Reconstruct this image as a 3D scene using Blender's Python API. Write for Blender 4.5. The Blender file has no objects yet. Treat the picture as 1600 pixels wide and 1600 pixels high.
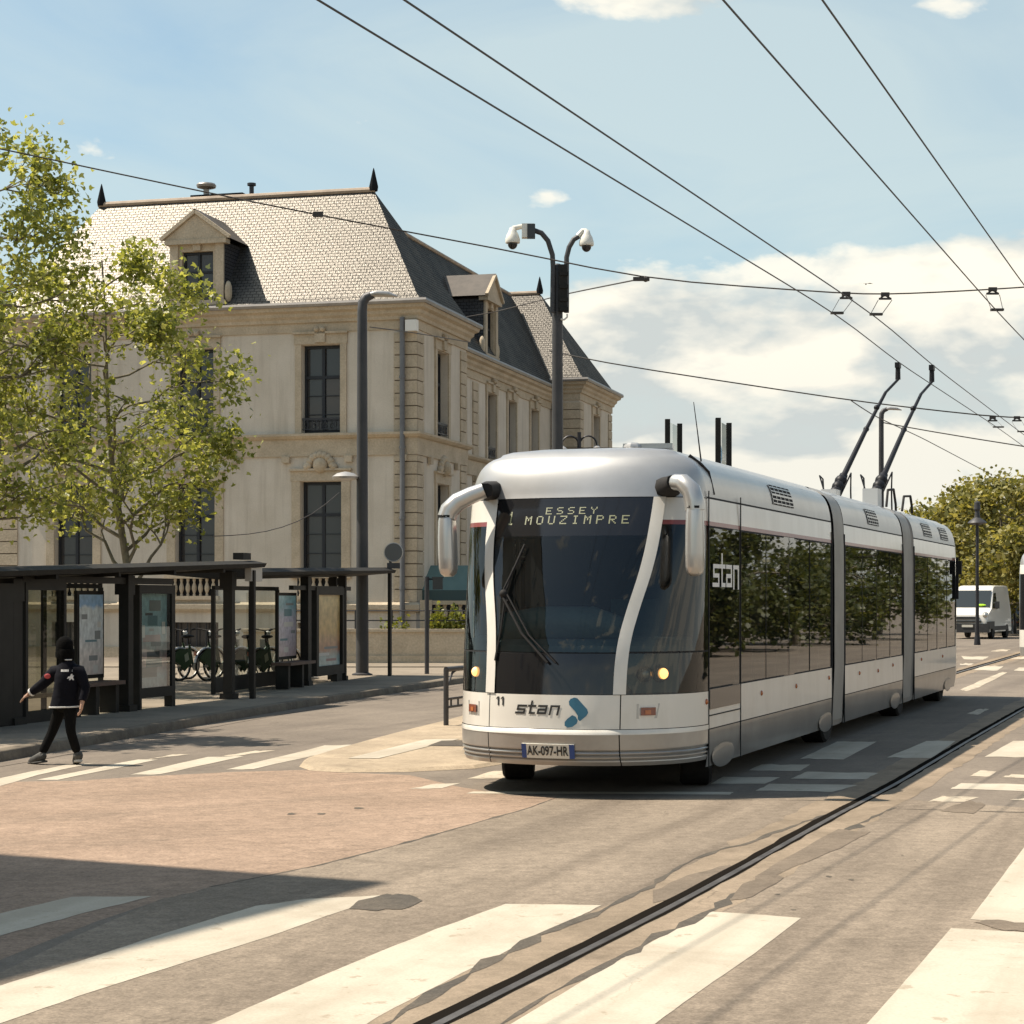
import bpy, math, random
import numpy as np
from mathutils import Vector, Matrix, Quaternion

R = math.radians
pi = math.pi
scene = bpy.context.scene
COL = scene.collection

# ------------------------------------------------------------------ camera
F = 3100.0          # focal length in pixels of the 1600 px photograph
CAMH = 1.9
HOR = 936.0         # horizon row in the photograph
cam_data = bpy.data.cameras.new('camera')
cam_data.sensor_width = 36.0
cam_data.lens = 36.0 * F / 1600.0
cam_data.shift_y = (HOR - 800.0) / 1600.0
cam_data.clip_start = 0.1
cam_data.clip_end = 3000.0
cam = bpy.data.objects.new('camera', cam_data)
cam.location = (0, 0, CAMH)
cam.rotation_euler = (R(90), 0, 0)
COL.objects.link(cam)
scene.camera = cam

# ------------------------------------------------------------------ sun, sky, exposure
SUN_EL = R(59)
SUN_DIR = Vector((-0.985 * math.cos(SUN_EL), 0.174 * math.cos(SUN_EL), math.sin(SUN_EL)))   # towards the sun
sun_data = bpy.data.lights.new('sun', 'SUN')
sun_data.energy = 4.9
sun_data.angle = R(0.5)
sun_data.color = (1.0, 0.90, 0.775)
sun = bpy.data.objects.new('sun', sun_data)
sun.rotation_euler = SUN_DIR.to_track_quat('Z', 'Y').to_euler()
sun.location = (-20, 5, 40)
COL.objects.link(sun)

world = bpy.data.worlds.new('World')
scene.world = world
world.use_nodes = True
nt = world.node_tree
for n in list(nt.nodes):
    nt.nodes.remove(n)


def N(tree, typ, **kw):
    n = tree.nodes.new(typ)
    for k, v in kw.items():
        setattr(n, k, v)
    return n


def ramp(tree, stops, fac=None, interp='LINEAR'):
    r = tree.nodes.new('ShaderNodeValToRGB')
    cr = r.color_ramp
    cr.interpolation = interp
    while len(cr.elements) < len(stops):
        cr.elements.new(0.5)
    for e, (p, c) in zip(cr.elements, stops):
        e.position = p
        e.color = (c, c, c, 1) if not hasattr(c, '__len__') else (*c[:3], 1)
    if fac is not None:
        tree.links.new(fac, r.inputs[0])
    return r


def mathn(tree, op, a, b=None, c=None, clamp=False):
    m = tree.nodes.new('ShaderNodeMath')
    m.operation = op
    m.use_clamp = clamp
    for i, v in enumerate((a, b, c)):
        if v is None:
            continue
        if isinstance(v, (int, float)):
            m.inputs[i].default_value = v
        else:
            tree.links.new(v, m.inputs[i])
    return m.outputs[0]


def mixc(tree, fac, a, b, blend='MIX'):
    m = tree.nodes.new('ShaderNodeMix')
    m.data_type = 'RGBA'
    m.blend_type = blend
    m.clamp_factor = True
    for sock, v in ((m.inputs[0], fac), (m.inputs[6], a), (m.inputs[7], b)):
        if isinstance(v, (int, float)):
            sock.default_value = v
        elif hasattr(v, 'is_linked'):
            tree.links.new(v, sock)
        else:
            sock.default_value = (*v[:3], 1)
    return m.outputs[2]


sky = N(nt, 'ShaderNodeTexSky', sky_type='NISHITA')
sky.sun_disc = False
sky.sun_elevation = SUN_EL
sky.sun_rotation = math.atan2(SUN_DIR.x, SUN_DIR.y)
sky.altitude = 100
sky.air_density = 1.0
sky.dust_density = 1.6
sky.ozone_density = 1.0
tc = N(nt, 'ShaderNodeTexCoord')
sep = N(nt, 'ShaderNodeSeparateXYZ')
nt.links.new(tc.outputs['Generated'], sep.inputs[0])
# cumulus: billows in the direction sphere, flattened towards the horizon
def sky_noise(loc, scale, detail, rgh, dist=0.0, zs=2.2):
    mp_ = N(nt, 'ShaderNodeMapping')
    mp_.inputs['Scale'].default_value = (1, 1, zs)
    mp_.inputs['Location'].default_value = loc
    nt.links.new(tc.outputs['Generated'], mp_.inputs[0])
    n_ = N(nt, 'ShaderNodeTexNoise')
    n_.inputs['Scale'].default_value = scale
    n_.inputs['Detail'].default_value = detail
    n_.inputs['Roughness'].default_value = rgh
    n_.inputs['Distortion'].default_value = dist
    nt.links.new(mp_.outputs[0], n_.inputs[0])
    return n_.outputs['Fac']


def sstep(val, lo, hi, a=0.0, b=1.0):
    m_ = N(nt, 'ShaderNodeMapRange')
    m_.interpolation_type = 'SMOOTHSTEP'
    for i_, v_ in zip((1, 2, 3, 4), (lo, hi, a, b)):
        m_.inputs[i_].default_value = v_
    nt.links.new(val, m_.inputs[0])
    return m_.outputs[0]


dx_, dz_ = sep.outputs[0], sep.outputs[2]
nA = sky_noise((1.37, 0.2, 0.02), 10.0, 12, 0.54, 0.2)
nB = sky_noise((1.37, 0.2, 0.10), 10.0, 5, 0.5, 0.2)      # the same field a little lower: what lies above
nH = sky_noise((5.1, 1.3, 0.4), 3.2, 7, 0.55, 1.0, 3.0)     # thin veils
# a cumulus bank stands in the north-east: its top rises gently to the right
topline = mathn(nt, 'ADD', mathn(nt, 'MULTIPLY', dx_, 0.12), 0.158)
bank = mathn(nt, 'MULTIPLY', sstep(mathn(nt, 'SUBTRACT', topline, dz_), -0.016, 0.028), sstep(dx_, -0.045, 0.03))
clear = mathn(nt, 'MAXIMUM', mathn(nt, 'MULTIPLY', sstep(dx_, -0.6, -0.2), sstep(dz_, 0.5, 0.35)), sstep(dz_, 0.45, 0.7, 0.0, 0.6))
bias = mathn(nt, 'SUBTRACT', mathn(nt, 'MULTIPLY', bank, 0.37), mathn(nt, 'MULTIPLY', clear, 0.105))
# one more small heap high over the road
# and thin wisps over the house
for hx, hz_c, kx, kz, amt in ((0.075, 0.292, 14.0, 44.0, 0.26), (-0.19, 0.219, 20.0, 60.0, 0.115), (0.005, 0.190, 16.0, 40.0, 0.125), (0.21, 0.288, 26.0, 60.0, 0.20)):
    ex = mathn(nt, 'POWER', mathn(nt, 'MULTIPLY', mathn(nt, 'SUBTRACT', dx_, hx), kx), 2.0)
    ez = mathn(nt, 'POWER', mathn(nt, 'MULTIPLY', mathn(nt, 'SUBTRACT', dz_, hz_c), kz), 2.0)
    heap = mathn(nt, 'SUBTRACT', 1.0, mathn(nt, 'ADD', ex, ez), clamp=True)
    bias = mathn(nt, 'ADD', bias, mathn(nt, 'MULTIPLY', heap, amt))
cov = mathn(nt, 'ADD', nA, bias)
cloud_mask = ramp(nt, [(0.0, 0.0), (0.56, 0.0), (0.62, 0.7), (0.74, 1.0)], cov).outputs[0]
up_ = mathn(nt, 'ADD', mathn(nt, 'SUBTRACT', nB, nA), mathn(nt, 'MULTIPLY', nB, 0.35))
belly = ramp(nt, [(0.06, 0.0), (0.27, 1.0)], up_).outputs[0]
low = sstep(dz_, 0.17, 0.06)
belly = mathn(nt, 'MAXIMUM', belly, mathn(nt, 'MULTIPLY', low, 0.4))
cloud_col = mixc(nt, belly, (7.7, 7.2, 6.1), (4.3, 4.6, 4.5))
hazef = mathn(nt, 'MULTIPLY', ramp(nt, [(0.30, 0.25), (0.62, 1.0)], nH).outputs[0], 0.72)
lowhaze = sstep(dz_, 0.27, 0.0, 0.10, 0.75)
hz = mathn(nt, 'MULTIPLY', mathn(nt, 'MAXIMUM', hazef, lowhaze), sstep(dz_, 0.42, 0.29, 0.08, 1.0))
skyc = mixc(nt, 1.0, sky.outputs[0], (1.0, 1.10, 1.0), 'MULTIPLY')
sky_hazed = mixc(nt, hz, skyc, (4.6, 5.35, 5.3))
sky_final = mixc(nt, cloud_mask, sky_hazed, cloud_col)
bg = N(nt, 'ShaderNodeBackground')
bg.inputs[1].default_value = 0.098
nt.links.new(sky_final, bg.inputs[0])
out = N(nt, 'ShaderNodeOutputWorld')
nt.links.new(bg.outputs[0], out.inputs[0])

scene.view_settings.view_transform = 'Standard'
scene.view_settings.look = 'None'
scene.view_settings.exposure = 0.60
scene.view_settings.gamma = 1.0
scene.render.engine = 'CYCLES'
scene.cycles.max_bounces = 8
scene.cycles.transparent_max_bounces = 16
scene.cycles.use_denoising = True
scene.cycles.caustics_reflective = False
scene.cycles.caustics_refractive = False


# ------------------------------------------------------------------ photo pixel -> point in the place
def G(px, py, z=0.0):
    Y = (CAMH - z) * F / (py - HOR)
    return Vector(((px - 800.0) / F * Y, Y, z))


def D(px, py, Y):
    return Vector(((px - 800.0) / F * Y, Y, CAMH + (HOR - py) / F * Y))


# ------------------------------------------------------------------ mesh builder
class MB:
    def __init__(s):
        s.v = []; s.f = []; s.m = []; s.uv = {}

    def face(s, pts, mi=0, uv=None):
        b = len(s.v)
        s.v.extend([tuple(p) for p in pts])
        s.f.append(tuple(range(b, b + len(pts))))
        s.m.append(mi)
        if uv:
            s.uv[len(s.f) - 1] = uv
        return s

    def box(s, c, d, mi=0, rz=0.0, M=None):
        cx, cy, cz = c; dx, dy, dz = [q / 2 for q in d]
        P = []
        for x, y, z in ((-1,-1,-1),(1,-1,-1),(1,1,-1),(-1,1,-1),(-1,-1,1),(1,-1,1),(1,1,1),(-1,1,1)):
            p = Vector((x*dx, y*dy, z*dz))
            if rz:
                p = Matrix.Rotation(rz, 3, 'Z') @ p
            if M is not None:
                p = M @ p
            P.append((cx+p.x, cy+p.y, cz+p.z))
        b = len(s.v); s.v.extend(P)
        for q in ((0,3,2,1),(4,5,6,7),(0,1,5,4),(1,2,6,5),(2,3,7,6),(3,0,4,7)):
            s.f.append(tuple(b+i for i in q)); s.m.append(mi)
        return s

    def bar(s, a, b, w, h=None, mi=0):
        a = Vector(a); b = Vector(b); h = h or w
        d = (b - a); L = d.length
        if L < 1e-6: return s
        q = d.to_track_quat('X', 'Z').to_matrix()
        return s.box((a+b)/2, (L, w, h), mi, M=q)

    def tube(s, path, r, n=10, mi=0, cap=True, sq=None):
        path = [Vector(p) for p in path]
        k = len(path)
        rs = [r]*k if not hasattr(r, '__len__') else list(r)
        b = len(s.v)
        up = None
        for i, p in enumerate(path):
            t = (path[min(i+1, k-1)] - path[max(i-1, 0)])
            if t.length < 1e-9: t = Vector((0,0,1))
            t.normalize()
            if up is None:
                up = Vector((0,0,1)) if abs(t.z) < .9 else Vector((1,0,0))
            a = t.cross(up)
            if a.length < 1e-6:
                a = t.cross(Vector((0,1,0)))
            a.normalize(); c = a.cross(t).normalized(); up = c
            for j in range(n):
                th = 2*pi*j/n
                ca, sa = math.cos(th), math.sin(th)
                if sq:   # superellipse section (wa, wb, exponent)
                    e = 2.0/sq[2]
                    ca = math.copysign(abs(ca)**e, ca)*sq[0]; sa = math.copysign(abs(sa)**e, sa)*sq[1]
                q = p + (a*ca + c*sa)*rs[i]
                s.v.append(tuple(q))
        for i in range(k-1):
            for j in range(n):
                j2 = (j+1) % n
                s.f.append((b+i*n+j, b+i*n+j2, b+(i+1)*n+j2, b+(i+1)*n+j)); s.m.append(mi)
        if cap:
            s.f.append(tuple(b+j for j in range(n))[::-1]); s.m.append(mi)
            s.f.append(tuple(b+(k-1)*n+j for j in range(n))); s.m.append(mi)
        return s

    def lathe(s, prof, c=(0,0,0), n=16, mi=0, axis='Z', M=None):
        b = len(s.v); k = len(prof)
        for (r, z) in prof:
            for j in range(n):
                th = 2*pi*j/n
                p = Vector((r*math.cos(th), r*math.sin(th), z))
                if axis == 'X': p = Vector((p.z, p.x, p.y))
                elif axis == 'Y': p = Vector((p.x, p.z, p.y))
                if M is not None: p = M @ p
                s.v.append((c[0]+p.x, c[1]+p.y, c[2]+p.z))
        for i in range(k-1):
            for j in range(n):
                j2 = (j+1) % n
                s.f.append((b+i*n+j, b+i*n+j2, b+(i+1)*n+j2, b+(i+1)*n+j)); s.m.append(mi)
        s.f.append(tuple(b+j for j in range(n))[::-1]); s.m.append(mi)
        s.f.append(tuple(b+(k-1)*n+j for j in range(n))); s.m.append(mi)
        return s

    def grid(s, P, mi=0, close=False):
        """P: rows of points"""
        b = len(s.v); nr = len(P); nc = len(P[0])
        for row in P: s.v.extend([tuple(p) for p in row])
        for i in range(nr-1):
            for j in range(nc if close else nc-1):
                j2 = (j+1) % nc
                s.f.append((b+i*nc+j, b+i*nc+j2, b+(i+1)*nc+j2, b+(i+1)*nc+j))
                s.m.append(mi(i, j) if callable(mi) else mi)
        return s

    def ball(s, c, r, nu=12, nv=8, mi=0, M=None):
        rx, ry, rz = (r, r, r) if not hasattr(r, '__len__') else r
        prof = []
        rows = []
        for i in range(nv+1):
            th = pi*i/nv
            row = []
            for j in range(nu):
                ph = 2*pi*j/nu
                p = Vector((rx*math.sin(th)*math.cos(ph), ry*math.sin(th)*math.sin(ph), rz*math.cos(th)))
                if M is not None: p = M @ p
                row.append((c[0]+p.x, c[1]+p.y, c[2]+p.z))
            rows.append(row)
        return s.grid(rows, mi, True)

    def prism(s, pts, fn0, fn1, mi=0):
        """closed outline pts (2-D) mapped by fn0 / fn1 to the two faces"""
        A = [Vector(fn0(*p)) for p in pts]; B = [Vector(fn1(*p)) for p in pts]
        s.face(A[::-1], mi); s.face(B, mi)
        n = len(pts)
        for i in range(n):
            j = (i+1) % n
            s.face([A[i], A[j], B[j], B[i]], mi)
        return s

    def build(s, name, mats, parent=None, smooth=None, recalc=True):
        me = bpy.data.meshes.new(name)
        me.from_pydata(s.v, [], s.f)
        mats = mats if isinstance(mats, (list, tuple)) else [mats]
        for m in mats: me.materials.append(m)
        if len(mats) > 1:
            me.polygons.foreach_set('material_index', s.m)
        if s.uv:
            lay = me.uv_layers.new(name='UVMap')
            for fi, uv in s.uv.items():
                st = me.polygons[fi].loop_start
                for k, c in enumerate(uv): lay.data[st+k].uv = c
        me.update()
        if recalc or smooth is not None:
            import bmesh
            bm = bmesh.new(); bm.from_mesh(me)
            if smooth is not None:
                bmesh.ops.remove_doubles(bm, verts=bm.verts, dist=1e-5)
            if recalc:
                bmesh.ops.recalc_face_normals(bm, faces=bm.faces)
            if smooth is not None:
                for f in bm.faces: f.smooth = True
                for e in bm.edges:
                    if len(e.link_faces) == 2 and e.calc_face_angle(0) > R(smooth): e.smooth = False
            bm.to_mesh(me); bm.free()
        o = bpy.data.objects.new(name, me)
        COL.objects.link(o)
        if parent is not None: o.parent = parent
        return o


def thing(name, label, cat, loc=(0,0,0), rz=0.0, group=None):
    o = bpy.data.objects.new(name, None)
    o.empty_display_size = 0.2
    COL.objects.link(o)
    o.location = loc; o.rotation_euler = (0, 0, rz)
    return tag(o, label, cat, group)


def tag(o, label, cat, group=None, kind=None):
    if label: o['label'] = label
    if cat: o['category'] = cat
    if group: o['group'] = group
    if kind: o['kind'] = kind
    return o


def struct(o, label=None):
    o['kind'] = 'structure'
    if label: o['label'] = label
    return o


KIDS = {}


def copy_tree(o, parent=None):
    c = o.copy(); COL.objects.link(c)
    if parent is not None: c.parent = parent
    for ch in [q for q in bpy.data.objects if q.parent == o]:
        copy_tree(ch, c)
    return c


# ------------------------------------------------------------------ materials
MATS = {}


def M_(name, col, col2=None, scale=4.0, rough=0.6, metal=0.0, spec=0.5, coat=0.0, bump=0.0, bscale=60.0,
       fine=0.0, detail=6, stretch=(1,1,1), space='Object', emit=None, lo=0.35, hi=0.65):
    if name in MATS: return MATS[name]
    m = bpy.data.materials.new(name); m.use_nodes = True
    t = m.node_tree
    b = t.nodes['Principled BSDF']
    b.inputs['Roughness'].default_value = rough
    b.inputs['Metallic'].default_value = metal
    b.inputs['Specular IOR Level'].default_value = spec
    b.inputs['Coat Weight'].default_value = coat
    b.inputs['Coat Roughness'].default_value = 0.06
    b.inputs['Base Color'].default_value = (*col, 1)
    vec = None
    if col2 is not None or bump:
        tcn = N(t, 'ShaderNodeTexCoord')
        mpn = N(t, 'ShaderNodeMapping')
        mpn.inputs['Scale'].default_value = stretch
        t.links.new(tcn.outputs[space], mpn.inputs[0]); vec = mpn.outputs[0]
    if col2 is not None:
        nz = N(t, 'ShaderNodeTexNoise'); nz.inputs['Scale'].default_value = scale; nz.inputs['Detail'].default_value = detail
        nz.inputs['Roughness'].default_value = 0.6
        t.links.new(vec, nz.inputs[0])
        fac = ramp(t, [(lo, 0.0), (hi, 1.0)], nz.outputs['Fac']).outputs[0]
        c = mixc(t, fac, col, col2)
        if fine:
            nf = N(t, 'ShaderNodeTexNoise'); nf.inputs['Scale'].default_value = bscale; nf.inputs['Detail'].default_value = 3
            t.links.new(vec, nf.inputs[0])
            ff = ramp(t, [(0.3, 1-fine), (0.7, 1+fine)], nf.outputs['Fac'])
            c = mixc(t, 1.0, c, ff.outputs[0], 'MULTIPLY')
        t.links.new(c, b.inputs['Base Color'])
    if bump:
        nb = N(t, 'ShaderNodeTexNoise'); nb.inputs['Scale'].default_value = bscale; nb.inputs['Detail'].default_value = 4
        t.links.new(vec, nb.inputs[0])
        bp = N(t, 'ShaderNodeBump'); bp.inputs['Strength'].default_value = bump; bp.inputs['Distance'].default_value = 0.02
        t.links.new(nb.outputs['Fac'], bp.inputs['Height']); t.links.new(bp.outputs[0], b.inputs['Normal'])
    if emit:
        b.inputs['Emission Color'].default_value = (*emit[:3], 1); b.inputs['Emission Strength'].default_value = emit[3]
    MATS[name] = m
    return m


def glass_mat(name, tint, refl=1.0, rough=0.015, ior=1.55, clear=0.6):
    """thin window glass: mirror by Fresnel over a tinted clear pane"""
    if name in MATS: return MATS[name]
    m = bpy.data.materials.new(name); m.use_nodes = True
    t = m.node_tree
    for n in list(t.nodes): t.nodes.remove(n)
    o = N(t, 'ShaderNodeOutputMaterial')
    fr = N(t, 'ShaderNodeFresnel'); fr.inputs[0].default_value = ior
    gl = N(t, 'ShaderNodeBsdfGlossy'); gl.inputs['Roughness'].default_value = rough
    tr = N(t, 'ShaderNodeBsdfTransparent'); tr.inputs[0].default_value = (*tint, 1)
    df = N(t, 'ShaderNodeBsdfDiffuse'); df.inputs[0].default_value = (0.012, 0.014, 0.014, 1)
    m1 = N(t, 'ShaderNodeMixShader'); m1.inputs[0].default_value = clear
    t.links.new(df.outputs[0], m1.inputs[1]); t.links.new(tr.outputs[0], m1.inputs[2])
    f2 = mathn(t, 'MULTIPLY', fr.outputs[0], refl, clamp=True)
    m2 = N(t, 'ShaderNodeMixShader')
    t.links.new(f2, m2.inputs[0]); t.links.new(m1.outputs[0], m2.inputs[1]); t.links.new(gl.outputs[0], m2.inputs[2])
    t.links.new(m2.outputs[0], o.inputs[0])
    MATS[name] = m
    return m


def slate_mat(name, c1, c2, c3, w=0.21, h=0.13, gloss=0.072):
    m = bpy.data.materials.new(name); m.use_nodes = True
    t = m.node_tree; b = t.nodes['Principled BSDF']
    uvn = N(t, 'ShaderNodeUVMap')
    br = N(t, 'ShaderNodeTexBrick')
    br.inputs['Scale'].default_value = 1.0
    br.inputs['Brick Width'].default_value = w; br.inputs['Row Height'].default_value = h
    br.inputs['Mortar Size'].default_value = 0.009; br.inputs['Mortar Smooth'].default_value = 0.2
    br.inputs['Bias'].default_value = 0.0
    br.inputs['Color1'].default_value = (*c1, 1); br.inputs['Color2'].default_value = (*c2, 1); br.inputs['Mortar'].default_value = (c2[0]*.35, c2[1]*.35, c2[2]*.35, 1)
    t.links.new(uvn.outputs[0], br.inputs[0])
    nz = N(t, 'ShaderNodeTexNoise'); nz.inputs['Scale'].default_value = 0.9; nz.inputs['Detail'].default_value = 7
    t.links.new(uvn.outputs[0], nz.inputs[0])
    fac = ramp(t, [(0.42, 0.0), (0.62, 0.75)], nz.outputs['Fac']).outputs[0]
    col = mixc(t, fac, br.outputs['Color'], c3)
    ns = N(t, 'ShaderNodeTexNoise'); ns.inputs['Scale'].default_value = 26; ns.inputs['Detail'].default_value = 2
    t.links.new(uvn.outputs[0], ns.inputs[0])
    col = mixc(t, 1.0, col, ramp(t, [(0.3, 0.78), (0.7, 1.2)], ns.outputs['Fac']).outputs[0], 'MULTIPLY')
    # dark joint lines stay on top of the weathering
    col = mixc(t, mathn(t, 'MULTIPLY', br.outputs['Fac'], 0.6), col, (c2[0]*.3, c2[1]*.3, c2[2]*.3))
    t.links.new(col, b.inputs['Base Color'])
    b.inputs['Roughness'].default_value = 0.6
    b.inputs['Specular IOR Level'].default_value = 0.0
    bp = N(t, 'ShaderNodeBump'); bp.inputs['Strength'].default_value = 0.8; bp.inputs['Distance'].default_value = 0.02
    inv = mathn(t, 'SUBTRACT', 1.0, br.outputs['Fac'])
    t.links.new(mathn(t, 'ADD', inv, mathn(t, 'MULTIPLY', ns.outputs['Fac'], 0.6)), bp.inputs['Height'])
    t.links.new(bp.outputs[0], b.inputs['Normal'])
    # the polished faces of the slates, some shinier than others
    gl = N(t, 'ShaderNodeBsdfGlossy'); gl.inputs['Roughness'].default_value = 0.40; gl.inputs['Color'].default_value = (1.0, 0.94, 0.84, 1)
    t.links.new(bp.outputs[0], gl.inputs['Normal'])
    mx = N(t, 'ShaderNodeMixShader')
    t.links.new(mathn(t, 'MULTIPLY', ramp(t, [(0.3, 0.6), (0.7, 1.4)], ns.outputs['Fac']).outputs[0], mathn(t, 'MULTIPLY', inv, gloss)), mx.inputs[0])
    t.links.new(b.outputs[0], mx.inputs[1]); t.links.new(gl.outputs[0], mx.inputs[2])
    t.links.new(mx.outputs[0], t.nodes['Material Output'].inputs[0])
    MATS[name] = m
    return m


def leaf_mat(name, c1, c2, c3, trans=0.45):
    m = bpy.data.materials.new(name); m.use_nodes = True
    t = m.node_tree
    for n in list(t.nodes): t.nodes.remove(n)
    o = N(t, 'ShaderNodeOutputMaterial')
    gm = N(t, 'ShaderNodeNewGeometry')
    rnd = gm.outputs['Random Per Island']
    col = ramp(t, [(0.0, c1), (0.5, c2), (1.0, c3)], rnd).outputs[0]
    df = N(t, 'ShaderNodeBsdfPrincipled'); df.inputs['Roughness'].default_value = 0.45; df.inputs['Specular IOR Level'].default_value = 0.35
    tl = N(t, 'ShaderNodeBsdfTranslucent')
    t.links.new(col, df.inputs['Base Color'])
    t.links.new(mixc(t, 1.0, col, (1.35, 1.25, 0.6), 'MULTIPLY'), tl.inputs[0])
    mx = N(t, 'ShaderNodeMixShader'); mx.inputs[0].default_value = trans
    t.links.new(df.outputs[0], mx.inputs[1]); t.links.new(tl.outputs[0], mx.inputs[2])
    t.links.new(mx.outputs[0], o.inputs[0])
    MATS[name] = m
    return m


def ground_mat(name, base, alt, dark, grain=0.16, patch=0.5, streak_dir=None, rough=0.85, gscale=70, streak=0.25, crack=0.5):
    m = bpy.data.materials.new(name); m.use_nodes = True
    t = m.node_tree; b = t.nodes['Principled BSDF']
    ge = N(t, 'ShaderNodeNewGeometry')
    pos = ge.outputs['Position']
    def nz(scale, detail=5, vec=pos, rgh=0.6, dist=0.0):
        n = N(t, 'ShaderNodeTexNoise'); n.inputs['Scale'].default_value = scale; n.inputs['Detail'].default_value = detail
        n.inputs['Roughness'].default_value = rgh; n.inputs['Distortion'].default_value = dist
        t.links.new(vec, n.inputs[0]); return n.outputs['Fac']
    c = mixc(t, ramp(t, [(0.38, 0.0), (0.62, 1.0)], nz(patch, 8, rgh=0.68)).outputs[0], [q*1.03 for q in base], [q*.97 for q in alt])
    # oil and water stains
    c = mixc(t, mathn(t, 'MULTIPLY', ramp(t, [(0.55, 0.0), (0.72, 1.0)], nz(1.3, 8, dist=0.6)).outputs[0], 0.55), c, dark)
    # wheel polish along the driving direction
    if streak_dir is not None:
        mpn = N(t, 'ShaderNodeMapping'); mpn.vector_type = 'TEXTURE'
        mpn.inputs['Rotation'].default_value = (0, 0, -streak_dir)
        mpn.inputs['Scale'].default_value = (1/1.6, 1/0.08, 1)
        t.links.new(pos, mpn.inputs[0])
        c = mixc(t, mathn(t, 'MULTIPLY', ramp(t, [(0.45, 0.0), (0.7, 1.0)], nz(1.2, 6, mpn.outputs[0])).outputs[0], streak), c, dark)
    # fine hairline cracking and scattered dark grit
    vo = N(t, 'ShaderNodeTexVoronoi'); vo.feature = 'DISTANCE_TO_EDGE'; vo.inputs['Scale'].default_value = 0.55
    wv = N(t, 'ShaderNodeVectorMath'); wv.operation = 'MULTIPLY_ADD'
    nw = N(t, 'ShaderNodeTexNoise'); nw.inputs['Scale'].default_value = 2.2; nw.inputs['Detail'].default_value = 5; t.links.new(pos, nw.inputs[0])
    t.links.new(nw.outputs['Color'], wv.inputs[0]); wv.inputs[1].default_value = (0.9, 0.9, 0.0); t.links.new(pos, wv.inputs[2])
    t.links.new(wv.outputs[0], vo.inputs[0])
    ck = mathn(t, 'MULTIPLY', ramp(t, [(0.0, 1.0), (0.006, 0.0)], vo.outputs['Distance']).outputs[0], ramp(t, [(0.5, 0.0), (0.62, crack)], nz(0.45, 3)).outputs[0])
    c = mixc(t, ck, c, (dark[0]*.55, dark[1]*.55, dark[2]*.55))
    c = mixc(t, ramp(t, [(0.70, 0.0), (0.76, 0.6)], nz(13, 3, rgh=0.6)).outputs[0], c, (dark[0]*.7, dark[1]*.7, dark[2]*.7))
    g1 = nz(gscale, 3, rgh=0.75)
    g2 = nz(gscale*0.22, 4)
    c = mixc(t, 1.0, c, ramp(t, [(0.25, 1-grain), (0.75, 1+grain)], g1).outputs[0], 'MULTIPLY')
    c = mixc(t, 1.0, c, ramp(t, [(0.3, 1-grain*.5), (0.7, 1+grain*.5)], g2).outputs[0], 'MULTIPLY')
    t.links.new(c, b.inputs['Base Color'])
    b.inputs['Roughness'].default_value = rough
    b.inputs['Specular IOR Level'].default_value = 0.12
    bp = N(t, 'ShaderNodeBump'); bp.inputs['Strength'].default_value = 0.5; bp.inputs['Distance'].default_value = 0.006
    t.links.new(g1, bp.inputs['Height']); t.links.new(bp.outputs[0], b.inputs['Normal'])
    MATS[name] = m
    return m


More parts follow.
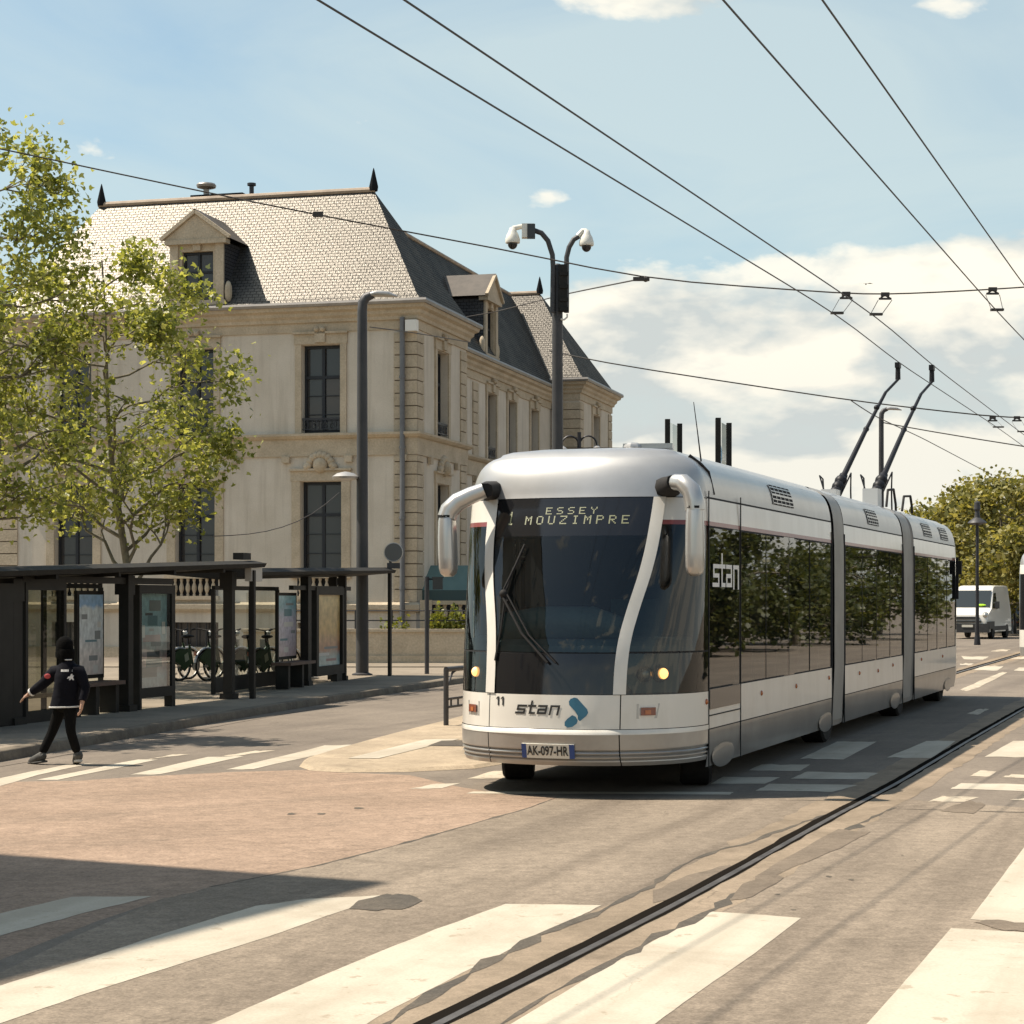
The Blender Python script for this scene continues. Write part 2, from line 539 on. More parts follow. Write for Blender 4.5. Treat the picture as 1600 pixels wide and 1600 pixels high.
def paint_mat(name, col, worn, grime=(0.32, 0.27, 0.2), wear=0.62, w_amt=0.9):
    m = bpy.data.materials.new(name); m.use_nodes = True
    t = m.node_tree; b = t.nodes['Principled BSDF']
    ge = N(t, 'ShaderNodeNewGeometry'); pos = ge.outputs['Position']
    def nz(scale, detail=6, dist=0.0):
        n = N(t, 'ShaderNodeTexNoise'); n.inputs['Scale'].default_value = scale; n.inputs['Detail'].default_value = detail
        n.inputs['Roughness'].default_value = 0.65; n.inputs['Distortion'].default_value = dist
        t.links.new(pos, n.inputs[0]); return n.outputs['Fac']
    c = mixc(t, mathn(t, 'MULTIPLY', ramp(t, [(0.45, 0.0), (0.7, 1.0)], nz(1.1, 8, 0.5)).outputs[0], 0.6), col, grime)
    c = mixc(t, mathn(t, 'MULTIPLY', ramp(t, [(wear, 0.0), (wear+.03, 1.0)], nz(5.5, 9)).outputs[0], w_amt), c, worn)
    c = mixc(t, 1.0, c, ramp(t, [(0.3, 0.9), (0.7, 1.08)], nz(60, 3)).outputs[0], 'MULTIPLY')
    # rubber marks along the driving direction and hairline cracks
    mpn = N(t, 'ShaderNodeMapping'); mpn.vector_type = 'TEXTURE'; mpn.inputs['Rotation'].default_value = (0, 0, -0.344); mpn.inputs['Scale'].default_value = (1/2.4, 1/0.12, 1)
    t.links.new(pos, mpn.inputs[0])
    ns = N(t, 'ShaderNodeTexNoise'); ns.inputs['Scale'].default_value = 1.3; ns.inputs['Detail'].default_value = 7; t.links.new(mpn.outputs[0], ns.inputs[0])
    c = mixc(t, mathn(t, 'MULTIPLY', ramp(t, [(0.48, 0.0), (0.7, 1.0)], ns.outputs['Fac']).outputs[0], 0.45), c, grime)
    vo = N(t, 'ShaderNodeTexVoronoi'); vo.feature = 'DISTANCE_TO_EDGE'; vo.inputs['Scale'].default_value = 1.1
    wv = N(t, 'ShaderNodeVectorMath'); wv.operation = 'MULTIPLY_ADD'
    nw = N(t, 'ShaderNodeTexNoise'); nw.inputs['Scale'].default_value = 3.0; nw.inputs['Detail'].default_value = 6; t.links.new(pos, nw.inputs[0])
    t.links.new(nw.outputs['Color'], wv.inputs[0]); wv.inputs[1].default_value = (0.6, 0.6, 0.0); t.links.new(pos, wv.inputs[2]); t.links.new(wv.outputs[0], vo.inputs[0])
    c = mixc(t, mathn(t, 'MULTIPLY', ramp(t, [(0.0, 1.0), (0.007, 0.0)], vo.outputs['Distance']).outputs[0], ramp(t, [(0.52, 0.0), (0.62, 0.7)], nz(0.8, 3)).outputs[0]), c, worn)
    t.links.new(c, b.inputs['Base Color'])
    b.inputs['Specular IOR Level'].default_value = 0.15
    b.inputs['Roughness'].default_value = 0.7
    MATS[name] = m
    return m

# ================================================================== GROUND
BUSDIR = math.atan2(0.337, 0.9415)
m_asphalt = ground_mat('asphalt_grey', (0.215, 0.18, 0.142), (0.175, 0.147, 0.117), (0.12, 0.10, 0.083), 0.26, 0.35, BUSDIR, streak=.5)
m_pink = ground_mat('asphalt_pinkish', (0.315, 0.228, 0.165), (0.27, 0.195, 0.14), (0.2, 0.15, 0.11), 0.36, 0.5, 0.9, gscale=34, streak=.45)
m_busway = ground_mat('busway_concrete', (0.258, 0.21, 0.158), (0.212, 0.172, 0.129), (0.14, 0.113, 0.086), 0.36, 0.4, BUSDIR, streak=0.8, gscale=42)
m_slab = ground_mat('rail_slab_concrete', (0.29, 0.228, 0.163), (0.225, 0.178, 0.126), (0.13, 0.102, 0.073), 0.22, 1.2, BUSDIR)
m_tar = ground_mat('tar', (0.085, 0.075, 0.062), (0.12, 0.102, 0.08), (0.05, 0.045, 0.038), 0.3, 2.0)
m_patch = ground_mat('tar_patch_grey', (0.19, 0.152, 0.113), (0.155, 0.125, 0.094), (0.115, 0.092, 0.07), 0.25, 1.5)
m_pave = ground_mat('pavement_asphalt', (0.27, 0.225, 0.17), (0.22, 0.184, 0.14), (0.15, 0.125, 0.1), 0.18, 0.7)
m_kerb = ground_mat('kerb_stone', (0.20, 0.168, 0.125), (0.14, 0.118, 0.09), (0.09, 0.075, 0.06), 0.2, 2.2)
m_setts = ground_mat('island_setts', (0.40, 0.32, 0.225), (0.33, 0.265, 0.187), (0.22, 0.175, 0.125), 0.25, 1.2)
m_line = paint_mat('crossing_paint', (0.50, 0.445, 0.35), (0.33, 0.275, 0.2), wear=0.615, w_amt=0.75)
m_lineworn = paint_mat('crossing_paint_worn', (0.50, 0.43, 0.325), (0.24, 0.2, 0.15), wear=0.55, w_amt=0.85)
m_steel = M_('rail_steel', (0.16, 0.145, 0.128), (0.08, 0.07, 0.06), scale=3, rough=0.5, metal=0.6)
m_black = M_('groove_black', (0.014, 0.012, 0.010), rough=1.0, spec=0.0)

ground = MB()
S = 900
rows = [[(x, y, 0) for x in np.linspace(-S, S, 13)] for y in np.linspace(-200, 1400, 13)]
ground.grid(rows)
struct(ground.build('ground', m_asphalt, recalc=False), None)


def sheet(name, px, z, m, subdiv=None):
    pts = [G(x, y) for x, y in px]
    mb = MB(); mb.face([(p.x, p.y, z) for p in pts])
    o = mb.build(name, m, recalc=False)
    if o.data.polygons[0].normal.z < 0: o.data.flip_normals()
    return struct(o)


def jag(px, amp, seed, n=6):
    """irregular edge between traced points"""
    rnd = random.Random(seed); o = []
    for (a, b) in zip(px[:-1], px[1:]):
        for k in range(n):
            f = k / n
            o.append((a[0]+(b[0]-a[0])*f, a[1]+(b[1]-a[1])*f + (rnd.gauss(0, amp) if k else 0)))
    o.append(px[-1]); return o


crack = [(872, 1245), (830, 1262), (760, 1281), (690, 1302), (600, 1326), (500, 1352), (420, 1368), (330, 1386), (240, 1410)]
pinktop = [(-500, 1238), (-200, 1228), (0, 1222), (120, 1220), (230, 1213), (370, 1206), (480, 1203), (530, 1207), (640, 1211), (720, 1230), (800, 1243)]
sheet('pink_asphalt_road', pinktop + jag(crack, 1.0, 2) + [(150, 1440), (0, 1500), (-300, 1640), (-900, 1640)], 0.0006, m_pink)
sheet('busway', jag(crack, 1.0, 2)[::-1] + [(1000, 1246), (1150, 1247), (1385, 1247), (1600, 1262), (1760, 1272), (2300, 1300), (2300, 1900), (1600, 2500), (-300, 2500), (-900, 1700), (0, 1520), (120, 1462)], 0.0012, m_busway)


def ribbon(name, px, half, z, m, seed=0, jit=0.0, step=0.18, kind=True):
    P = [G(x, y) for x, y in px]
    mb = MB(); rnd = random.Random(seed)
    pts = []
    for a, b in zip(P[:-1], P[1:]):
        L = (b-a).length; n = max(1, int(L/step))
        for k in range(n): pts.append(a.lerp(b, k/n))
    pts.append(P[-1])
    Lr, Rr = [], []
    wob = 0
    for i, p in enumerate(pts):
        t = (pts[min(i+1, len(pts)-1)] - pts[max(i-1, 0)]); t.z = 0; t.normalize()
        nrm = Vector((t.y, -t.x, 0))
        wob = wob*0.7 + rnd.gauss(0, jit)*0.6
        w = max(0.006, half + rnd.gauss(0, jit))
        p2 = p + nrm*wob
        Lr.append((p2.x-nrm.x*w, p2.y-nrm.y*w, z)); Rr.append((p2.x+nrm.x*w, p2.y+nrm.y*w, z))
    mb.grid([Lr, Rr])
    o = mb.build(name, m, recalc=False)
    if o.data.polygons and o.data.polygons[0].normal.z < 0: o.data.flip_normals()
    if kind: struct(o)
    return o


ribbon('pavement_crack', crack[:-1], 0.012, 0.0020, m_tar, 5, 0.008)

RAIL = [(560, 1664), (690, 1600), (800, 1544), (900, 1494), (1000, 1444), (1100, 1391), (1200, 1335), (1300, 1278), (1400, 1226), (1500, 1166), (1600, 1108), (1660, 1078), (1740, 1046)]
RW = [G(x, y) for x, y in RAIL]
# extend towards and past the camera
d0 = (RW[0]-RW[2]).normalized(); RW = [RW[0] + d0*6] + RW


def offs_strip(name, line, o0, o1, z, m, jit=0.0, seed=0, h=0.0):
    rnd = random.Random(seed)
    pts = []
    for a, b in zip(line[:-1], line[1:]):
        n = max(1, int((b-a).length/0.3))
        for k in range(n): pts.append(a.lerp(b, k/n))
    pts.append(line[-1])
    # smooth
    for _ in range(6):
        pts = [pts[0]] + [(pts[i-1]+pts[i]*2+pts[i+1])/4 for i in range(1, len(pts)-1)] + [pts[-1]]
    A, B = [], []
    for i, p in enumerate(pts):
        t = (pts[min(i+1, len(pts)-1)] - pts[max(i-1, 0)]); t.z = 0; t.normalize()
        n_ = Vector((t.y, -t.x, 0))
        j0 = rnd.gauss(0, jit); j1 = rnd.gauss(0, jit)
        A.append((p.x+n_.x*(o0+j0), p.y+n_.y*(o0+j0), z)); B.append((p.x+n_.x*(o1+j1), p.y+n_.y*(o1+j1), z))
    mb = MB()
    if h:
        mb.grid([[(x, y, 0) for x, y, _ in A], A, B, [(x, y, 0) for x, y, _ in B]])
    else:
        mb.grid([A, B])
    o = mb.build(name, m, recalc=False)
    if o.data.polygons[len(o.data.polygons)//2].normal.z < 0: o.data.flip_normals()
    return struct(o)


offs_strip('rail_slab', RW, -0.40, 0.36, 0.0020, m_slab, 0.02, 3)
offs_strip('rail_groove', RW, -0.105, 0.042, 0.0052, m_black, 0.006, 4)
offs_strip('guide_rail', RW, -0.026, 0.022, 0.0085, m_steel, 0.0, 0, h=1)
RAIL2 = [(1420, 1074), (1500, 1050), (1560, 1033), (1600, 1021), (1660, 1004), (1720, 990)]
RW2 = [G(x, y) for x, y in RAIL2]
offs_strip('rail_slab', RW2, -0.4, 0.4, 0.0020, m_slab, 0.02, 3)
offs_strip('rail_groove', RW2, -0.16, 0.1, 0.0052, m_black, 0.006, 4)
offs_strip('guide_rail', RW2, -0.05, 0.05, 0.0085, m_steel, 0.0, 0, h=1)

# tar joints left and right of the slab, ragged
ribbon('tar_joint', [(1330, 1258), (1285, 1277), (1180, 1312), (1085, 1343), (1022, 1388), (940, 1425), (850, 1462), (760, 1512), (660, 1566), (560, 1625)], 0.022, 0.0036, m_tar, 11, 0.020)
ribbon('tar_joint', [(1395, 1262), (1360, 1280), (1300, 1308), (1235, 1345), (1170, 1385), (1105, 1427), (1020, 1470), (930, 1517), (860, 1556), (790, 1600), (720, 1640)], 0.022, 0.0036, m_tar, 17, 0.020)
ribbon('tar_joint', [(1400, 1264), (1480, 1266), (1600, 1270), (1800, 1278)], 0.014, 0.0036, m_tar, 23, 0.008)
ribbon('tar_joint', [(820, 1248), (900, 1249), (1000, 1250), (1150, 1250), (1330, 1252)], 0.010, 0.0036, m_tar, 29, 0.008)
for px, sd in (([(1360, 1300), (1310, 1296), (1240, 1335), (1180, 1370), (1180, 1382), (1260, 1348), (1330, 1316)], 1),
               ([(1020, 1392), (1075, 1368), (1140, 1352), (1160, 1362), (1075, 1400), (1020, 1412)], 2),
               ([(1160, 1382), (1205, 1365), (1225, 1372), (1175, 1402), (1140, 1408)], 3),
               ([(545, 1421), (560, 1408), (605, 1397), (640, 1399), (660, 1408), (640, 1418), (590, 1424)], 4),
               ([(1470, 1268), (1510, 1252), (1540, 1258), (1520, 1272)], 5),
               ([(1520, 1442), (1560, 1438), (1610, 1444), (1610, 1456), (1560, 1453)], 6)):
    sheet('asphalt_patch', jag(px + [px[0]], 1.0, sd, 4)[:-1], 0.0040 + 0.00012*sd, m_tar if sd == 4 else m_patch)
# small dark covers and chips in the road
for i, (x, y, w) in enumerate([(502, 1272, 14), (560, 1263, 16), (455, 1272, 14), (1295, 1370, 10), (1330, 1375, 10), (1215, 1398, 9), (1240, 1422, 9), (1115, 1432, 8), (510, 1583, 10), (710, 1462, 8), (1410, 1337, 4), (1430, 1345, 3), (1525, 1310, 3)]):
    p = G(x, y); k = w/F*p.y
    mb = MB(); mb.face([(p.x+k*math.cos(a)*.5*(1+.2*math.sin(3*a+i)), p.y+k*math.sin(a)*.9*(1+.2*math.cos(2*a+i)), 0.0026) for a in np.linspace(0, 2*pi, 9)[:-1]])
    struct(mb.build('road_cover', m_tar, recalc=False))

# ---------------------------------------------------------------- crossing stripes
ST = [
    # near crossing
    ([(-120, 1466), (0, 1428), (112, 1402), (238, 1401), (120, 1430), (0, 1463), (-120, 1505)], 0),
    ([(-140, 1590), (0, 1541), (120, 1504), (260, 1458), (400, 1416), (480, 1405), (610, 1399), (525, 1427), (420, 1464), (290, 1504), (120, 1558), (0, 1600), (-140, 1652)], 0),
    ([(200, 1668), (330, 1601), (470, 1540), (600, 1485), (700, 1446), (790, 1413), (940, 1415), (895, 1438), (820, 1474), (720, 1522), (590, 1590), (480, 1660)], 0),
    ([(640, 1690), (800, 1600), (930, 1522), (1030, 1466), (1108, 1425), (1252, 1435), (1180, 1490), (1100, 1545), (1022, 1602), (900, 1690)], 0),
    ([(1250, 1690), (1355, 1600), (1430, 1516), (1486, 1451), (1760, 1466), (1740, 1690)], 0),
    ([(1516, 1437), (1560, 1378), (1602, 1322), (1800, 1330), (1780, 1455)], 0),
    # second crossing, on the road by the shelters
    ([(-120, 1240), (-30, 1222), (100, 1196), (150, 1192), (60, 1211), (-40, 1240)], 0),
    ([(56, 1219), (90, 1219), (247, 1187), (216, 1187)], 0),
    ([(228, 1187), (250, 1184), (297, 1179), (270, 1179)], 1),
    ([(203, 1211), (250, 1210), (382, 1182), (325, 1183)], 0),
    ([(346, 1182), (366, 1182), (430, 1173), (400, 1173)], 1),
    ([(353, 1203), (396, 1202), (566, 1164), (507, 1165)], 0),
    # island continuation and bars beside the bus
    ([(543, 1191), (592, 1191), (712, 1161), (664, 1161)], 1),
    ([(640, 1233), (682, 1225), (720, 1224), (690, 1232)], 0),
    ([(730, 1217), (772, 1205), (830, 1205), (790, 1217)], 1),
    ([(728, 1240), (740, 1237), (1146, 1238), (1140, 1242)], 0),
    ([(1250, 1186), (1308, 1159), (1370, 1159), (1318, 1187)], 0),
    ([(1386, 1184), (1448, 1158), (1493, 1158), (1456, 1185)], 0),
    ([(1538, 1183), (1583, 1158), (1700, 1159), (1660, 1184)], 0),
    ([(1170, 1204), (1190, 1195), (1266, 1195), (1250, 1205)], 0),
    ([(1235, 1217), (1262, 1206), (1373, 1208), (1352, 1218)], 0),
    ([(1110, 1225), (1130, 1214), (1219, 1215), (1195, 1225)], 0),
    ([(1180, 1236), (1202, 1225), (1340, 1227), (1300, 1238)], 0),
    ([(1515, 1213), (1532, 1204), (1557, 1206), (1546, 1214)], 1),
    ([(1565, 1215), (1580, 1210), (1640, 1212), (1640, 1217)], 1),
    ([(1485, 1233), (1502, 1224), (1680, 1227), (1680, 1238)], 0),
    ([(1450, 1253), (1472, 1244), (1530, 1246), (1510, 1253)], 1),
    ([(1578, 1250), (1600, 1248), (1680, 1250), (1680, 1256)], 1),
    # far crossing behind the bus
    ([(1502, 1025), (1506, 1030), (1536, 1031), (1545, 1026)], 0),
    ([(1522, 1047), (1534, 1041), (1568, 1041), (1558, 1048)], 0),
    ([(1584, 1048), (1592, 1043), (1640, 1043), (1640, 1048)], 0),
    ([(1500, 1037), (1500, 1039), (1516, 1039), (1522, 1037)], 0),
    ([(1575, 1029), (1600, 1026), (1640, 1026), (1640, 1032)], 0),
    ([(1548, 1018), (1560, 1015), (1580, 1015), (1572, 1018)], 1),
    ([(1500, 1078), (1536, 1062), (1566, 1050), (1574, 1051), (1530, 1074), (1510, 1080)], 1),
    # strip in the shade near the rail
    ([(1510, 1116), (1530, 1108), (1546, 1108), (1528, 1117)], 1),
]
for i, (px, worn) in enumerate(ST):
    sheet('crosswalk_stripe', jag(px + [px[0]], .35, i, 5)[:-1], 0.0030 + 0.00012*(i % 5), m_lineworn if worn else m_line)

# ---------------------------------------------------------------- pavement with kerb, by the shelters
KERB = [(-520, 1262), (-250, 1227), (-100, 1207), (0, 1191), (60, 1180), (130, 1167), (240, 1147), (350, 1127), (460, 1108), (560, 1092), (640, 1080), (735, 1066), (850, 1052), (960, 1042)]
K = [G(x, y) for x, y in KERB]
KH = 0.13
# smooth
Kf = []
for a, b in zip(K[:-1], K[1:]):
    for k in range(6): Kf.append(a.lerp(b, k/6))
Kf.append(K[-1])
for _ in range(8):
    Kf = [Kf[0]] + [(Kf[i-1]+Kf[i]*2+Kf[i+1])/4 for i in range(1, len(Kf)-1)] + [Kf[-1]]
A, B, C_, D_ = [], [], [], []
for i, p in enumerate(Kf):
    t = (Kf[min(i+1, len(Kf)-1)] - Kf[max(i-1, 0)]); t.normalize(); n_ = Vector((-t.y, t.x, 0))
    A.append(p.copy()); B.append(p + n_*0.02 + Vector((0, 0, KH-0.015))); C_.append(p + n_*0.045 + Vector((0, 0, KH))); D_.append(p + n_*0.20 + Vector((0, 0, KH)))
mb = MB(); mb.grid([A, B, C_, D_])
struct(mb.build('kerb', m_kerb, smooth=50))
# gutter stain strip
mb = MB()
mb.grid([[p + (a-d).normalized()*0.0 + Vector((0, 0, .004)) for p, a, d in zip(A, A, D_)],
         [Vector((p.x + (a.x-d.x)*1.6, p.y + (a.y-d.y)*1.6, .004)) for p, a, d in zip(A, A, D_)]])
struct(mb.build('gutter', m_asphalt))
mb = MB()
BACKY = 51.4
poly = [(p.x, p.y, KH-0.002) for p in D_] + [(4.5, BACKY, KH-0.002), (-40, BACKY, KH-0.002), (-40, 18, KH-0.002)]
mb.face(poly)
o = mb.build('pavement', m_pave, recalc=False)
if o.data.polygons[0].normal.z < 0: o.data.flip_normals()
struct(o)
# back kerb of the pavement, then the strip in front of the house
mb = MB(); mb.box((-18, BACKY+.1, .075), (46, .2, .15)); struct(mb.build('kerb', m_kerb))
sheet('forecourt', [(-1200, 1050), (760, 1050), (760, 1034), (-1200, 1034)], 0.004, m_pave)

# ---------------------------------------------------------------- traffic island with sett rim
ISL = [(474, 1197), (482, 1188), (520, 1176), (580, 1159), (640, 1143), (700, 1128), (770, 1108), (840, 1092), (880, 1092), (880, 1160), (800, 1190), (740, 1200), (640, 1205), (540, 1206), (490, 1203)]
pi_ = [G(x, y) for x, y in ISL]
mb = MB(); zt = 0.035
mb.face([(p.x, p.y, zt) for p in pi_])
n = len(pi_); cen = sum(pi_, Vector())/n
for i in range(n):
    a, b = pi_[i], pi_[(i+1) % n]
    oa = a + (a-cen).normalized()*.12; ob = b + (b-cen).normalized()*.12
    mb.face([(a.x, a.y, zt), (b.x, b.y, zt), (ob.x, ob.y, .003), (oa.x, oa.y, .003)])
struct(mb.build('traffic_island', m_setts))
# island stripe must lie on the island, and a dark grating panel next to the bus
o = sheet('crosswalk_stripe', [(543, 1190), (592, 1190), (718, 1159), (664, 1160)], 0.040, m_line)
sheet('tactile_grating', [(668, 1170), (690, 1162), (770, 1160), (760, 1171)], 0.0405, m_tar)

# ================================================================== THE HOUSE
m_plaster = M_('plaster', (0.62, 0.55, 0.45), (0.53, 0.465, 0.37), scale=0.7, rough=0.9, bump=0.25, bscale=25, fine=0.05, detail=9)
_t = m_plaster.node_tree; _b = _t.nodes['Principled BSDF']; _src = _b.inputs['Base Color'].links[0].from_socket
_tc = N(_t, 'ShaderNodeTexCoord'); _mp = N(_t, 'ShaderNodeMapping'); _mp.inputs['Scale'].default_value = (2.6, 2.6, 0.16); _t.links.new(_tc.outputs['Object'], _mp.inputs[0])
_nz = N(_t, 'ShaderNodeTexNoise'); _nz.inputs['Scale'].default_value = 1.4; _nz.inputs['Detail'].default_value = 8; _nz.inputs['Roughness'].default_value = .65; _t.links.new(_mp.outputs[0], _nz.inputs[0])
_t.links.new(mixc(_t, ramp(_t, [(.5, 0.0), (.78, .6)], _nz.outputs['Fac']).outputs[0], _src, (0.33, 0.275, 0.205)), _b.inputs['Base Color'])
m_stone = M_('stone_trim', (0.51, 0.42, 0.30), (0.40, 0.325, 0.225), scale=1.4, rough=0.88, bump=0.35, bscale=18, fine=0.12, detail=9)
m_joint = M_('stone_joint', (0.16, 0.125, 0.085), rough=0.95)
m_slate = slate_mat('slate', (0.06, 0.056, 0.05), (0.04, 0.038, 0.035), (0.085, 0.078, 0.067))
m_slate2 = slate_mat('slate_cheek', (0.055, 0.055, 0.06), (0.04, 0.041, 0.045), (0.07, 0.07, 0.07), 0.22, 0.12, 0.03)
m_zinc = M_('zinc', (0.30, 0.275, 0.24), (0.23, 0.21, 0.19), scale=2, rough=0.45, metal=0.4)
m_lead = M_('dormer_lead', (0.13, 0.112, 0.094), (0.10, 0.088, 0.075), scale=3, rough=0.6, spec=.2)
m_ridge = M_('ridge_metal', (0.42, 0.32, 0.22), (0.3, 0.22, 0.15), scale=2, rough=0.6)
m_winframe = M_('window_frame_paint', (0.022, 0.024, 0.028), rough=0.5, spec=.3)
m_iron = M_('wrought_iron', (0.03, 0.03, 0.034), rough=0.5, metal=0.3)
m_pipe = M_('downpipe_zinc', (0.17, 0.172, 0.175), (0.13, 0.13, 0.135), scale=2, rough=0.5, metal=0.3)
m_dark = M_('shade_dark', (0.012, 0.012, 0.013), rough=0.9)  # near-black colour standing in for shade behind balusters
m_winglass = M_('house_window_glass', (0.045, 0.043, 0.042), rough=0.05, spec=0.5)
m_white = M_('white_enamel', (0.72, 0.69, 0.62), rough=0.45)

HB = thing('mansion', 'cream plastered mansion with tan stone trim and steep slate roof behind the bus shelters',
           'building', (-3.0, 62.0, 0.0), math.atan2(-0.256, 0.967))
WSB = 1.2          # wing set-back
EAVE = 11.05
XL = -14.5         # end of the front
P1, P2, P3 = 5.6, 22.9, 29.4


class Plane:
    """facade frame: s along, o outwards, z up -> local"""
    def __init__(s, kind, at): s.k = kind; s.at = at
    def __call__(s, a, o, z):
        return Vector((a, s.at - o, z)) if s.k == 'F' else (Vector((s.at + o, a, z)) if s.k == 'R' else Vector((s.at - o, a, z)))


FR = Plane('F', 0.0); RP = Plane('R', 0.0); RW_ = Plane('R', -WSB); FF = Plane('F', P2); LF = Plane('L', XL)


def wall(mb, pl, s0, s1, z0, z1, ops, depth=0.32, mi=0):
    ss = sorted({s0, s1} | {v for o in ops for v in o[:2]}); zs = sorted({z0, z1} | {v for o in ops for v in o[2:]})
    for a, b in zip(ss[:-1], ss[1:]):
        for c, d in zip(zs[:-1], zs[1:]):
            m, k = (a+b)/2, (c+d)/2
            if any(o[0] < m < o[1] and o[2] < k < o[3] for o in ops): continue
            mb.face([pl(a, 0, c), pl(b, 0, c), pl(b, 0, d), pl(a, 0, d)], mi)
    for o in ops:
        a, b, c, d = o
        for q in (((a, c), (a, d)), ((b, c), (b, d)), ((a, c), (b, c)), ((a, d), (b, d))):
            (x0, y0), (x1, y1) = q
            mb.face([pl(x0, 0, y0), pl(x1, 0, y1), pl(x1, -depth, y1), pl(x0, -depth, y0)], mi)


def pbox(mb, pl, a, b, o0, o1, c, d, mi=0):
    """box on a facade frame"""
    P = [pl(x, o, z) for z in (c, d) for (x, o) in ((a, o0), (b, o0), (b, o1), (a, o1))]
    k = len(mb.v); mb.v.extend([tuple(p) for p in P])
    for q in ((0,1,2,3), (4,7,6,5), (0,4,5,1), (1,5,6,2), (2,6,7,3), (3,7,4,0)):
        mb.f.append(tuple(k+i for i in q)); mb.m.append(mi)


wn = random.Random(4)


def window(pl, s, w, z0, z1, upper, surround=True, railing=True, carve=True, side=0.22, panes=(0.42, 0.7)):
    a, b = s-w/2, s+w/2
    f = MB(); fw = 0.075; dp = -0.24
    pbox(f, pl, a, a+fw, dp-.06, dp, z0, z1); pbox(f, pl, b-fw, b, dp-.06, dp, z0, z1)
    pbox(f, pl, a+fw, b-fw, dp-.06, dp, z1-fw*1.3, z1); pbox(f, pl, a+fw, b-fw, dp-.06, dp, z0, z0+fw*1.3)
    pbox(f, pl, s-.05, s+.05, dp-.05, dp+.012, z0+fw*1.3, z1-fw*1.3)
    H = z1-z0
    tz = z1 - H*0.36
    pbox(f, pl, a+fw, s-.05, dp-.05, dp+.008, tz-.05, tz+.05); pbox(f, pl, s+.05, b-fw, dp-.05, dp+.008, tz-.05, tz+.05)
    for k in (0.34, 0.67):
        zz = z0 + (tz-z0)*k
        pbox(f, pl, a+fw, s-.05, dp-.04, dp-.004, zz-.014, zz+.014); pbox(f, pl, s+.05, b-fw, dp-.04, dp-.004, zz-.014, zz+.014)
    fo = f.build('window', m_winframe, HB)
    g = MB()
    for (x0, x1) in ((a+fw, s-.05), (s+.05, b-fw)):
        for (c, d) in ((z0+fw*1.3, tz-.05), (tz+.05, z1-fw*1.3)):
            e = wn.uniform(-.02, .02)
            g.face([pl(x0, dp-.05+e, c), pl(x1, dp-.05-e, c), pl(x1, dp-.05-e, d), pl(x0, dp-.05+e, d)])
    g.build('pane', m_winglass, fo)
    if surround:
        t = MB(); sw = side; o1 = .05
        pbox(t, pl, a-sw, a-.012, -.05, o1, z0, z1+.02); pbox(t, pl, b+.012, b+sw, -.05, o1, z0, z1+.02)
        pbox(t, pl, a-sw-.03, b+sw+.03, -.05, o1+.015, z1+.02, z1+.34)
        pbox(t, pl, a-sw-.06, b+sw+.06, -.05, o1+.09, z1+.34, z1+.41)
        pbox(t, pl, a-sw-.04, b+sw+.04, -.05, o1+.10, z0-.16, z0)
        if upper:
            pbox(t, pl, s-.17, s+.17, o1+.016, o1+.09, z1+.06, z1+.58)
            for q in (-.1, .1): t.ball(pl(s+q, o1+.1, z1+.48), .09, 8, 6)
        else:
            # carved shell over the lintel
            for k in range(9):
                th = pi*(k+.5)/9
                t.ball(pl(s+.40*math.cos(th), .06, z1+.44+.40*math.sin(th)), (.13, .13, .13), 8, 6)
            t.ball(pl(s, .07, z1+.52), (.26, .16, .26), 10, 8)
            for q in (-.45, .45): t.ball(pl(s+q, .06, z1+.46), .13, 8, 6)
        t.build('surround', m_stone, fo, smooth=35)
    if railing:
        r = MB()
        for zz in (z0+.12, z0+.42, z0+.46): pbox(r, pl, a+.01, b-.01, -.02, .01, zz, zz+.028)
        k = 9
        for i in range(k):
            x = a+.05+(w-.1)*i/(k-1)
            pbox(r, pl, x-.011, x+.011, -.012, .004, z0+.148, z0+.42)
        for i in range(4):
            x = a+w*(i+.5)/4
            r.tube([pl(x+.07*math.cos(t_), .0, z0+.28+.09*math.sin(t_)) for t_ in np.linspace(0, 2*pi, 9)], .011, 5, cap=False)
        r.build('railing', m_iron, fo)
    return (a, b, z0, z1)


UZ = (7.15, 9.95); LZ = (2.72, 5.62)
cols = [-3.15, -7.45, -11.75]
opsF = []
for x in cols:
    opsF.append(window(FR, x, 1.28, *UZ, True))
    opsF.append(window(FR, x, 1.36, *LZ, False, railing=False, side=.3))
base_ops = []
for x in cols:
    a, b = x-.8, x+.8
    base_ops.append((a, b, .35, 1.15))
    g = MB(); pbox(g, FR, a, b, -.3, -.25, .35, 1.15); fo = g.build('window', m_winglass, HB)
    t = MB()
    for k in range(5):
        q = a+.15+1.3*k/4; pbox(t, FR, q-.015, q+.015, -.14, -.11, .35, 1.15)
    t.build('grille', m_iron, fo)
w = MB()
wall(w, FR, XL, 0, 0, EAVE, opsF + base_ops)
opsP = [window(RP, 2.8, 1.25, *UZ, True), window(RP, 2.8, 1.25, *LZ, False, railing=False)]
wall(w, RP, 0, P1, 0, EAVE, opsP)
opsW = []
for s in (8.6, 13.2, 16.2, 19.8):
    opsW.append(window(RW_, s, 1.2, UZ[0], UZ[1]-.3, True)); opsW.append(window(RW_, s, 1.2, *LZ, False, railing=False))
wall(w, RW_, P1, P2, 0, EAVE-.4, opsW)
opsG = [window(RP, 26.1, 1.25, *UZ, True), window(RP, 26.1, 1.25, *LZ, False, railing=False)]
wall(w, RP, P2, P3, 0, EAVE, opsG)
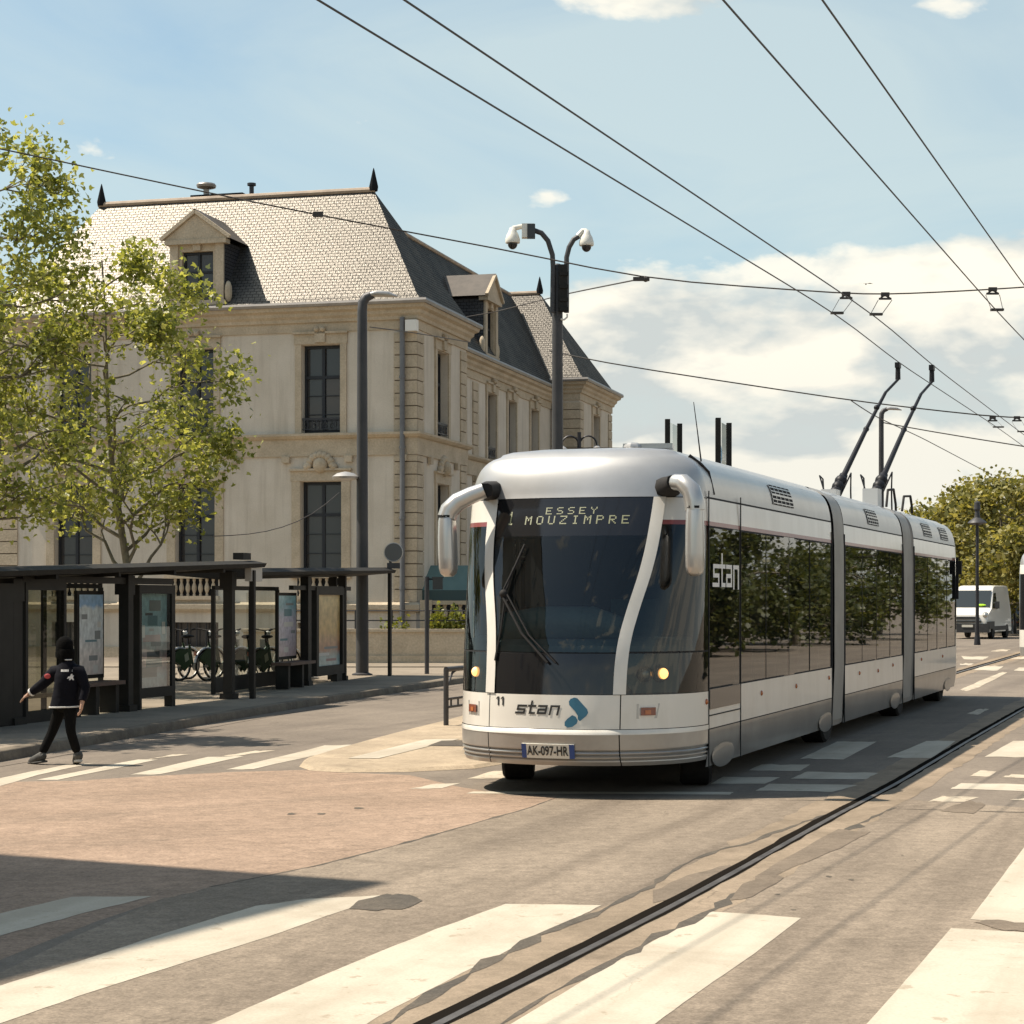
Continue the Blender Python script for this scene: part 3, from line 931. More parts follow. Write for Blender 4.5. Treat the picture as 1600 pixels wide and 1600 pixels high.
# returns, left end, back
w.face([(0, P1, 0), (-WSB, P1, 0), (-WSB, P1, EAVE), (0, P1, EAVE)])
w.face([(0, P2, 0), (-WSB, P2, 0), (-WSB, P2, EAVE), (0, P2, EAVE)])
w.face([(XL, 0, 0), (XL, P1, 0), (XL, P1, EAVE), (XL, 0, EAVE)])
w.face([(XL, P1, 0), (-6.2, P1, 0), (-6.2, P1, EAVE), (XL, P1, EAVE)])
w.face([(-6.2, P1, 0), (-6.2, P2, 0), (-6.2, P2, EAVE-.4), (-6.2, P1, EAVE-.4)])
w.face([(-6.2, P2, 0), (XL, P2, 0), (XL, P2, EAVE), (-6.2, P2, EAVE)])
w.face([(XL, P2, 0), (XL, P3, 0), (XL, P3, EAVE), (XL, P2, EAVE)])
w.face([(XL, P3, 0), (0, P3, 0), (0, P3, EAVE), (XL, P3, EAVE)])
w.build('wall', m_plaster, HB, recalc=False)


def sweep(mb, path, prof, mi=0, closed=False):
    """prof: (out, z) outline swept along a plan path; outwards is to the right of the walking direction reversed sign by prof"""
    n = len(path); rows = []
    P = [Vector((x, y, 0)) for x, y in path]
    for i in range(n):
        def nrm(a, b):
            t = (b-a).normalized(); return Vector((t.y, -t.x, 0))
        if i == 0: m = nrm(P[0], P[1]); k = 1
        elif i == n-1: m = nrm(P[-2], P[-1]); k = 1
        else:
            n0, n1 = nrm(P[i-1], P[i]), nrm(P[i], P[i+1]); m = (n0+n1).normalized(); k = 1/max(.3, m.dot(n0))
        rows.append([P[i] + m*(o*k) + Vector((0, 0, z)) for o, z in prof])
    mb.grid(rows, mi, True)
    mb.face(rows[0], mi); mb.face(rows[-1][::-1], mi)


pav1 = [(XL, P1), (XL, 0), (0, 0), (0, P1), (-WSB, P1)]
wing = [(-WSB, P1+.01), (-WSB, P2-.01)]
pav2 = [(-WSB, P2), (0, P2), (0, P3), (-6, P3)]


def cornice_prof(z):
    return [(-.05, z-.70), (.05, z-.70), (.05, z-.42), (.12, z-.40), (.14, z-.30), (.22, z-.22), (.24, z-.12), (.36, z-.06), (.40, z+.06), (-.05, z+.06)]


c = MB()
sweep(c, pav1, cornice_prof(EAVE)); sweep(c, wing, cornice_prof(EAVE-.4)); sweep(c, pav2, cornice_prof(EAVE))
c.build('cornice', m_stone, HB)
# dentil-like brackets stay part of the frieze look; string course between the storeys
c = MB()
sp = [(-.05, 6.42), (.06, 6.42), (.06, 6.95), (.14, 6.98), (.22, 7.06), (.22, 7.13), (-.05, 7.13)]
for p in (pav1, wing, pav2): sweep(c, p, sp)
for s in (-1.3, -5.2, -9.4, -13.2):
    for q in (-.9, .9): pbox(c, FR, s+q-.13, s+q+.13, .02, .16, 6.22, 6.42)
for pl, ss in ((RP, (1.3, 4.3)), (RW_, (7.2, 10.8, 15, 18)), (RP, (24.4, 27.8))):
    for s in ss: pbox(c, pl, s-.13, s+.13, .02, .14, 6.2, 6.42)
c.build('string_course', m_stone, HB)
c = MB()
sp = [(-.05, 1.5), (.10, 1.5), (.16, 1.58), (.16, 1.72), (.05, 1.8), (-.05, 1.8)]
for p in (pav1, wing, pav2): sweep(c, p, sp)
sp = [(-.04, 0), (.09, 0), (.09, .34), (.05, .36), (-.04, .36)]
for p in (pav1, wing, pav2): sweep(c, p, sp)
c.build('plinth', m_stone, HB)


def quoins(pl_a, sa, da, pl_b, sb, db, z0, z1):
    """rusticated corner stones: on facade a from sa inwards (da = +-1) and on facade b"""
    q = MB(); z = z0; i = 0; h = .40
    while z < z1-.1:
        top = min(z+h-.035, z1)
        L = .72
        if pl_a is not None:
            a0, a1 = sorted((sa - da*.045, sa+da*L)); pbox(q, pl_a, a0, a1, -.04, .045, z, top)
        if pl_b is not None:
            b0, b1 = sorted((sb + db*.0, sb+db*L)); pbox(q, pl_b, b0, b1, -.04, .045, z, top)
        z += h; i += 1
    o = q.build('quoins', m_stone, HB)
    j = MB()
    if pl_a is not None:
        a0, a1 = sorted((sa, sa+da*.70)); pbox(j, pl_a, a0, a1, -.02, .006, z0, z1)
    if pl_b is not None:
        b0, b1 = sorted((sb, sb+db*.70)); pbox(j, pl_b, b0, b1, -.02, .006, z0, z1)
    j.build('joint', m_joint, o)


for (za, zb) in ((1.82, 6.4), (7.16, EAVE-.8)):
    quoins(FR, 0, -1, RP, 0, 1, za, zb)
    quoins(None, 0, 0, RP, P1, -1, za, zb)
    quoins(FR, XL, 1, None, 0, 0, za, zb)
    quoins(None, 0, 0, RW_, P1+.45, 1, za, zb-.4 if zb > 8 else zb)
    quoins(None, 0, 0, RW_, 11.3, -1, za, zb-.4 if zb > 8 else zb)
    quoins(FF, 0, -1, RP, P2, 1, za, zb)
    quoins(None, 0, 0, RP, P3, -1, za, zb)


def slope(mb, pts, mi=0):
    """roof facet with metric uv: u along the eave (first edge), v up the slope"""
    P = [Vector(p) for p in pts]
    u = (P[1]-P[0]).normalized(); nrm = u.cross(P[-1]-P[0]).normalized(); v = nrm.cross(u)
    mb.face(P, mi, [((p-P[0]).dot(u), (p-P[0]).dot(v)) for p in P])


RZ = 15.35


def hip_roof(mb, x0, x1, y0, y1, ze, zr, hx, cut_left=False):
    e = .36; kx, kz = .32, .34        # bell-cast foot
    ym = (y0+y1)/2
    E = [(x0-e, y0-e, ze+.05), (x1+e, y0-e, ze+.05), (x1+e, y1+e, ze+.05), (x0-e, y1+e, ze+.05)]
    I = [(x0-e+kx, y0-e+kx, ze+.05+kz), (x1+e-kx, y0-e+kx, ze+.05+kz), (x1+e-kx, y1+e-kx, ze+.05+kz), (x0-e+kx, y1+e-kx, ze+.05+kz)]
    r0, r1 = (x0+hx, ym, zr), (x1-hx, ym, zr)
    for i in range(4):
        j = (i+1) % 4; slope(mb, [E[i], E[j], I[j], I[i]])
    slope(mb, [I[0], I[1], r1, r0]); slope(mb, [I[2], I[3], r0, r1])
    slope(mb, [I[1], I[2], r1]); slope(mb, [I[3], I[0], r0])
    return r0, r1


rf = MB()
ra, rb = hip_roof(rf, XL, 0, 0, P1, EAVE, RZ, 2.35)
rc, rd = hip_roof(rf, XL, 0, P2, P3, EAVE, RZ+.1, 2.55)
xr = -3.7; ze = EAVE-.4
slope(rf, [(-WSB+.36, P1-2.0, ze+.05), (-WSB+.36, P2+2.2, ze+.05), (-WSB+.1, P2+2.2, ze+.4), (-WSB+.1, P1-2.0, ze+.4)])
slope(rf, [(-WSB+.1, P1-2.0, ze+.4), (-WSB+.1, P2+2.2, ze+.4), (xr, P2+2.6, RZ-.06), (xr, P1-2.4, RZ-.06)])
slope(rf, [(-6.6, P2+2.2, ze+.05), (-6.6, P1-2.0, ze+.05), (xr, P1-2.4, RZ-.06), (xr, P2+2.6, RZ-.06)])
roof = rf.build('roof', m_slate, HB)
rg = MB()
rg.tube([(ra[0]-.1, ra[1], RZ+.02), (rb[0]+.05, rb[1], RZ+.02)], .10, 8); rg.tube([(rc[0], rc[1], RZ+.12), (rd[0], rd[1], RZ+.12)], .10, 8)
rg.tube([(xr, P1-2.3, RZ-.04), (xr, P2+2.4, RZ-.04)], .09, 8)
rg.build('ridge', m_ridge, roof)
for p in (ra, rb, rc, rd):
    f = MB(); f.lathe([(.14, -.02), (.16, .1), (.15, .16), (.09, .42), (.04, .64), (.01, .74)], (p[0], p[1], p[2]), 8)
    f.build('finial', m_slate2, roof, smooth=40)
g = MB()
gp = [(.34, .05), (.46, .05), (.485, .13), (.46, .20), (.36, .20)]
sweep(g, pav1, [(o, z+EAVE) for o, z in gp]); sweep(g, wing, [(o, z+EAVE-.4) for o, z in gp]); sweep(g, pav2, [(o, z+EAVE) for o, z in gp])
g.build('gutter', m_zinc, HB)
# downpipes with their funnel heads
for pl, s, z1 in ((FR, -.40, EAVE-.35), (RW_, P1+.25, EAVE-.9), (RW_, P2-.25, EAVE-.9)):
    d = MB(); d.tube([pl(s, .16, .1), pl(s, .16, z1)], .085, 8)
    for z in (2.2, 4.4, 6.6, 8.8): d.tube([pl(s, .16, z), pl(s, .16, z+.08)], .105, 8)
    d.build('downpipe', m_pipe, HB, smooth=40)
bx = MB(); pbox(bx, FR, -.26, .1, .05, .30, 10.25, 10.6); bx.build('junction_box', m_white, HB)
# rooftop gear behind the ridge
v = MB(); v.box((-8.1, 3.6, RZ+.02), (1.9, .8, .5)); v.build('roof_hatch', m_slate2, HB)
v = MB(); v.lathe([(.10, 0), (.10, .28), (.32, .34), (.34, .42), (.30, .47), (.05, .5)], (-8.55, 3.4, RZ+.2), 12); v.build('roof_vent', m_zinc, HB, smooth=40)
v = MB(); v.lathe([(.08, 0), (.08, .4), (.15, .42), (.15, .5)], (-6.9, 3.4, RZ+.1), 10); v.build('roof_vent', m_iron, HB, smooth=40)
v = MB(); v.box((-4.6, 3.7, RZ+.12), (1.3, .7, .14)); v.build('roof_hatch', m_zinc, HB)
for i, (x, z) in enumerate(((-5.05, 14.55), (-1.9, 13.9))):
    pass


def dormer(pl, s, z0, o_face, w=1.95, h=2.25, run=3.0):
    """pedimented stone dormer: front at o_face (outwards), running back into the slope"""
    d = MB(); a, b = s-w/2, s+w/2; ww = .54; zt = z0+h
    wz0, wz1 = z0+.16, z0+h-.22
    wall(d, Plane(pl.k, pl(0, o_face, 0).y if pl.k == 'F' else pl(0, o_face, 0).x), a, b, z0, zt, [(s-ww, s+ww, wz0, wz1)], .2)
    q = lambda m_, x0, x1, o0, o1, c0, c1: pbox(m_, pl, x0, x1, o_face+o0, o_face+o1, c0, c1)
    q(d, a-.03, a+.25, .002, .08, z0+.1, zt); q(d, b-.25, b+.03, .002, .08, z0+.1, zt)
    q(d, a-.1, b+.1, -.1, .13, z0-.02, z0+.14)
    q(d, a-.16, b+.16, -.15, .20, zt, zt+.14)
    q(d, s-.13, s+.13, .0, .1, wz1+.02, zt)
    # consoles at the foot
    for x in (a-.16, b+.16): d.ball(pl(x, o_face-.02, z0+.4), (.13, .13, .36), 8, 6)
    # pediment with raised rakes
    ap = zt+.14+.82
    A = [pl(a-.22, o_face+.16, zt+.14), pl(b+.22, o_face+.16, zt+.14), pl(s, o_face+.16, ap)]
    d.face(A)
    for x0, x1 in ((a-.3, s), (b+.3, s)):
        d.bar(pl(x0, o_face+.2, zt+.17), pl(x1, o_face+.2, ap+.08), .12, .11)
    o = d.build('dormer', m_stone, HB, smooth=35)
    f = MB()
    fp = Plane(pl.k, pl(0, o_face, 0).y if pl.k == 'F' else pl(0, o_face, 0).x)
    for x0, x1 in ((s-ww, s-ww+.07), (s+ww-.07, s+ww), (s-.04, s+.04)): pbox(f, fp, x0, x1, -.2, -.13, wz0, wz1)
    for z in (wz0, (wz0+wz1)/2+.1, wz1-.08): pbox(f, fp, s-ww+.07, s-.04, -.19, -.14, z, z+.07); pbox(f, fp, s+.04, s+ww-.07, -.19, -.14, z, z+.07)
    f.build('frame', m_winframe, o)
    g = MB(); g.face([fp(s-ww, -.195, wz0), fp(s+ww, -.195, wz0), fp(s+ww, -.195, wz1), fp(s-ww, -.195, wz1)]); g.build('pane', m_winglass, o)
    k = MB()
    for x in (a, b):
        slope(k, [pl(x, o_face-.02, z0-.1), pl(x, o_face-run, z0-.1), pl(x, o_face-run, zt+.1), pl(x, o_face-.02, zt+.1)])
    k.build('cheek', m_slate2, o)
    r = MB()
    slope(r, [pl(a-.25, o_face+.24, zt+.16), pl(a-.25, o_face-run, zt+.16), pl(s, o_face-run, ap+.16), pl(s, o_face+.24, ap+.16)])
    slope(r, [pl(b+.25, o_face-run, zt+.16), pl(b+.25, o_face+.24, zt+.16), pl(s, o_face+.24, ap+.16), pl(s, o_face-run, ap+.16)])
    r.build('dormer_roof', m_lead, o)


dormer(FR, -7.35, EAVE+.30, .05, w=1.8, h=1.95)
dormer(RW_, 13.0, EAVE-.1, .0, w=1.7, h=2.1)

# balustrade under the ground-floor windows (front)
for x in cols:
    bl = MB()
    for k in range(7):
        bl.lathe([(.05, 0), (.05, .05), (.035, .08), (.085, .22), (.08, .3), (.035, .44), (.055, .5), (.055, .56)], FR(x-.66+1.32*k/6, .08, 2.0), 8)
    pbox(bl, FR, x-.85, x+.85, -.02, .18, 2.56, 2.66); pbox(bl, FR, x-.85, x+.85, -.02, .16, 1.88, 2.0)
    bl.build('balustrade', m_stone, HB, smooth=40)
    bb = MB(); pbox(bb, FR, x-.8, x+.8, -.015, .004, 2.0, 2.56); bb.build('shade_plate', m_dark, HB)  # flat dark plate painted as the shade behind the balusters

# ------------------------------------------------ terrace wall, balustrade and planting in front of the house
TW = MB()
p0, p1 = G(380, 1036), G(790, 1036)
YW = p0.y
TW.box(((p0.x+p1.x)/2, YW+.2, .46), (p1.x-p0.x, .4, .92)); TW.box(((p0.x+p1.x)/2, YW+.2, .965), (p1.x-p0.x+.1, .5, .09))
TW.box(((p0.x+p1.x)/2, YW-.03, .11), (p1.x-p0.x, .06, .22))
tag(TW.build('terrace_wall', m_stone), 'low tan stone terrace wall with coping in front of the mansion', 'wall')
bz = thing('stone_balustrade', 'stone balustrade with turned balusters on the terrace beside the mansion corner', 'balustrade', (0, 0, 0))
xa, xb = D(672, 960, 60.9).x, D(790, 960, 60.9).x
bs = MB(); bs.box(((xa+xb)/2, 60.9, 1.79), (xb-xa, .3, .12)); bs.box(((xa+xb)/2, 60.9, 1.17), (xb-xa, .3, .1)); bs.box((xa-.12, 60.9, 1.42), (.36, .36, .9))
bs.box(((xa+xb)/2, 60.9, .6), (xb-xa, .34, 1.02))
bs.build('rail', m_stone, bz)
k = 0
x = xa+.22
while x < xb:
    q = MB(); q.lathe([(.07, 0), (.07, .05), (.045, .08), (.10, .2), (.095, .27), (.04, .42), (.065, .47), (.065, .51)], (x, 60.9, 1.22), 8)
    q.build('baluster', m_stone, bz, smooth=40); x += .235
bk = MB(); bk.box(((xa+xb)/2, 61.4, 1.3), (xb-xa, .1, .9)); bk.build('backing', m_dark, bz)  # dark board in place of the shade between the balusters
# teal awning stretched beyond the balustrade
aw = MB()
ya = 62.5
pA, pB = D(652, 945, ya), D(800, 945, ya)
zb, zm, zt = D(700, 945, ya).z, D(700, 922, ya).z, D(700, 900, ya).z
aw.box(((pA.x+pB.x)/2, ya, (zb+zm)/2), (pB.x-pA.x, .06, zm-zb), 1)
aw.face([(pA.x, ya-.02, zm), (pB.x, ya-.02, zm), (pB.x+.1, ya+1.0, zt+.35), (pA.x-.0, ya+1.0, zt+.35)], 0)
aw.face([(pA.x, ya-.02, zm), (pA.x, ya+1.0, zt+.35), (pA.x, ya+1.0, zm)], 0)
for xx in (pA.x+.05, pB.x-.1): aw.box((xx, ya+.1, zb/2), (.06, .06, zb), 1)
tag(aw.build('awning', [M_('awning_teal', (0.13, 0.2, 0.175), (0.1, 0.16, 0.14), scale=1, rough=.7), M_('awning_valance', (0.045, 0.075, 0.07), rough=.7)]),
    'teal canvas awning with a dark valance at the mansion corner', 'awning')
# two-rail metal fence before the planting
fe = thing('railing_fence', 'thin dark two-rail metal fence standing on the terrace wall', 'fence', (0, 0, 0))
yf = YW+.3
xa, xb = D(440, 960, yf).x, D(728, 960, yf).x
f = MB()
for zz in (1.26, 1.55): f.tube([(xa, yf, zz), (xb, yf, zz)], .022, 6)
f.build('rail', m_iron, fe)
for i in range(6):
    xx = xa + (xb-xa)*i/5
    q = MB(); q.tube([(xx, yf, .98), (xx, yf, 1.57)], .024, 6); q.build('post', m_iron, fe)

# ================================================================== ARTICULATED TROLLEYBUS
m_bwhite = M_('bus_white', (0.70, 0.665, 0.59), (0.585, 0.545, 0.465), scale=2.4, rough=0.28, coat=0.5, detail=9, stretch=(1, 1, .35), lo=.42, hi=.75)
m_bsilver = M_('bus_silver', (0.47, 0.465, 0.45), (0.39, 0.385, 0.37), scale=1.2, rough=0.34, metal=0.5, coat=0.2, detail=8)
m_bgrey = M_('bus_skirt_silver', (0.40, 0.39, 0.365), (0.32, 0.305, 0.28), scale=1.8, rough=0.3, metal=0.5, coat=0.3, detail=9)
m_bcover = M_('bus_wheel_cover', (0.30, 0.29, 0.265), (0.24, 0.23, 0.21), scale=2, rough=0.5, metal=0.2)
m_skirt = M_('bus_side_skirt', (0.27, 0.262, 0.245), (0.20, 0.193, 0.178), scale=1.6, rough=0.3, metal=0.4, coat=0.3, detail=9)  # skirt silver, darkened in colour for the shaded ground it mirrors
m_bred = M_('bus_red_stripe', (0.22, 0.05, 0.045), rough=0.35, coat=0.4)
m_bblack = M_('bus_black_gloss', (0.012, 0.012, 0.013), rough=0.08, spec=0.6)
m_rubber = M_('rubber_black', (0.012, 0.0115, 0.011), (0.022, 0.02, 0.019), scale=8, rough=0.75, spec=.25)
m_seam = M_('panel_gap', (0.01, 0.01, 0.01), rough=0.9)
m_bellow = M_('bellows_grey', (0.30, 0.28, 0.25), (0.22, 0.2, 0.18), scale=2, rough=0.6)
m_screen = glass_mat('windscreen_glass', (0.62, 0.68, 0.68), refl=1.35, ior=1.5, clear=0.8)
m_side = glass_mat('side_window_glass', (0.52, 0.55, 0.53), refl=1.15, rough=0.012, ior=1.6, clear=0.75)
m_led = M_('led_dots', (0.22, 0.225, 0.13), rough=0.5, emit=(0.6, 0.6, 0.34, 0.07))
m_lamp = M_('headlamp_lit', (0.8, 0.55, 0.3), rough=0.2, emit=(1.0, 0.45, 0.12, 1.5))
m_lampc = M_('headlamp_clear', (0.55, 0.52, 0.46), rough=0.12, metal=0.6)
m_orange = M_('indicator_orange', (0.40, 0.11, 0.02), rough=0.2, coat=.5)
m_dkred = M_('lamp_dark_red', (0.20, 0.05, 0.02), rough=0.25, coat=.5)
m_blue = M_('emblem_blue', (0.03, 0.13, 0.20), rough=0.4)
m_black_txt = M_('lettering_black', (0.02, 0.019, 0.017), rough=0.5)
m_white_txt = M_('lettering_white', (0.74, 0.73, 0.69), rough=0.5)
m_plate = M_('plate_white', (0.68, 0.65, 0.56), rough=0.4)
m_plblue = M_('plate_blue', (0.02, 0.06, 0.22), rough=0.4)
m_int = M_('interior_dark', (0.03, 0.033, 0.036), rough=0.8)
m_intfloor = M_('interior_floor', (0.10, 0.10, 0.10), rough=0.8)
m_seat = M_('seat_teal', (0.05, 0.10, 0.105), (0.04, 0.075, 0.08), scale=12, rough=0.8)
m_dash = M_('dashboard_teal_grey', (0.22, 0.29, 0.275), (0.16, 0.22, 0.21), scale=4, rough=0.55)
m_mirror = M_('mirror_silver', (0.52, 0.505, 0.475), rough=0.3, metal=0.6, coat=.3)
m_pole = M_('trolley_pole_black', (0.014, 0.014, 0.016), rough=0.5, spec=.25)
m_wheelrim = M_('wheel_rim', (0.2, 0.19, 0.18), rough=0.5, metal=.5)

NOSE = 1.3          # length of the rounded cab front
BUS_O = Vector((0.336, 18.897, 0)); BUS_RZ = -math.atan2(0.337, 0.9415)
_zk = [.30, .36, .45, .62, .66, .98, 1.4, 2.0, 2.5, 2.9, 3.05, 3.17, 3.27, 3.35, 3.40, 3.425]
_uk = [.10, .05, .02, .0, .035, .06, .13, .34, .56, .76, .81, .86, .92, 1.0, 1.11, 1.30]
_wk = [1.22, 1.24, 1.25, 1.25, 1.25, 1.25, 1.25, 1.25, 1.25, 1.235, 1.215, 1.18, 1.115, 1.0, .83, .45]


def _ip(z, K):
    return float(np.interp(z, _zk, K))


def _sm(z, K, h):
    return sum(_ip(min(max(z+d*h, .30), 3.425), K) for d in (-1, -.5, 0, .5, 1))/5


def bu0(z):
    h = .16 if .85 < z < 2.75 else (.05 if 2.75 <= z < 3.37 else .008)
    return _sm(z, _uk, h)


def bw(z):
    h = .06 if 2.6 < z < 3.37 else .004
    return _sm(z, _wk, h)


PEX = 2.2


def nose_phi(phi, z, off=0.0):
    def P(ph, zz):
        zz = min(max(zz, .30), 3.425)
        w = bw(zz); u0 = bu0(zz); d = NOSE-u0
        s = math.sin(ph); c = math.cos(ph)
        return Vector((w*math.copysign(abs(s)**(2/PEX), s), u0 + d*(1-abs(c)**(2/PEX)), zz))
    p = P(phi, z)
    if off:
        e = 1e-3
        a = P(min(phi+e*8, pi/2-1e-5), z) - P(max(phi-e*8, -pi/2+1e-5), z); b = P(phi, z+e*10) - P(phi, z-e*10)
        n = a.cross(b)
        if n.length > 1e-12:
            n.normalize()
            if n.y > 0.2 and abs(phi) < 1.2: n = -n
            elif abs(phi) >= 1.2 and n.x*phi < 0: n = -n
            p = p + n*off
    return p


def phi_of(v, z):
    x = min(1.0, abs(v)/bw(z))
    return math.copysign(math.asin(x**(PEX/2)), v)


def nose(v, z, off=0.0):
    return nose_phi(phi_of(v, z), z, off)


def nose_u(v, z):
    return nose(v, z).y


def panel(mb, fa, fb, z0, z1, nphi=16, nz=10, off=0.0, mi=0, zs=None, bump=None):
    """part of the nose skin between the curves fa(z) .. fb(z) (angles)"""
    rows = []
    zz = zs if zs is not None else np.linspace(z0, z1, nz)
    for z in zz:
        a, b = fa(z), fb(z)
        rows.append([nose_phi(a+(b-a)*j/nphi, z, off + (bump(z) if bump else 0)) for j in range(nphi+1)])
    mb.grid(rows, mi)
    return rows


def halfw(z):
    return float(np.interp(z, [.98, 1.38, 1.66, 1.95, 2.3, 2.6, 2.9], [.65, .655, .69, .76, .83, .85, .865]))


def hw(z): return sum(halfw(min(max(z+d, .98), 2.9)) for d in (-.2, -.1, 0, .1, .2))/5


PW = .055           # half width of the pale pillars
H90 = pi/2 - 1e-4
inner = lambda sg, e=0.0: (lambda z: phi_of(sg*(hw(z)-PW-e), z))
outer = lambda sg, e=0.0: (lambda z: phi_of(sg*(hw(z)+PW+e), z))
const = lambda c: (lambda z: c)

# stroke lettering ------------------------------------------------------------
STAN = {
    's': [[(1, .9), (.1, .9), (.1, .5), (.9, .5), (.9, .1), (0, .1)]],
    't': [[(.25, 1.38), (.25, .1), (.72, .1)], [(0, .9), (.7, .9)]],
    'a': [[(.08, .9), (.9, .9), (.9, .1), (.1, .1), (.1, .5), (.8, .5)]],
    'n': [[(.1, 0), (.1, .9), (.9, .9), (.9, 0)]],
}


def stroke_word(word, h, wd, th, slant, gap):
    """list of quads (x, y) of a stroke word; x-height h"""
    out = []; x = 0.0
    for ch in word:
        for st in STAN[ch]:
            for a, b in zip(st[:-1], st[1:]):
                ax, ay, bx, by = a[0]*wd+x, a[1]*h, b[0]*wd+x, b[1]*h
                L = math.hypot(bx-ax, by-ay); dx, dy = (bx-ax)/L, (by-ay)/L
                ax -= dx*th*.5; ay -= dy*th*.5; bx += dx*th*.5; by += dy*th*.5
                nx, ny = -dy*th*.5, dx*th*.5
                out.append([(ax+nx, ay+ny), (bx+nx, by+ny), (bx-nx, by-ny), (ax-nx, ay-ny)])
        x += (wd*.74 if ch == 't' else wd) + gap
    out = [[(px + py*slant, py) for px, py in q] for q in out]
    return out, x-gap


def capsule(p, q, r, n=7):
    d = math.atan2(q[1]-p[1], q[0]-p[0]); o = []
    for c, s in ((q, -pi/2), (p, pi/2)):
        for i in range(n+1):
            t = d+s+pi*i/n; o.append((c[0]+r*math.cos(t), c[1]+r*math.sin(t)))
    return o


def font_mesh(text, size):
    """triangles of Blender's own typeface as lists of 2-D points"""
    cu = bpy.data.curves.new('text', 'FONT'); cu.body = text; cu.size = size; cu.align_x = 'CENTER'; cu.align_y = 'CENTER'
    cu.resolution_u = 3; cu.offset = size*.022
    ob = bpy.data.objects.new('text', cu); COL.objects.link(ob)
    dg = bpy.context.evaluated_depsgraph_get(); me = ob.evaluated_get(dg).to_mesh()
    P = [[(me.vertices[i].co.x, me.vertices[i].co.y) for i in p.vertices] for p in me.polygons]
    ob.evaluated_get(dg).to_mesh_clear()
    bpy.data.objects.remove(ob); bpy.data.curves.remove(cu)
    return P


def on_nose(mb, polys, v0, z0, sx=1.0, sz=1.0, off=.004, mi=0):
    for i, q in enumerate(polys):
        mb.face([nose(v0+x*sx, z0+y*sz, off+.00025*(i % 5)) for x, y in q], mi)


DOTS = {'E': ("11111", "10000", "10000", "11110", "10000", "10000", "11111"), 'S': ("01111", "10000", "10000", "01110", "00001", "00001", "11110"),
        'Y': ("10001", "10001", "01010", "00100", "00100", "00100", "00100"), 'M': ("10001", "11011", "10101", "10101", "10001", "10001", "10001"),
        'O': ("01110", "10001", "10001", "10001", "10001", "10001", "01110"), 'U': ("10001", "10001", "10001", "10001", "10001", "10001", "01110"),
        'Z': ("11111", "00001", "00010", "00100", "01000", "10000", "11111"), 'I': ("01110", "00100", "00100", "00100", "00100", "00100", "01110"),
        'P': ("11110", "10001", "10001", "11110", "10000", "10000", "10000"), 'R': ("11110", "10001", "10001", "11110", "10100", "10010", "10001"),
        '1': ("00100", "01100", "00100", "00100", "00100", "00100", "01110")}


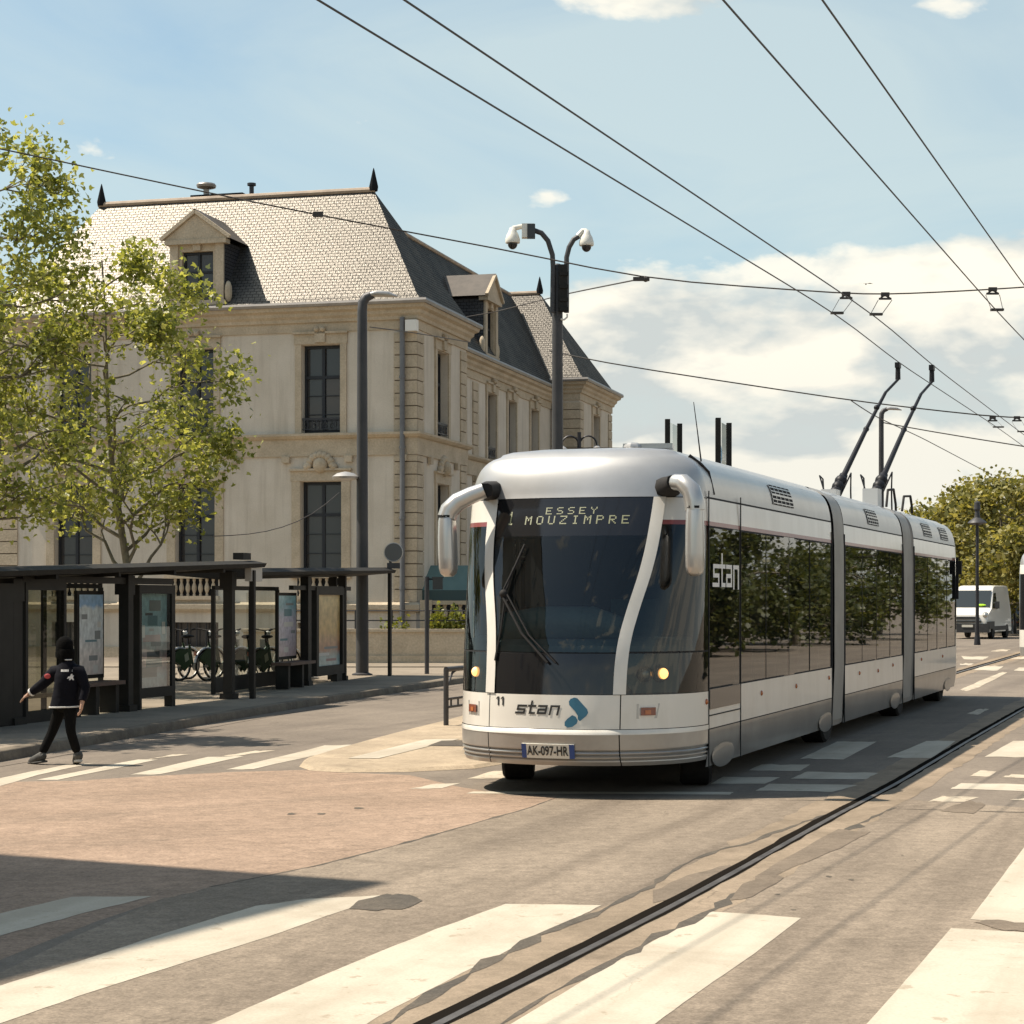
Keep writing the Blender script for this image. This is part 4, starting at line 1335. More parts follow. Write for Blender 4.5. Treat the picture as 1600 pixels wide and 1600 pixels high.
def make_bus(label):
    root = thing('articulated_trolleybus', label, 'trolleybus', BUS_O, BUS_RZ, 'trolleybuses on the guided busway')
    B = lambda mb, name, m, smooth=None, parent=root, **k: mb.build(name, m, parent, smooth=smooth, **k)

    # ---- cab front
    mb = MB(); panel(mb, const(-H90), const(H90), 2.905, 3.425, 40, 22); B(mb, 'roof_dome', m_bsilver, 50)
    mb = MB(); panel(mb, const(-H90), const(H90), 2.896, 2.909, 30, 2, off=-.008); B(mb, 'panel_seam', m_seam, 50)
    ws = MB(); panel(ws, inner(-1), inner(1), 1.39, 2.52, 22, 18); scr = B(ws, 'windscreen', m_screen, 60)
    mb = MB(); panel(mb, inner(-1), inner(1), 2.52, 2.897, 22, 8); disp = B(mb, 'destination_display', m_bblack, 60)
    mb = MB(); panel(mb, inner(-1), inner(1), 2.495, 2.52, 22, 3, off=-.004); B(mb, 'trim', m_seam, 60, disp)
    # dot-matrix writing
    mb = MB()
    def dots(txt, v0, zb, ch, cw, gap):
        pw, ph = cw/5, ch/7
        v = v0
        for c in txt:
            for r, row in enumerate(DOTS[c]):
                for k, bit in enumerate(row):
                    if bit == '1':
                        x = v+(k+.5)*pw; z = zb+ch-(r+.5)*ph
                        mb.face([nose(x+a*pw*.44, z+b*ph*.44, .003) for a, b in ((-1, -1), (1, -1), (1, 1), (-1, 1))])
            v += cw+gap
    dots('1', -.66, 2.635, .135, .07, .03)
    dots('MOUZIMPRE', -.46, 2.635, .085, .072, .052)
    dots('ESSEY', -.25, 2.735, .07, .066, .05)
    B(mb, 'lettering', m_led, None, disp)
    mb = MB(); panel(mb, inner(-1), inner(1), .99, 1.378, 22, 6); B(mb, 'front_flap', m_bblack, 60)
    mb = MB(); panel(mb, inner(-1), inner(1), 1.375, 1.392, 22, 2, off=-.004); B(mb, 'panel_seam', m_seam, 60)
    for sg in (-1, 1):
        mb = MB(); panel(mb, inner(sg), outer(sg), .99, 2.9, 4, 30, off=.012)
        B(mb, 'pillar', m_bwhite, 60)
        mb = MB(); panel(mb, outer(sg), const(sg*H90), 1.395, 2.63, 16, 16); cw_ = B(mb, 'corner_window', m_side, 60)
        mb = MB(); panel(mb, outer(sg), const(sg*H90), .99, 1.38, 16, 6); lw_ = B(mb, 'corner_window', m_side, 60)
        mb = MB(); panel(mb, outer(sg), const(sg*H90), 1.375, 1.4, 16, 2, off=-.002); B(mb, 'trim', m_seam, 60, cw_)
        mb = MB(); panel(mb, outer(sg), const(sg*H90), 2.63, 2.675, 16, 3, off=.001); B(mb, 'red_stripe', m_bred, 60)
        mb = MB(); panel(mb, outer(sg), const(sg*H90), 2.675, 2.897, 16, 5); B(mb, 'corner_panel', m_bwhite, 60)
        # dark backing inside the lower corner glass, headlamps in it
        mb = MB(); panel(mb, outer(sg), const(sg*H90), .99, 1.39, 12, 3, off=-.12); B(mb, 'backing', m_int, 60, lw_)
        for v, m, r in ((.885, m_lampc, .062), (1.005, m_lamp, .068)):
            if sg < 0: m = m_lamp if v < .9 else m_lampc
            p = nose(sg*v, 1.185, -.085); q = nose(sg*v, 1.185, -.045)
            ax = (q-p).normalized(); Mx = ax.to_track_quat('Z', 'Y').to_matrix()
            mb = MB(); mb.lathe([(r, -.02), (r, .045), (r*.86, .058), (r*.45, .066), (.004, .068)], p, 18, M=Mx)
            h = B(mb, 'headlight', m_lampc, 40)
            if m is m_lamp:
                mb = MB(); mb.ball(p + ax*.07, (r*.8, r*.8, r*.8), 12, 8); B(mb, 'bulb', m_lamp, 60, h)
            mb = MB(); mb.lathe([(r*1.22, -.02), (r*1.22, .043), (r*1.02, .047), (r*1.02, -.02)], p, 18, M=Mx); B(mb, 'bezel', m_bblack, 40, h)
        # recessed indicator lamp in the white panel
        mb = MB(); ring = [(sg*.80, .76), (sg*.96, .76), (sg*.98, .90), (sg*.80, .90)]
        on_nose(mb, [ring], 0, 0, off=.002)
        t = B(mb, 'indicator', m_bgrey)
        mb = MB()
        def lampbox(v0, v1, z0, z1):
            n = 4
            rows = [[nose(v0+(v1-v0)*j/n, z, o) for j in range(n+1)] for z, o in ((z0, .002), (z0, .016), (z1, .016), (z1, .002))]
            mb.grid(rows)
        lampbox(sg*.83, sg*.945, .79, .865); B(mb, 'lens', m_dkred, None, t)
        mb = MB(); lampbox(sg*.865, sg*.91, .80, .84); 
        mb.v = [(x, y-.006, z) for x, y, z in mb.v]; B(mb, 'bulb', m_orange, None, t)

    # white front panel and corner wings with seams
    gz = np.linspace(.662, .985, 8)
    sv = lambda e: (lambda z: phi_of(e, z))
    for a, b, nm, nn in ((sv(-.655), sv(.66), 'front_panel', 22), (const(-H90), sv(-.665), 'wing_panel', 14), (sv(.67), const(H90), 'wing_panel', 16)):
        mb = MB(); panel(mb, a, b, 0, 0, nn, zs=gz); o = B(mb, nm, m_bwhite, 60)
        if nm == 'front_panel': fp = o
    mb = MB(); panel(mb, const(-H90), const(H90), .655, .99, 30, 4, off=-.012); B(mb, 'panel_seam', m_seam, 60)
    # lettering and emblem on it
    qs, L = stroke_word('stan', .085, .095, .020, .22, .028)
    mb = MB(); on_nose(mb, qs, -.345, .80, off=.004); B(mb, 'lettering', m_black_txt, None, fp)
    mb = MB()
    def emb(pts): on_nose(mb, [[p for p in pts]], .245, .79, off=.004)
    up = [(-.035, .158), (.0, .172), (.03, .165), (.125, .062), (.135, .03), (.12, .0), (.06, -.052), (.04, -.035), (.04, .0), (.01, .045), (-.045, .10), (-.05, .135)]
    lo = [(-.015, .005), (.02, -.01), (.04, -.045), (.03, -.075), (-.01, -.105), (-.055, -.115), (-.085, -.095), (-.085, -.06), (-.06, -.03)]
    lo = [(x, max(y, -.115)) for x, y in lo]
    emb(up); emb(lo)
    B(mb, 'emblem', m_blue, None, fp, recalc=False)
    mb = MB(); on_nose(mb, [[(x0+a, b) for a, b in pts] for x0 in (-.055, .0) for pts in ([(.012, 0), (.030, 0), (.030, .085), (.012, .085)], [(-.006, .058), (.012, .066), (.012, .085), (-.006, .068)])], -.515, .872, off=.004); B(mb, 'fleet_number', m_black_txt, None, fp)
    # silver bumper with moulded ribs, three panels
    zs = np.linspace(.31, .652, 46)
    rib = lambda z: (-.024*(0.5-0.5*math.cos(2*pi*(z-.345)/.0417))**2 if .345 < z < .47 else 0)
    for a, b, nn in ((sv(-.655), sv(.66), 24), (const(-H90), sv(-.665), 14), (sv(.67), const(H90), 16)):
        mb = MB(); panel(mb, a, b, 0, 0, nn, zs=zs, bump=rib); o = B(mb, 'bumper', m_bgrey, 30)
        if nn == 24: bump_c = o
    mb = MB(); panel(mb, const(-H90), const(H90), .315, .65, 30, 6, off=-.035); B(mb, 'panel_seam', m_seam, 60)
    # white lip where bumper meets panel
    mb = MB(); panel(mb, const(-H90), const(H90), .61, .655, 40, 4, off=.004); B(mb, 'bumper_lip', m_bwhite, 60)
    # under-nose closing
    mb = MB(); rows = []
    for z, k in ((.31, 1), (.3, .6)):
        rows.append([nose_phi(ph, .31)*1.0 for ph in np.linspace(-H90, H90, 25)])
    rows[1] = [Vector((p.x*.9, NOSE+.05, .32)) for p in rows[0]]
    mb.grid(rows); B(mb, 'undertray', m_int)
    # number plate
    mb = MB(); PZ, PH, PWd = .455, .066, .262
    n = 12
    pl_ = lambda v0, v1, o: [[nose(v0+(v1-v0)*j/n, PZ+s*PH, o) for j in range(n+1)] for s in (-1, 1)]
    r = pl_(-PWd, PWd, .024); mb.grid(r, 0)
    r0 = [nose(-PWd+2*PWd*j/n, PZ-PH, .0) for j in range(n+1)]; r1 = [nose(-PWd+2*PWd*j/n, PZ+PH, .0) for j in range(n+1)]
    mb.grid([r0, r[0]], 0); mb.grid([r[1], r1], 0)
    o = B(mb, 'number_plate', m_plate)
    mb = MB(); mb.grid(pl_(-PWd, -PWd+.05, .0255)); mb.grid(pl_(PWd-.05, PWd, .0255)); B(mb, 'plate_band', m_plblue, None, o)
    mb = MB(); on_nose(mb, font_mesh('AK-097-HR', .098), 0, PZ, .86, 1.2, .027); B(mb, 'lettering', m_black_txt, None, o)
    # wiper
    wp = MB()
    wp.tube([nose(-.50, 1.86, .05), nose(-.55, 1.98, .06), nose(-.47, 2.2, .05), nose(-.40, 2.42, .045)], .012, 6)
    wp.tube([nose(-.56, 1.92, .07), nose(-.3, 1.55, .07), nose(-.02, 1.28, .05)], .013, 6)
    wp.tube([nose(-.50, 1.92, .07), nose(-.22, 1.53, .075), nose(.06, 1.28, .05)], .009, 6)
    wp.tube([nose(-.60, 1.3, .02), nose(-.565, 1.6, .02), nose(-.55, 1.95, .03), nose(-.50, 2.2, .025)], .012, 5)
    wp.ball(nose(-.55, 1.93, .06), .045, 8, 6)
    B(wp, 'wiper', m_rubber, 50)
    # mirrors: black bracket, bent silver arm, long housing
    def mirror(sg, tgt, housing):
        mb = MB()
        b0 = nose(sg*.93, 3.0, -.02)
        mb.tube([b0, b0+(tgt[0]-b0)*.55, tgt[0]], [.13, .105, .09], 10, sq=(1.0, .8, 3))
        o = B(mb, 'mirror', m_rubber, 50)
        a = MB(); a.tube(tgt, [.08, .088, .094, .097, .097], 14); B(a, 'arm', m_mirror, 50, o)
        h = MB(); h.tube(housing, [.085, .10, .108, .11, .106, .09, .05], 20, sq=(1.0, .78, 3.2)); B(h, 'housing', m_mirror, 40, o)
        g = MB()
        for p in (housing[0]+Vector((0, 0, -.01)),): g.tube([p+Vector((0, 0, .012)), p-Vector((0, 0, .012))], .094, 16, sq=(1.01, .79, 3))
        B(g, 'band', m_seam, 40, o)
    l0 = Vector((-.93, .62, 2.985))
    mirror(-1, [l0 + Vector((.04, .04, .0)), l0 + Vector((-.08, .0, -.05)), l0 + Vector((-.21, -.04, -.115)), l0 + Vector((-.295, -.06, -.20)), l0 + Vector((-.315, -.07, -.27))],
           [l0 + Vector((-.315 + .03*d, -.07, -.25 - d)) for d in (0, .06, .22, .42, .53, .58, .61)])
    r0 = Vector((1.08, .78, 3.03))
    mirror(1, [r0 + Vector((.0, -.10, .0)), r0 + Vector((.09, -.17, -.01)), r0 + Vector((.18, -.20, -.09)), r0 + Vector((.215, -.21, -.20)), r0 + Vector((.22, -.21, -.28))],
           [r0 + Vector((.22, -.21, -.24 - d)) for d in (0, .06, .25, .45, .58, .64, .67)])

    # ---- body sections
    zprof = [.23, .42, .60, .612, .80, 1.0]
    ztop = [2.63, 2.675, 2.90, 2.92, 2.99, 3.05, 3.11, 3.17, 3.22, 3.27, 3.31, 3.35, 3.385, 3.41, 3.425]
    def section(u0, u1, wins, rear=False, solid=(), vents=(), stripes=True):
        mb = MB()
        L = u1-u0; nu = max(4, int(L/0.5))
        us = [u0+L*i/nu for i in range(nu+1)]
        matz = lambda z: 1 if z < .57 else (0 if z < 1.0 else 0)
        for sg in (-1, 1):
            # below the windows
            rows = [[Vector((sg*(bw(z)), u, z)) for u in us] for z in zprof]
            mb.grid(rows, lambda i, j: 1 if i < 2 else (3 if i == 2 else 0))
            rows = [[Vector((sg*bw(z), u, z)) for u in us] for z in ztop]
            mb.grid(rows, lambda i, j: 4 if i == 0 else (0 if i == 1 else (3 if i == 2 else 2)))
        # roof flat
        mb.grid([[Vector((x, u, 3.425 + .012*(1-abs(x)/.45))) for u in us] for x in (-.45, 0, .45)], 2)
        # window posts at the ends
        for sg in (-1, 1):
            for (a, b) in solid:
                mb.grid([[Vector((sg*1.25, u, z)) for u in (a, b)] for z in (1.0, 2.63)], 5)
        o = B(mb, 'body_section', [m_bwhite, m_skirt, m_bsilver, m_seam, m_bred, m_bblack], 35)
        # glazing: panes with dark joints
        for sg in (-1, 1):
            for (a, b) in wins:
                g = MB(); x = sg*1.246
                k = wn.uniform(-.004, .004)
                g.grid([[Vector((x + sg*k*(q-.5), a+.012+(b-a-.024)*q, z)) for q in (0, .5, 1)] for z in (1.004, 2.626)])
                B(g, 'window', m_side, None, o)
        jn = MB()
        for sg in (-1, 1):
            for (a, b) in wins:
                jn.box((sg*1.238, a, 1.815), (.02, .03, 1.62)); jn.box((sg*1.238, b, 1.815), (.02, .03, 1.62))
            jn.box((sg*1.236, (u0+u1)/2, 1.008), (.022, L, .02)); jn.box((sg*1.236, (u0+u1)/2, 2.622), (.022, L, .02))
        B(jn, 'window_frame', m_seam, None, o)
        for uc, wd, z0, z1 in vents:
            for sg in (1, -1):
                v = MB(); zc = [z0+(z1-z0)*i/4 for i in range(5)]
                v.grid([[Vector((sg*(bw(z)+.006), u, z+.003)) for u in (uc-wd/2, uc+wd/2)] for z in zc])
                vo = B(v, 'vent_grille', m_seam, None, o)
                v = MB()
                for i in range(5):
                    z = z0+(z1-z0)*(i+.25)/5
                    hgt = (z1-z0)/5*.28 if i != 2 else (z1-z0)/5*.5
                    v.grid([[Vector((sg*(bw(zz)+.011), u, zz+.004)) for u in (uc-wd/2, uc+wd/2)] for zz in (z, z+hgt)])
                for i in range(6):
                    u = uc-wd/2+wd*i/5
                    v.grid([[Vector((sg*(bw(zz)+.010), q, zz+.004)) for q in (u-.012, u+.012)] for zz in zc])
                B(v, 'slat', m_bsilver, None, vo)
        # interior: floor, ceiling, seats
        f = MB(); f.box((0, (u0+u1)/2, .34), (2.4, L-.02, .06)); B(f, 'floor', m_intfloor, None, o)
        f = MB(); f.box((0, (u0+u1)/2, 2.72), (2.36, L-.02, .04)); B(f, 'ceiling', m_int, None, o)
        u = u0+1.9 if not rear else u0+1.0
        while u < u1-.6:
            for sx in (-.8, .8):
                s_ = MB(); s_.box((sx, u, .82), (.82, .44, .1)); s_.box((sx, u+.24, 1.16), (.82, .08, .62)); s_.box((sx, u, .56), (.2, .3, .44))
                B(s_, 'passenger_seat', m_seat, None, o)
            u += 1.25
        return o
    S1 = (1.3, 7.93); S2 = (8.85, 14.04); S3 = (15.3, 20.7)
    w1 = [(1.34, 2.66), (2.72, 3.95), (3.95, 5.2), (5.2, 6.45), (6.45, 7.86)]
    o1 = section(*S1, w1, vents=[(5.0, 1.15, 2.98, 3.21)])
    w2 = [(8.92, 10.25), (10.25, 11.5), (11.5, 12.75), (12.75, 13.97)]
    section(*S2, w2, vents=[(11.35, .95, 2.98, 3.21)])
    w3 = [(15.37, 16.9), (16.9, 18.1), (18.1, 19.4), (19.4, 20.65)]
    section(*S3, w3, rear=True, vents=[(17.1, 1.0, 2.98, 3.21), (19.3, 1.0, 2.98, 3.21)])
    # driver's door: lower black pane, seams and dark lettering
    mb = MB()
    mb.grid([[Vector((1.257, u, z)) for u in (1.34, 2.66)] for z in (.80, 1.0)])
    B(mb, 'driver_door_pane', m_bblack, None, o1)
    mb = MB()
    for u in (1.306, 2.69): mb.box((1.252, u, 1.6), (.008, .02, 2.75)); 
    mb.box((1.252, 2.0, .74), (.008, 1.36, .012)); mb.box((1.252, 2.69, 2.77), (.01, .016, .24))
    B(mb, 'panel_seam', m_seam, None, o1)
    qs, L = stroke_word('stan', .235, .21, .042, 0.0, .045)
    sc = 1.12/L
    mb = MB()
    for i, q in enumerate(qs): mb.face([(1.2585+.0002*(i % 4), 1.46+x*sc, 2.02+y) for x, y in q])
    B(mb, 'lettering', m_white_txt, None, o1)
    # side marker lamps
    for u, z in ((1.22, .885), (3.7, .86), (5.6, .86), (7.7, .88), (10.0, .86), (11.6, .84), (13.0, .88), (16.1, .88), (18.8, .86)):
        mb = MB(); mb.ball((1.25, u, z), (.02, .035, .03), 8, 6); B(mb, 'marker_lamp', m_orange, 60)
    # bellows
    for a, b in ((7.93, 8.85), (14.04, 15.3)):
        mb = MB(); zz = [.25, 1.0, 2.0, 2.6, 2.9, 3.0, 3.1, 3.17, 3.22, 3.27, 3.31, 3.35, 3.385, 3.41, 3.425]
        us = np.linspace(a, b, 15)
        rows = []
        for i, u in enumerate(us):
            k = .03 + (.022 if i % 2 else 0)
            if i in (0, 14): k = .004
            row = [Vector((-(bw(z)-k), u, z-k*.8)) for z in zz] + [Vector((bw(z)-k, u, z-k*.8)) for z in reversed(zz)]
            rows.append(row)
        mb.grid(rows); o = B(mb, 'bellows', m_bellow, 50)
        mb = MB()
        for e, w_ in ((a, .1), (b, .12)):
            for sg in (-1, 1):
                mb.box((sg*1.246, e, 1.5), (.014, .03, 2.55))
        B(mb, 'gasket', m_seam, None, o)
        # pale fairing on the joint
        mb = MB(); us2 = (a+.16, b-.07) if a < 10 else (a+.1, b-.3)
        for sg in (-1, 1):
            mb.grid([[Vector((sg*(bw(z)+.004), u, z)) for u in us2] for z in [.30]+zz[1:]])
        B(mb, 'joint_cover', m_bcover, 40, o)
    # rear end
    mb = MB(); rows = []
    for z in [.24, .5, .9, 1.0, 1.8, 2.63, 2.9, 3.05, 3.17, 3.27, 3.35, 3.4, 3.425]:
        row = []
        for ph in np.linspace(-pi/2, pi/2, 21):
            s, c = math.sin(ph), math.cos(ph); w_ = bw(z); dd = .75*(1 if z < 2.7 else max(0.0, (3.43-z)/.73)**.6)
            row.append(Vector((w_*math.copysign(abs(s)**.7, s), 20.7+dd*abs(c)**.7, z)))
        rows.append(row)
    mb.grid(rows, lambda i, j: 1 if i < 1 else (0 if i < 3 else (5 if i < 5 else (0 if i < 6 else 2))))
    B(mb, 'rear_end', [m_bwhite, m_bgrey, m_bsilver, m_seam, m_bred, m_bblack], 40)
    mb = MB(); mb.box((1.31, 20.75, 2.5), (.09, .10, .26)); mb.box((1.28, 20.7, 2.3), (.05, .05, .8)); B(mb, 'rear_mirror', m_rubber)
    # wheels and their covers
    for u, st in ((1.9, .28), (8.3, 0), (14.6, 0), (19.6, 0)):
        for sg in (-1, 1):
            c = (sg*.96, u, .47)
            Mx = Matrix.Rotation(st, 3, 'Z')
            mb = MB(); mb.lathe([(.30, -.15), (.44, -.16), (.47, -.13), (.47, .13), (.44, .16), (.30, .15)], c, 28, axis='X', M=None)
            if st:
                mb.v = [tuple(Vector(c) + Mx @ (Vector(p)-Vector(c))) for p in mb.v]
            o = B(mb, 'wheel', m_rubber, 40)
            mb = MB(); mb.lathe([(.30, -.10), (.30, .10), (.12, .13), (.02, .14)], c, 20, axis='X')
            if st: mb.v = [tuple(Vector(c) + Mx @ (Vector(p)-Vector(c))) for p in mb.v]
            B(mb, 'rim', m_wheelrim, 40, o)
    for u in (1.95, 7.55, 13.3, 19.6):
        for sg in (-1, 1):
            mb = MB(); mb.ball((sg*1.244, u, .32), (.008, .48, .13), 20, 10); B(mb, 'wheel_cover', m_skirt, 60)
    mb = MB()
    for a, b in (S1, S2, S3): mb.box((0, (a+b)/2+.3, .30), (2.2, (b-a)-.6, .08))
    B(mb, 'underframe', m_int)
    # cab interior: dashboard, added dark screen, driver's seat, steering wheel
    mb = MB()
    rows = []
    for z, k in ((1.0, .10), (1.45, .12), (1.50, .2), (1.53, .55), (1.42, .75), (.6, .8)):
        rows.append([Vector((v, nose_u(v*.96, 1.4)+k, z)) for v in np.linspace(-1.1, 1.1, 17)])
    mb.grid(rows); B(mb, 'dashboard', m_dash, 40)
    mb = MB(); mb.tube([(-.62, .60, 1.50), (-.56, .56, 1.62), (-.2, .50, 1.66), (.3, .52, 1.66), (.62, .62, 1.6)], [.1, .15, .16, .16, .1], 12, sq=(1.3, .9, 2.6)); B(mb, 'instrument_hood', m_dash, 50)
    mb = MB(); mb.box((0, 2.75, 1.55), (2.35, .05, 2.3)); B(mb, 'cab_dark_screen', m_int)  # full-width screen added to keep the cab dark
    mb = MB(); mb.box((0, 2.0, .36), (2.3, 1.6, .05)); B(mb, 'cab_floor', m_int)
    mb = MB(); mb.box((.15, 2.2, 1.0), (.52, .5, .14)); mb.box((.15, 2.48, 1.45), (.5, .12, .9)); mb.box((.15, 2.2, .6), (.3, .3, .7)); B(mb, 'driver_seat', m_seat)
    mb = MB(); Mr = Matrix.Rotation(R(35), 3, 'X')
    mb.tube([Vector((.15, 1.45, 1.5)) + Mr @ Vector((.23*math.cos(t), .23*math.sin(t), 0)) for t in np.linspace(0, 2*pi, 25)], .018, 6, cap=False); B(mb, 'steering_wheel', m_rubber, 60)
    # roof kit
    mb = MB(); mb.box((.05, 3.9, 3.435), (.8, 3.4, .03)); mb.box((.25, 5.0, 3.455), (.4, .7, .04)); B(mb, 'roof_box', m_seam)
    mb = MB(); mb.box((.0, 6.9, 3.44), (1.2, 1.1, .04)); B(mb, 'roof_box', m_bsilver)
    mb = MB(); mb.box((.0, 14.9, 3.45), (.9, 1.6, .06)); B(mb, 'roof_box', m_seam)
    mb = MB(); mb.box((.2, 18.4, 3.44), (.8, 3.2, .04)); B(mb, 'roof_box', m_seam)
    mb = MB(); mb.box((.55, 1.6, 3.45), (.5, .3, .05), rz=.2); mb.ball((.42, 1.45, 3.44), (.11, .07, .05), 8, 6); B(mb, 'roof_beacon', m_bsilver)
    mb = MB(); mb.tube([(1.06, 1.75, 3.3), (1.03, 1.72, 3.6), (1.0, 1.68, 3.9)], [.009, .006, .004], 5); B(mb, 'aerial', m_rubber)
    mb = MB(); mb.tube([(1.02, 1.42, 3.34), (1.13, 1.46, 3.25), (1.17, 1.6, 3.18), (1.22, 1.62, 2.95)], .02, 6); B(mb, 'cable', m_rubber)
    mb = MB(); mb.tube([(.85, 14.9, 3.42), (.86, 15.0, 3.7), (.86, 15.6, 3.74), (.85, 15.9, 3.5), (.85, 15.92, 3.35)], .022, 6); B(mb, 'hand_rail', m_rubber, 60)
    mb = MB(); mb.tube([(.85, 16.6, 3.42), (.86, 16.75, 3.68), (.86, 17.5, 3.72), (.85, 17.75, 3.55), (.85, 17.76, 3.42)], .022, 6); B(mb, 'hand_rail', m_rubber, 60)
    # rear lamps cluster on the side of the last section
    for sg, tip in ((-1, TIPA), (1, TIPB)):
        inv = Matrix.Rotation(-BUS_RZ, 3, 'Z')
        tp = inv @ (tip - BUS_O)
        base = Vector((.36*sg, 16.55, 3.62))
        mb = MB(); k1 = base.lerp(tp, .09)
        mb.tube([base.lerp(tp, .16), base.lerp(tp, .5)], [.052, .042], 8)
        mid = base.lerp(tp, .80) - Vector((0, 0, .06))
        mb.tube([base.lerp(tp, .5), mid], [.036, .03], 8)
        head = tp - Vector((0, 0, .30))
        mb.tube([mid, head, tp - Vector((0, 0, .03))], [.026, .026, .022], 8)
        for f in (.5, .66): 
            q = base.lerp(tp, f); mb.ball(q, .055, 8, 6)
        o = B(mb, 'trolley_pole', m_pole, 60)
        mb = MB(); mb.tube([head, tp-Vector((0, 0, .04))], [.05, .045], 8); mb.box(tp-Vector((0, 0, .03)), (.09, .2, .1)); B(mb, 'pickup_head', m_pole, None, o)
        mb = MB(); mb.box((base.x, base.y-.1, base.z+.02), (.26, .42, .32), rz=.0); mb.box((base.x, base.y-.05, base.z-.17), (.34, .5, .07))
        B(mb, 'pole_base', m_white_txt, None, o)
        mb = MB(); mb.tube([base + Vector((0, .05, .0)), base.lerp(tp, .17)], [.11, .075], 8)
        for f in (.05, .09, .13):
            mb.ball(base.lerp(tp, f), .115, 8, 6)
        mb.tube([base+Vector((.1, .2, .05)), base+Vector((.25, .5, .5)), base+Vector((.2, .75, .2)), base+Vector((.2, .8, -.15))], .015, 5)
        mb.tube([base+Vector((-.1, .1, .0)), base+Vector((-.25, .2, .45)), base+Vector((-.22, .35, .4)), base+Vector((-.2, .4, -.15))], .015, 5)
        B(mb, 'insulator', m_pole, 60, o)
    return root


WZ = 6.4
WIREA_PX = [(497, 0), (1310, 493), (1403, 566), (1560, 669), (1640, 727), (1760, 806)]
WIREB_PX = [(632, 0), (1370, 495), (1456, 570), (1590, 672), (1660, 724), (1770, 800)]
def AT(px, py, z):
    Y = (z-CAMH)*F/(HOR-py)
    return Vector(((px-800)/F*Y, Y, z))
WA = [AT(x, y, WZ) for x, y in WIREA_PX]; WB = [AT(x, y, WZ) for x, y in WIREB_PX]
TIPA, TIPB = WA[2] - Vector((0, 0, .03)), WB[2] - Vector((0, 0, .03))
BUS = make_bus('silver and white articulated trolleybus with line 1 destination display, crossing the junction')
# the second one, coming up in the other lane at the photo's edge
BUS2 = copy_tree(BUS)
for ch in list(BUS2.children):
    if ch.name.startswith('rear_mirror'): bpy.data.objects.remove(ch)
BUS2['label'] = 'second trolleybus at the photo edge, only its pale rear corner showing'
BUS2.location = (15.85 + .337*21.45, 57.2 + .9415*21.45, 0)
BUS2.rotation_euler = (0, 0, BUS_RZ + pi)

# ================================================================== STREET FURNITURE
m_dgrey = M_('lamp_post_grey', (0.062, 0.060, 0.060), (0.045, 0.044, 0.046), scale=2, rough=0.5, spec=.35)
m_shel = M_('shelter_dark', (0.012, 0.0112, 0.0095), (0.02, 0.0182, 0.015), scale=3, rough=0.55, spec=.22)
m_shroof = M_('shelter_roof', (0.026, 0.023, 0.018), (0.016, 0.0145, 0.012), scale=4, rough=0.7, spec=.22)
m_shglass = glass_mat('shelter_glass', (0.80, 0.84, 0.80), refl=0.6, ior=1.5, clear=0.93)
m_caseglass = glass_mat('display_case_glass', (0.82, 0.86, 0.83), refl=0.3, ior=1.45, clear=0.96)
m_shdark = glass_mat('shelter_glass_dark', (0.50, 0.49, 0.42), refl=0.8, ior=1.5, clear=0.75)
m_alu = M_('lamp_head_aluminium', (0.45, 0.43, 0.40), rough=0.4, metal=0.5)
m_bench = M_('bench_wood', (0.11, 0.062, 0.042), (0.075, 0.045, 0.032), scale=6, stretch=(1, 8, 8), rough=0.6)
m_camwhite = M_('camera_white', (0.74, 0.71, 0.62), rough=0.35)
m_camdark = M_('camera_dome', (0.015, 0.015, 0.016), rough=0.1)
PZ0 = KH-0.002
GP = lambda px, py: G(px, py, PZ0)


def poster_mat(name, bands, scale=3.0, space='Object'):
    """printed sheet: soft printed fields in a few colours"""
    m = bpy.data.materials.new(name); m.use_nodes = True; t = m.node_tree; b = t.nodes['Principled BSDF']
    tcn = N(t, 'ShaderNodeUVMap')
    sp = N(t, 'ShaderNodeSeparateXYZ'); t.links.new(tcn.outputs[0], sp.inputs[0])
    nz = N(t, 'ShaderNodeTexNoise'); nz.inputs['Scale'].default_value = scale; nz.inputs['Detail'].default_value = 5; t.links.new(tcn.outputs[0], nz.inputs[0])
    f = mathn(t, 'ADD', sp.outputs[1], mathn(t, 'MULTIPLY', mathn(t, 'SUBTRACT', nz.outputs['Fac'], .5), .22))
    c = ramp(t, bands, f).outputs[0]
    n2_ = N(t, 'ShaderNodeTexNoise'); n2_.inputs['Scale'].default_value = scale*3; n2_.inputs['Detail'].default_value = 3; t.links.new(tcn.outputs[0], n2_.inputs[0])
    c = mixc(t, 1.0, c, ramp(t, [(.3, 1.15), (.7, 1.9)], n2_.outputs['Fac']).outputs[0], 'MULTIPLY')
    t.links.new(c, b.inputs['Base Color']); b.inputs['Roughness'].default_value = .35; b.inputs['Coat Weight'].default_value = .15
    return m


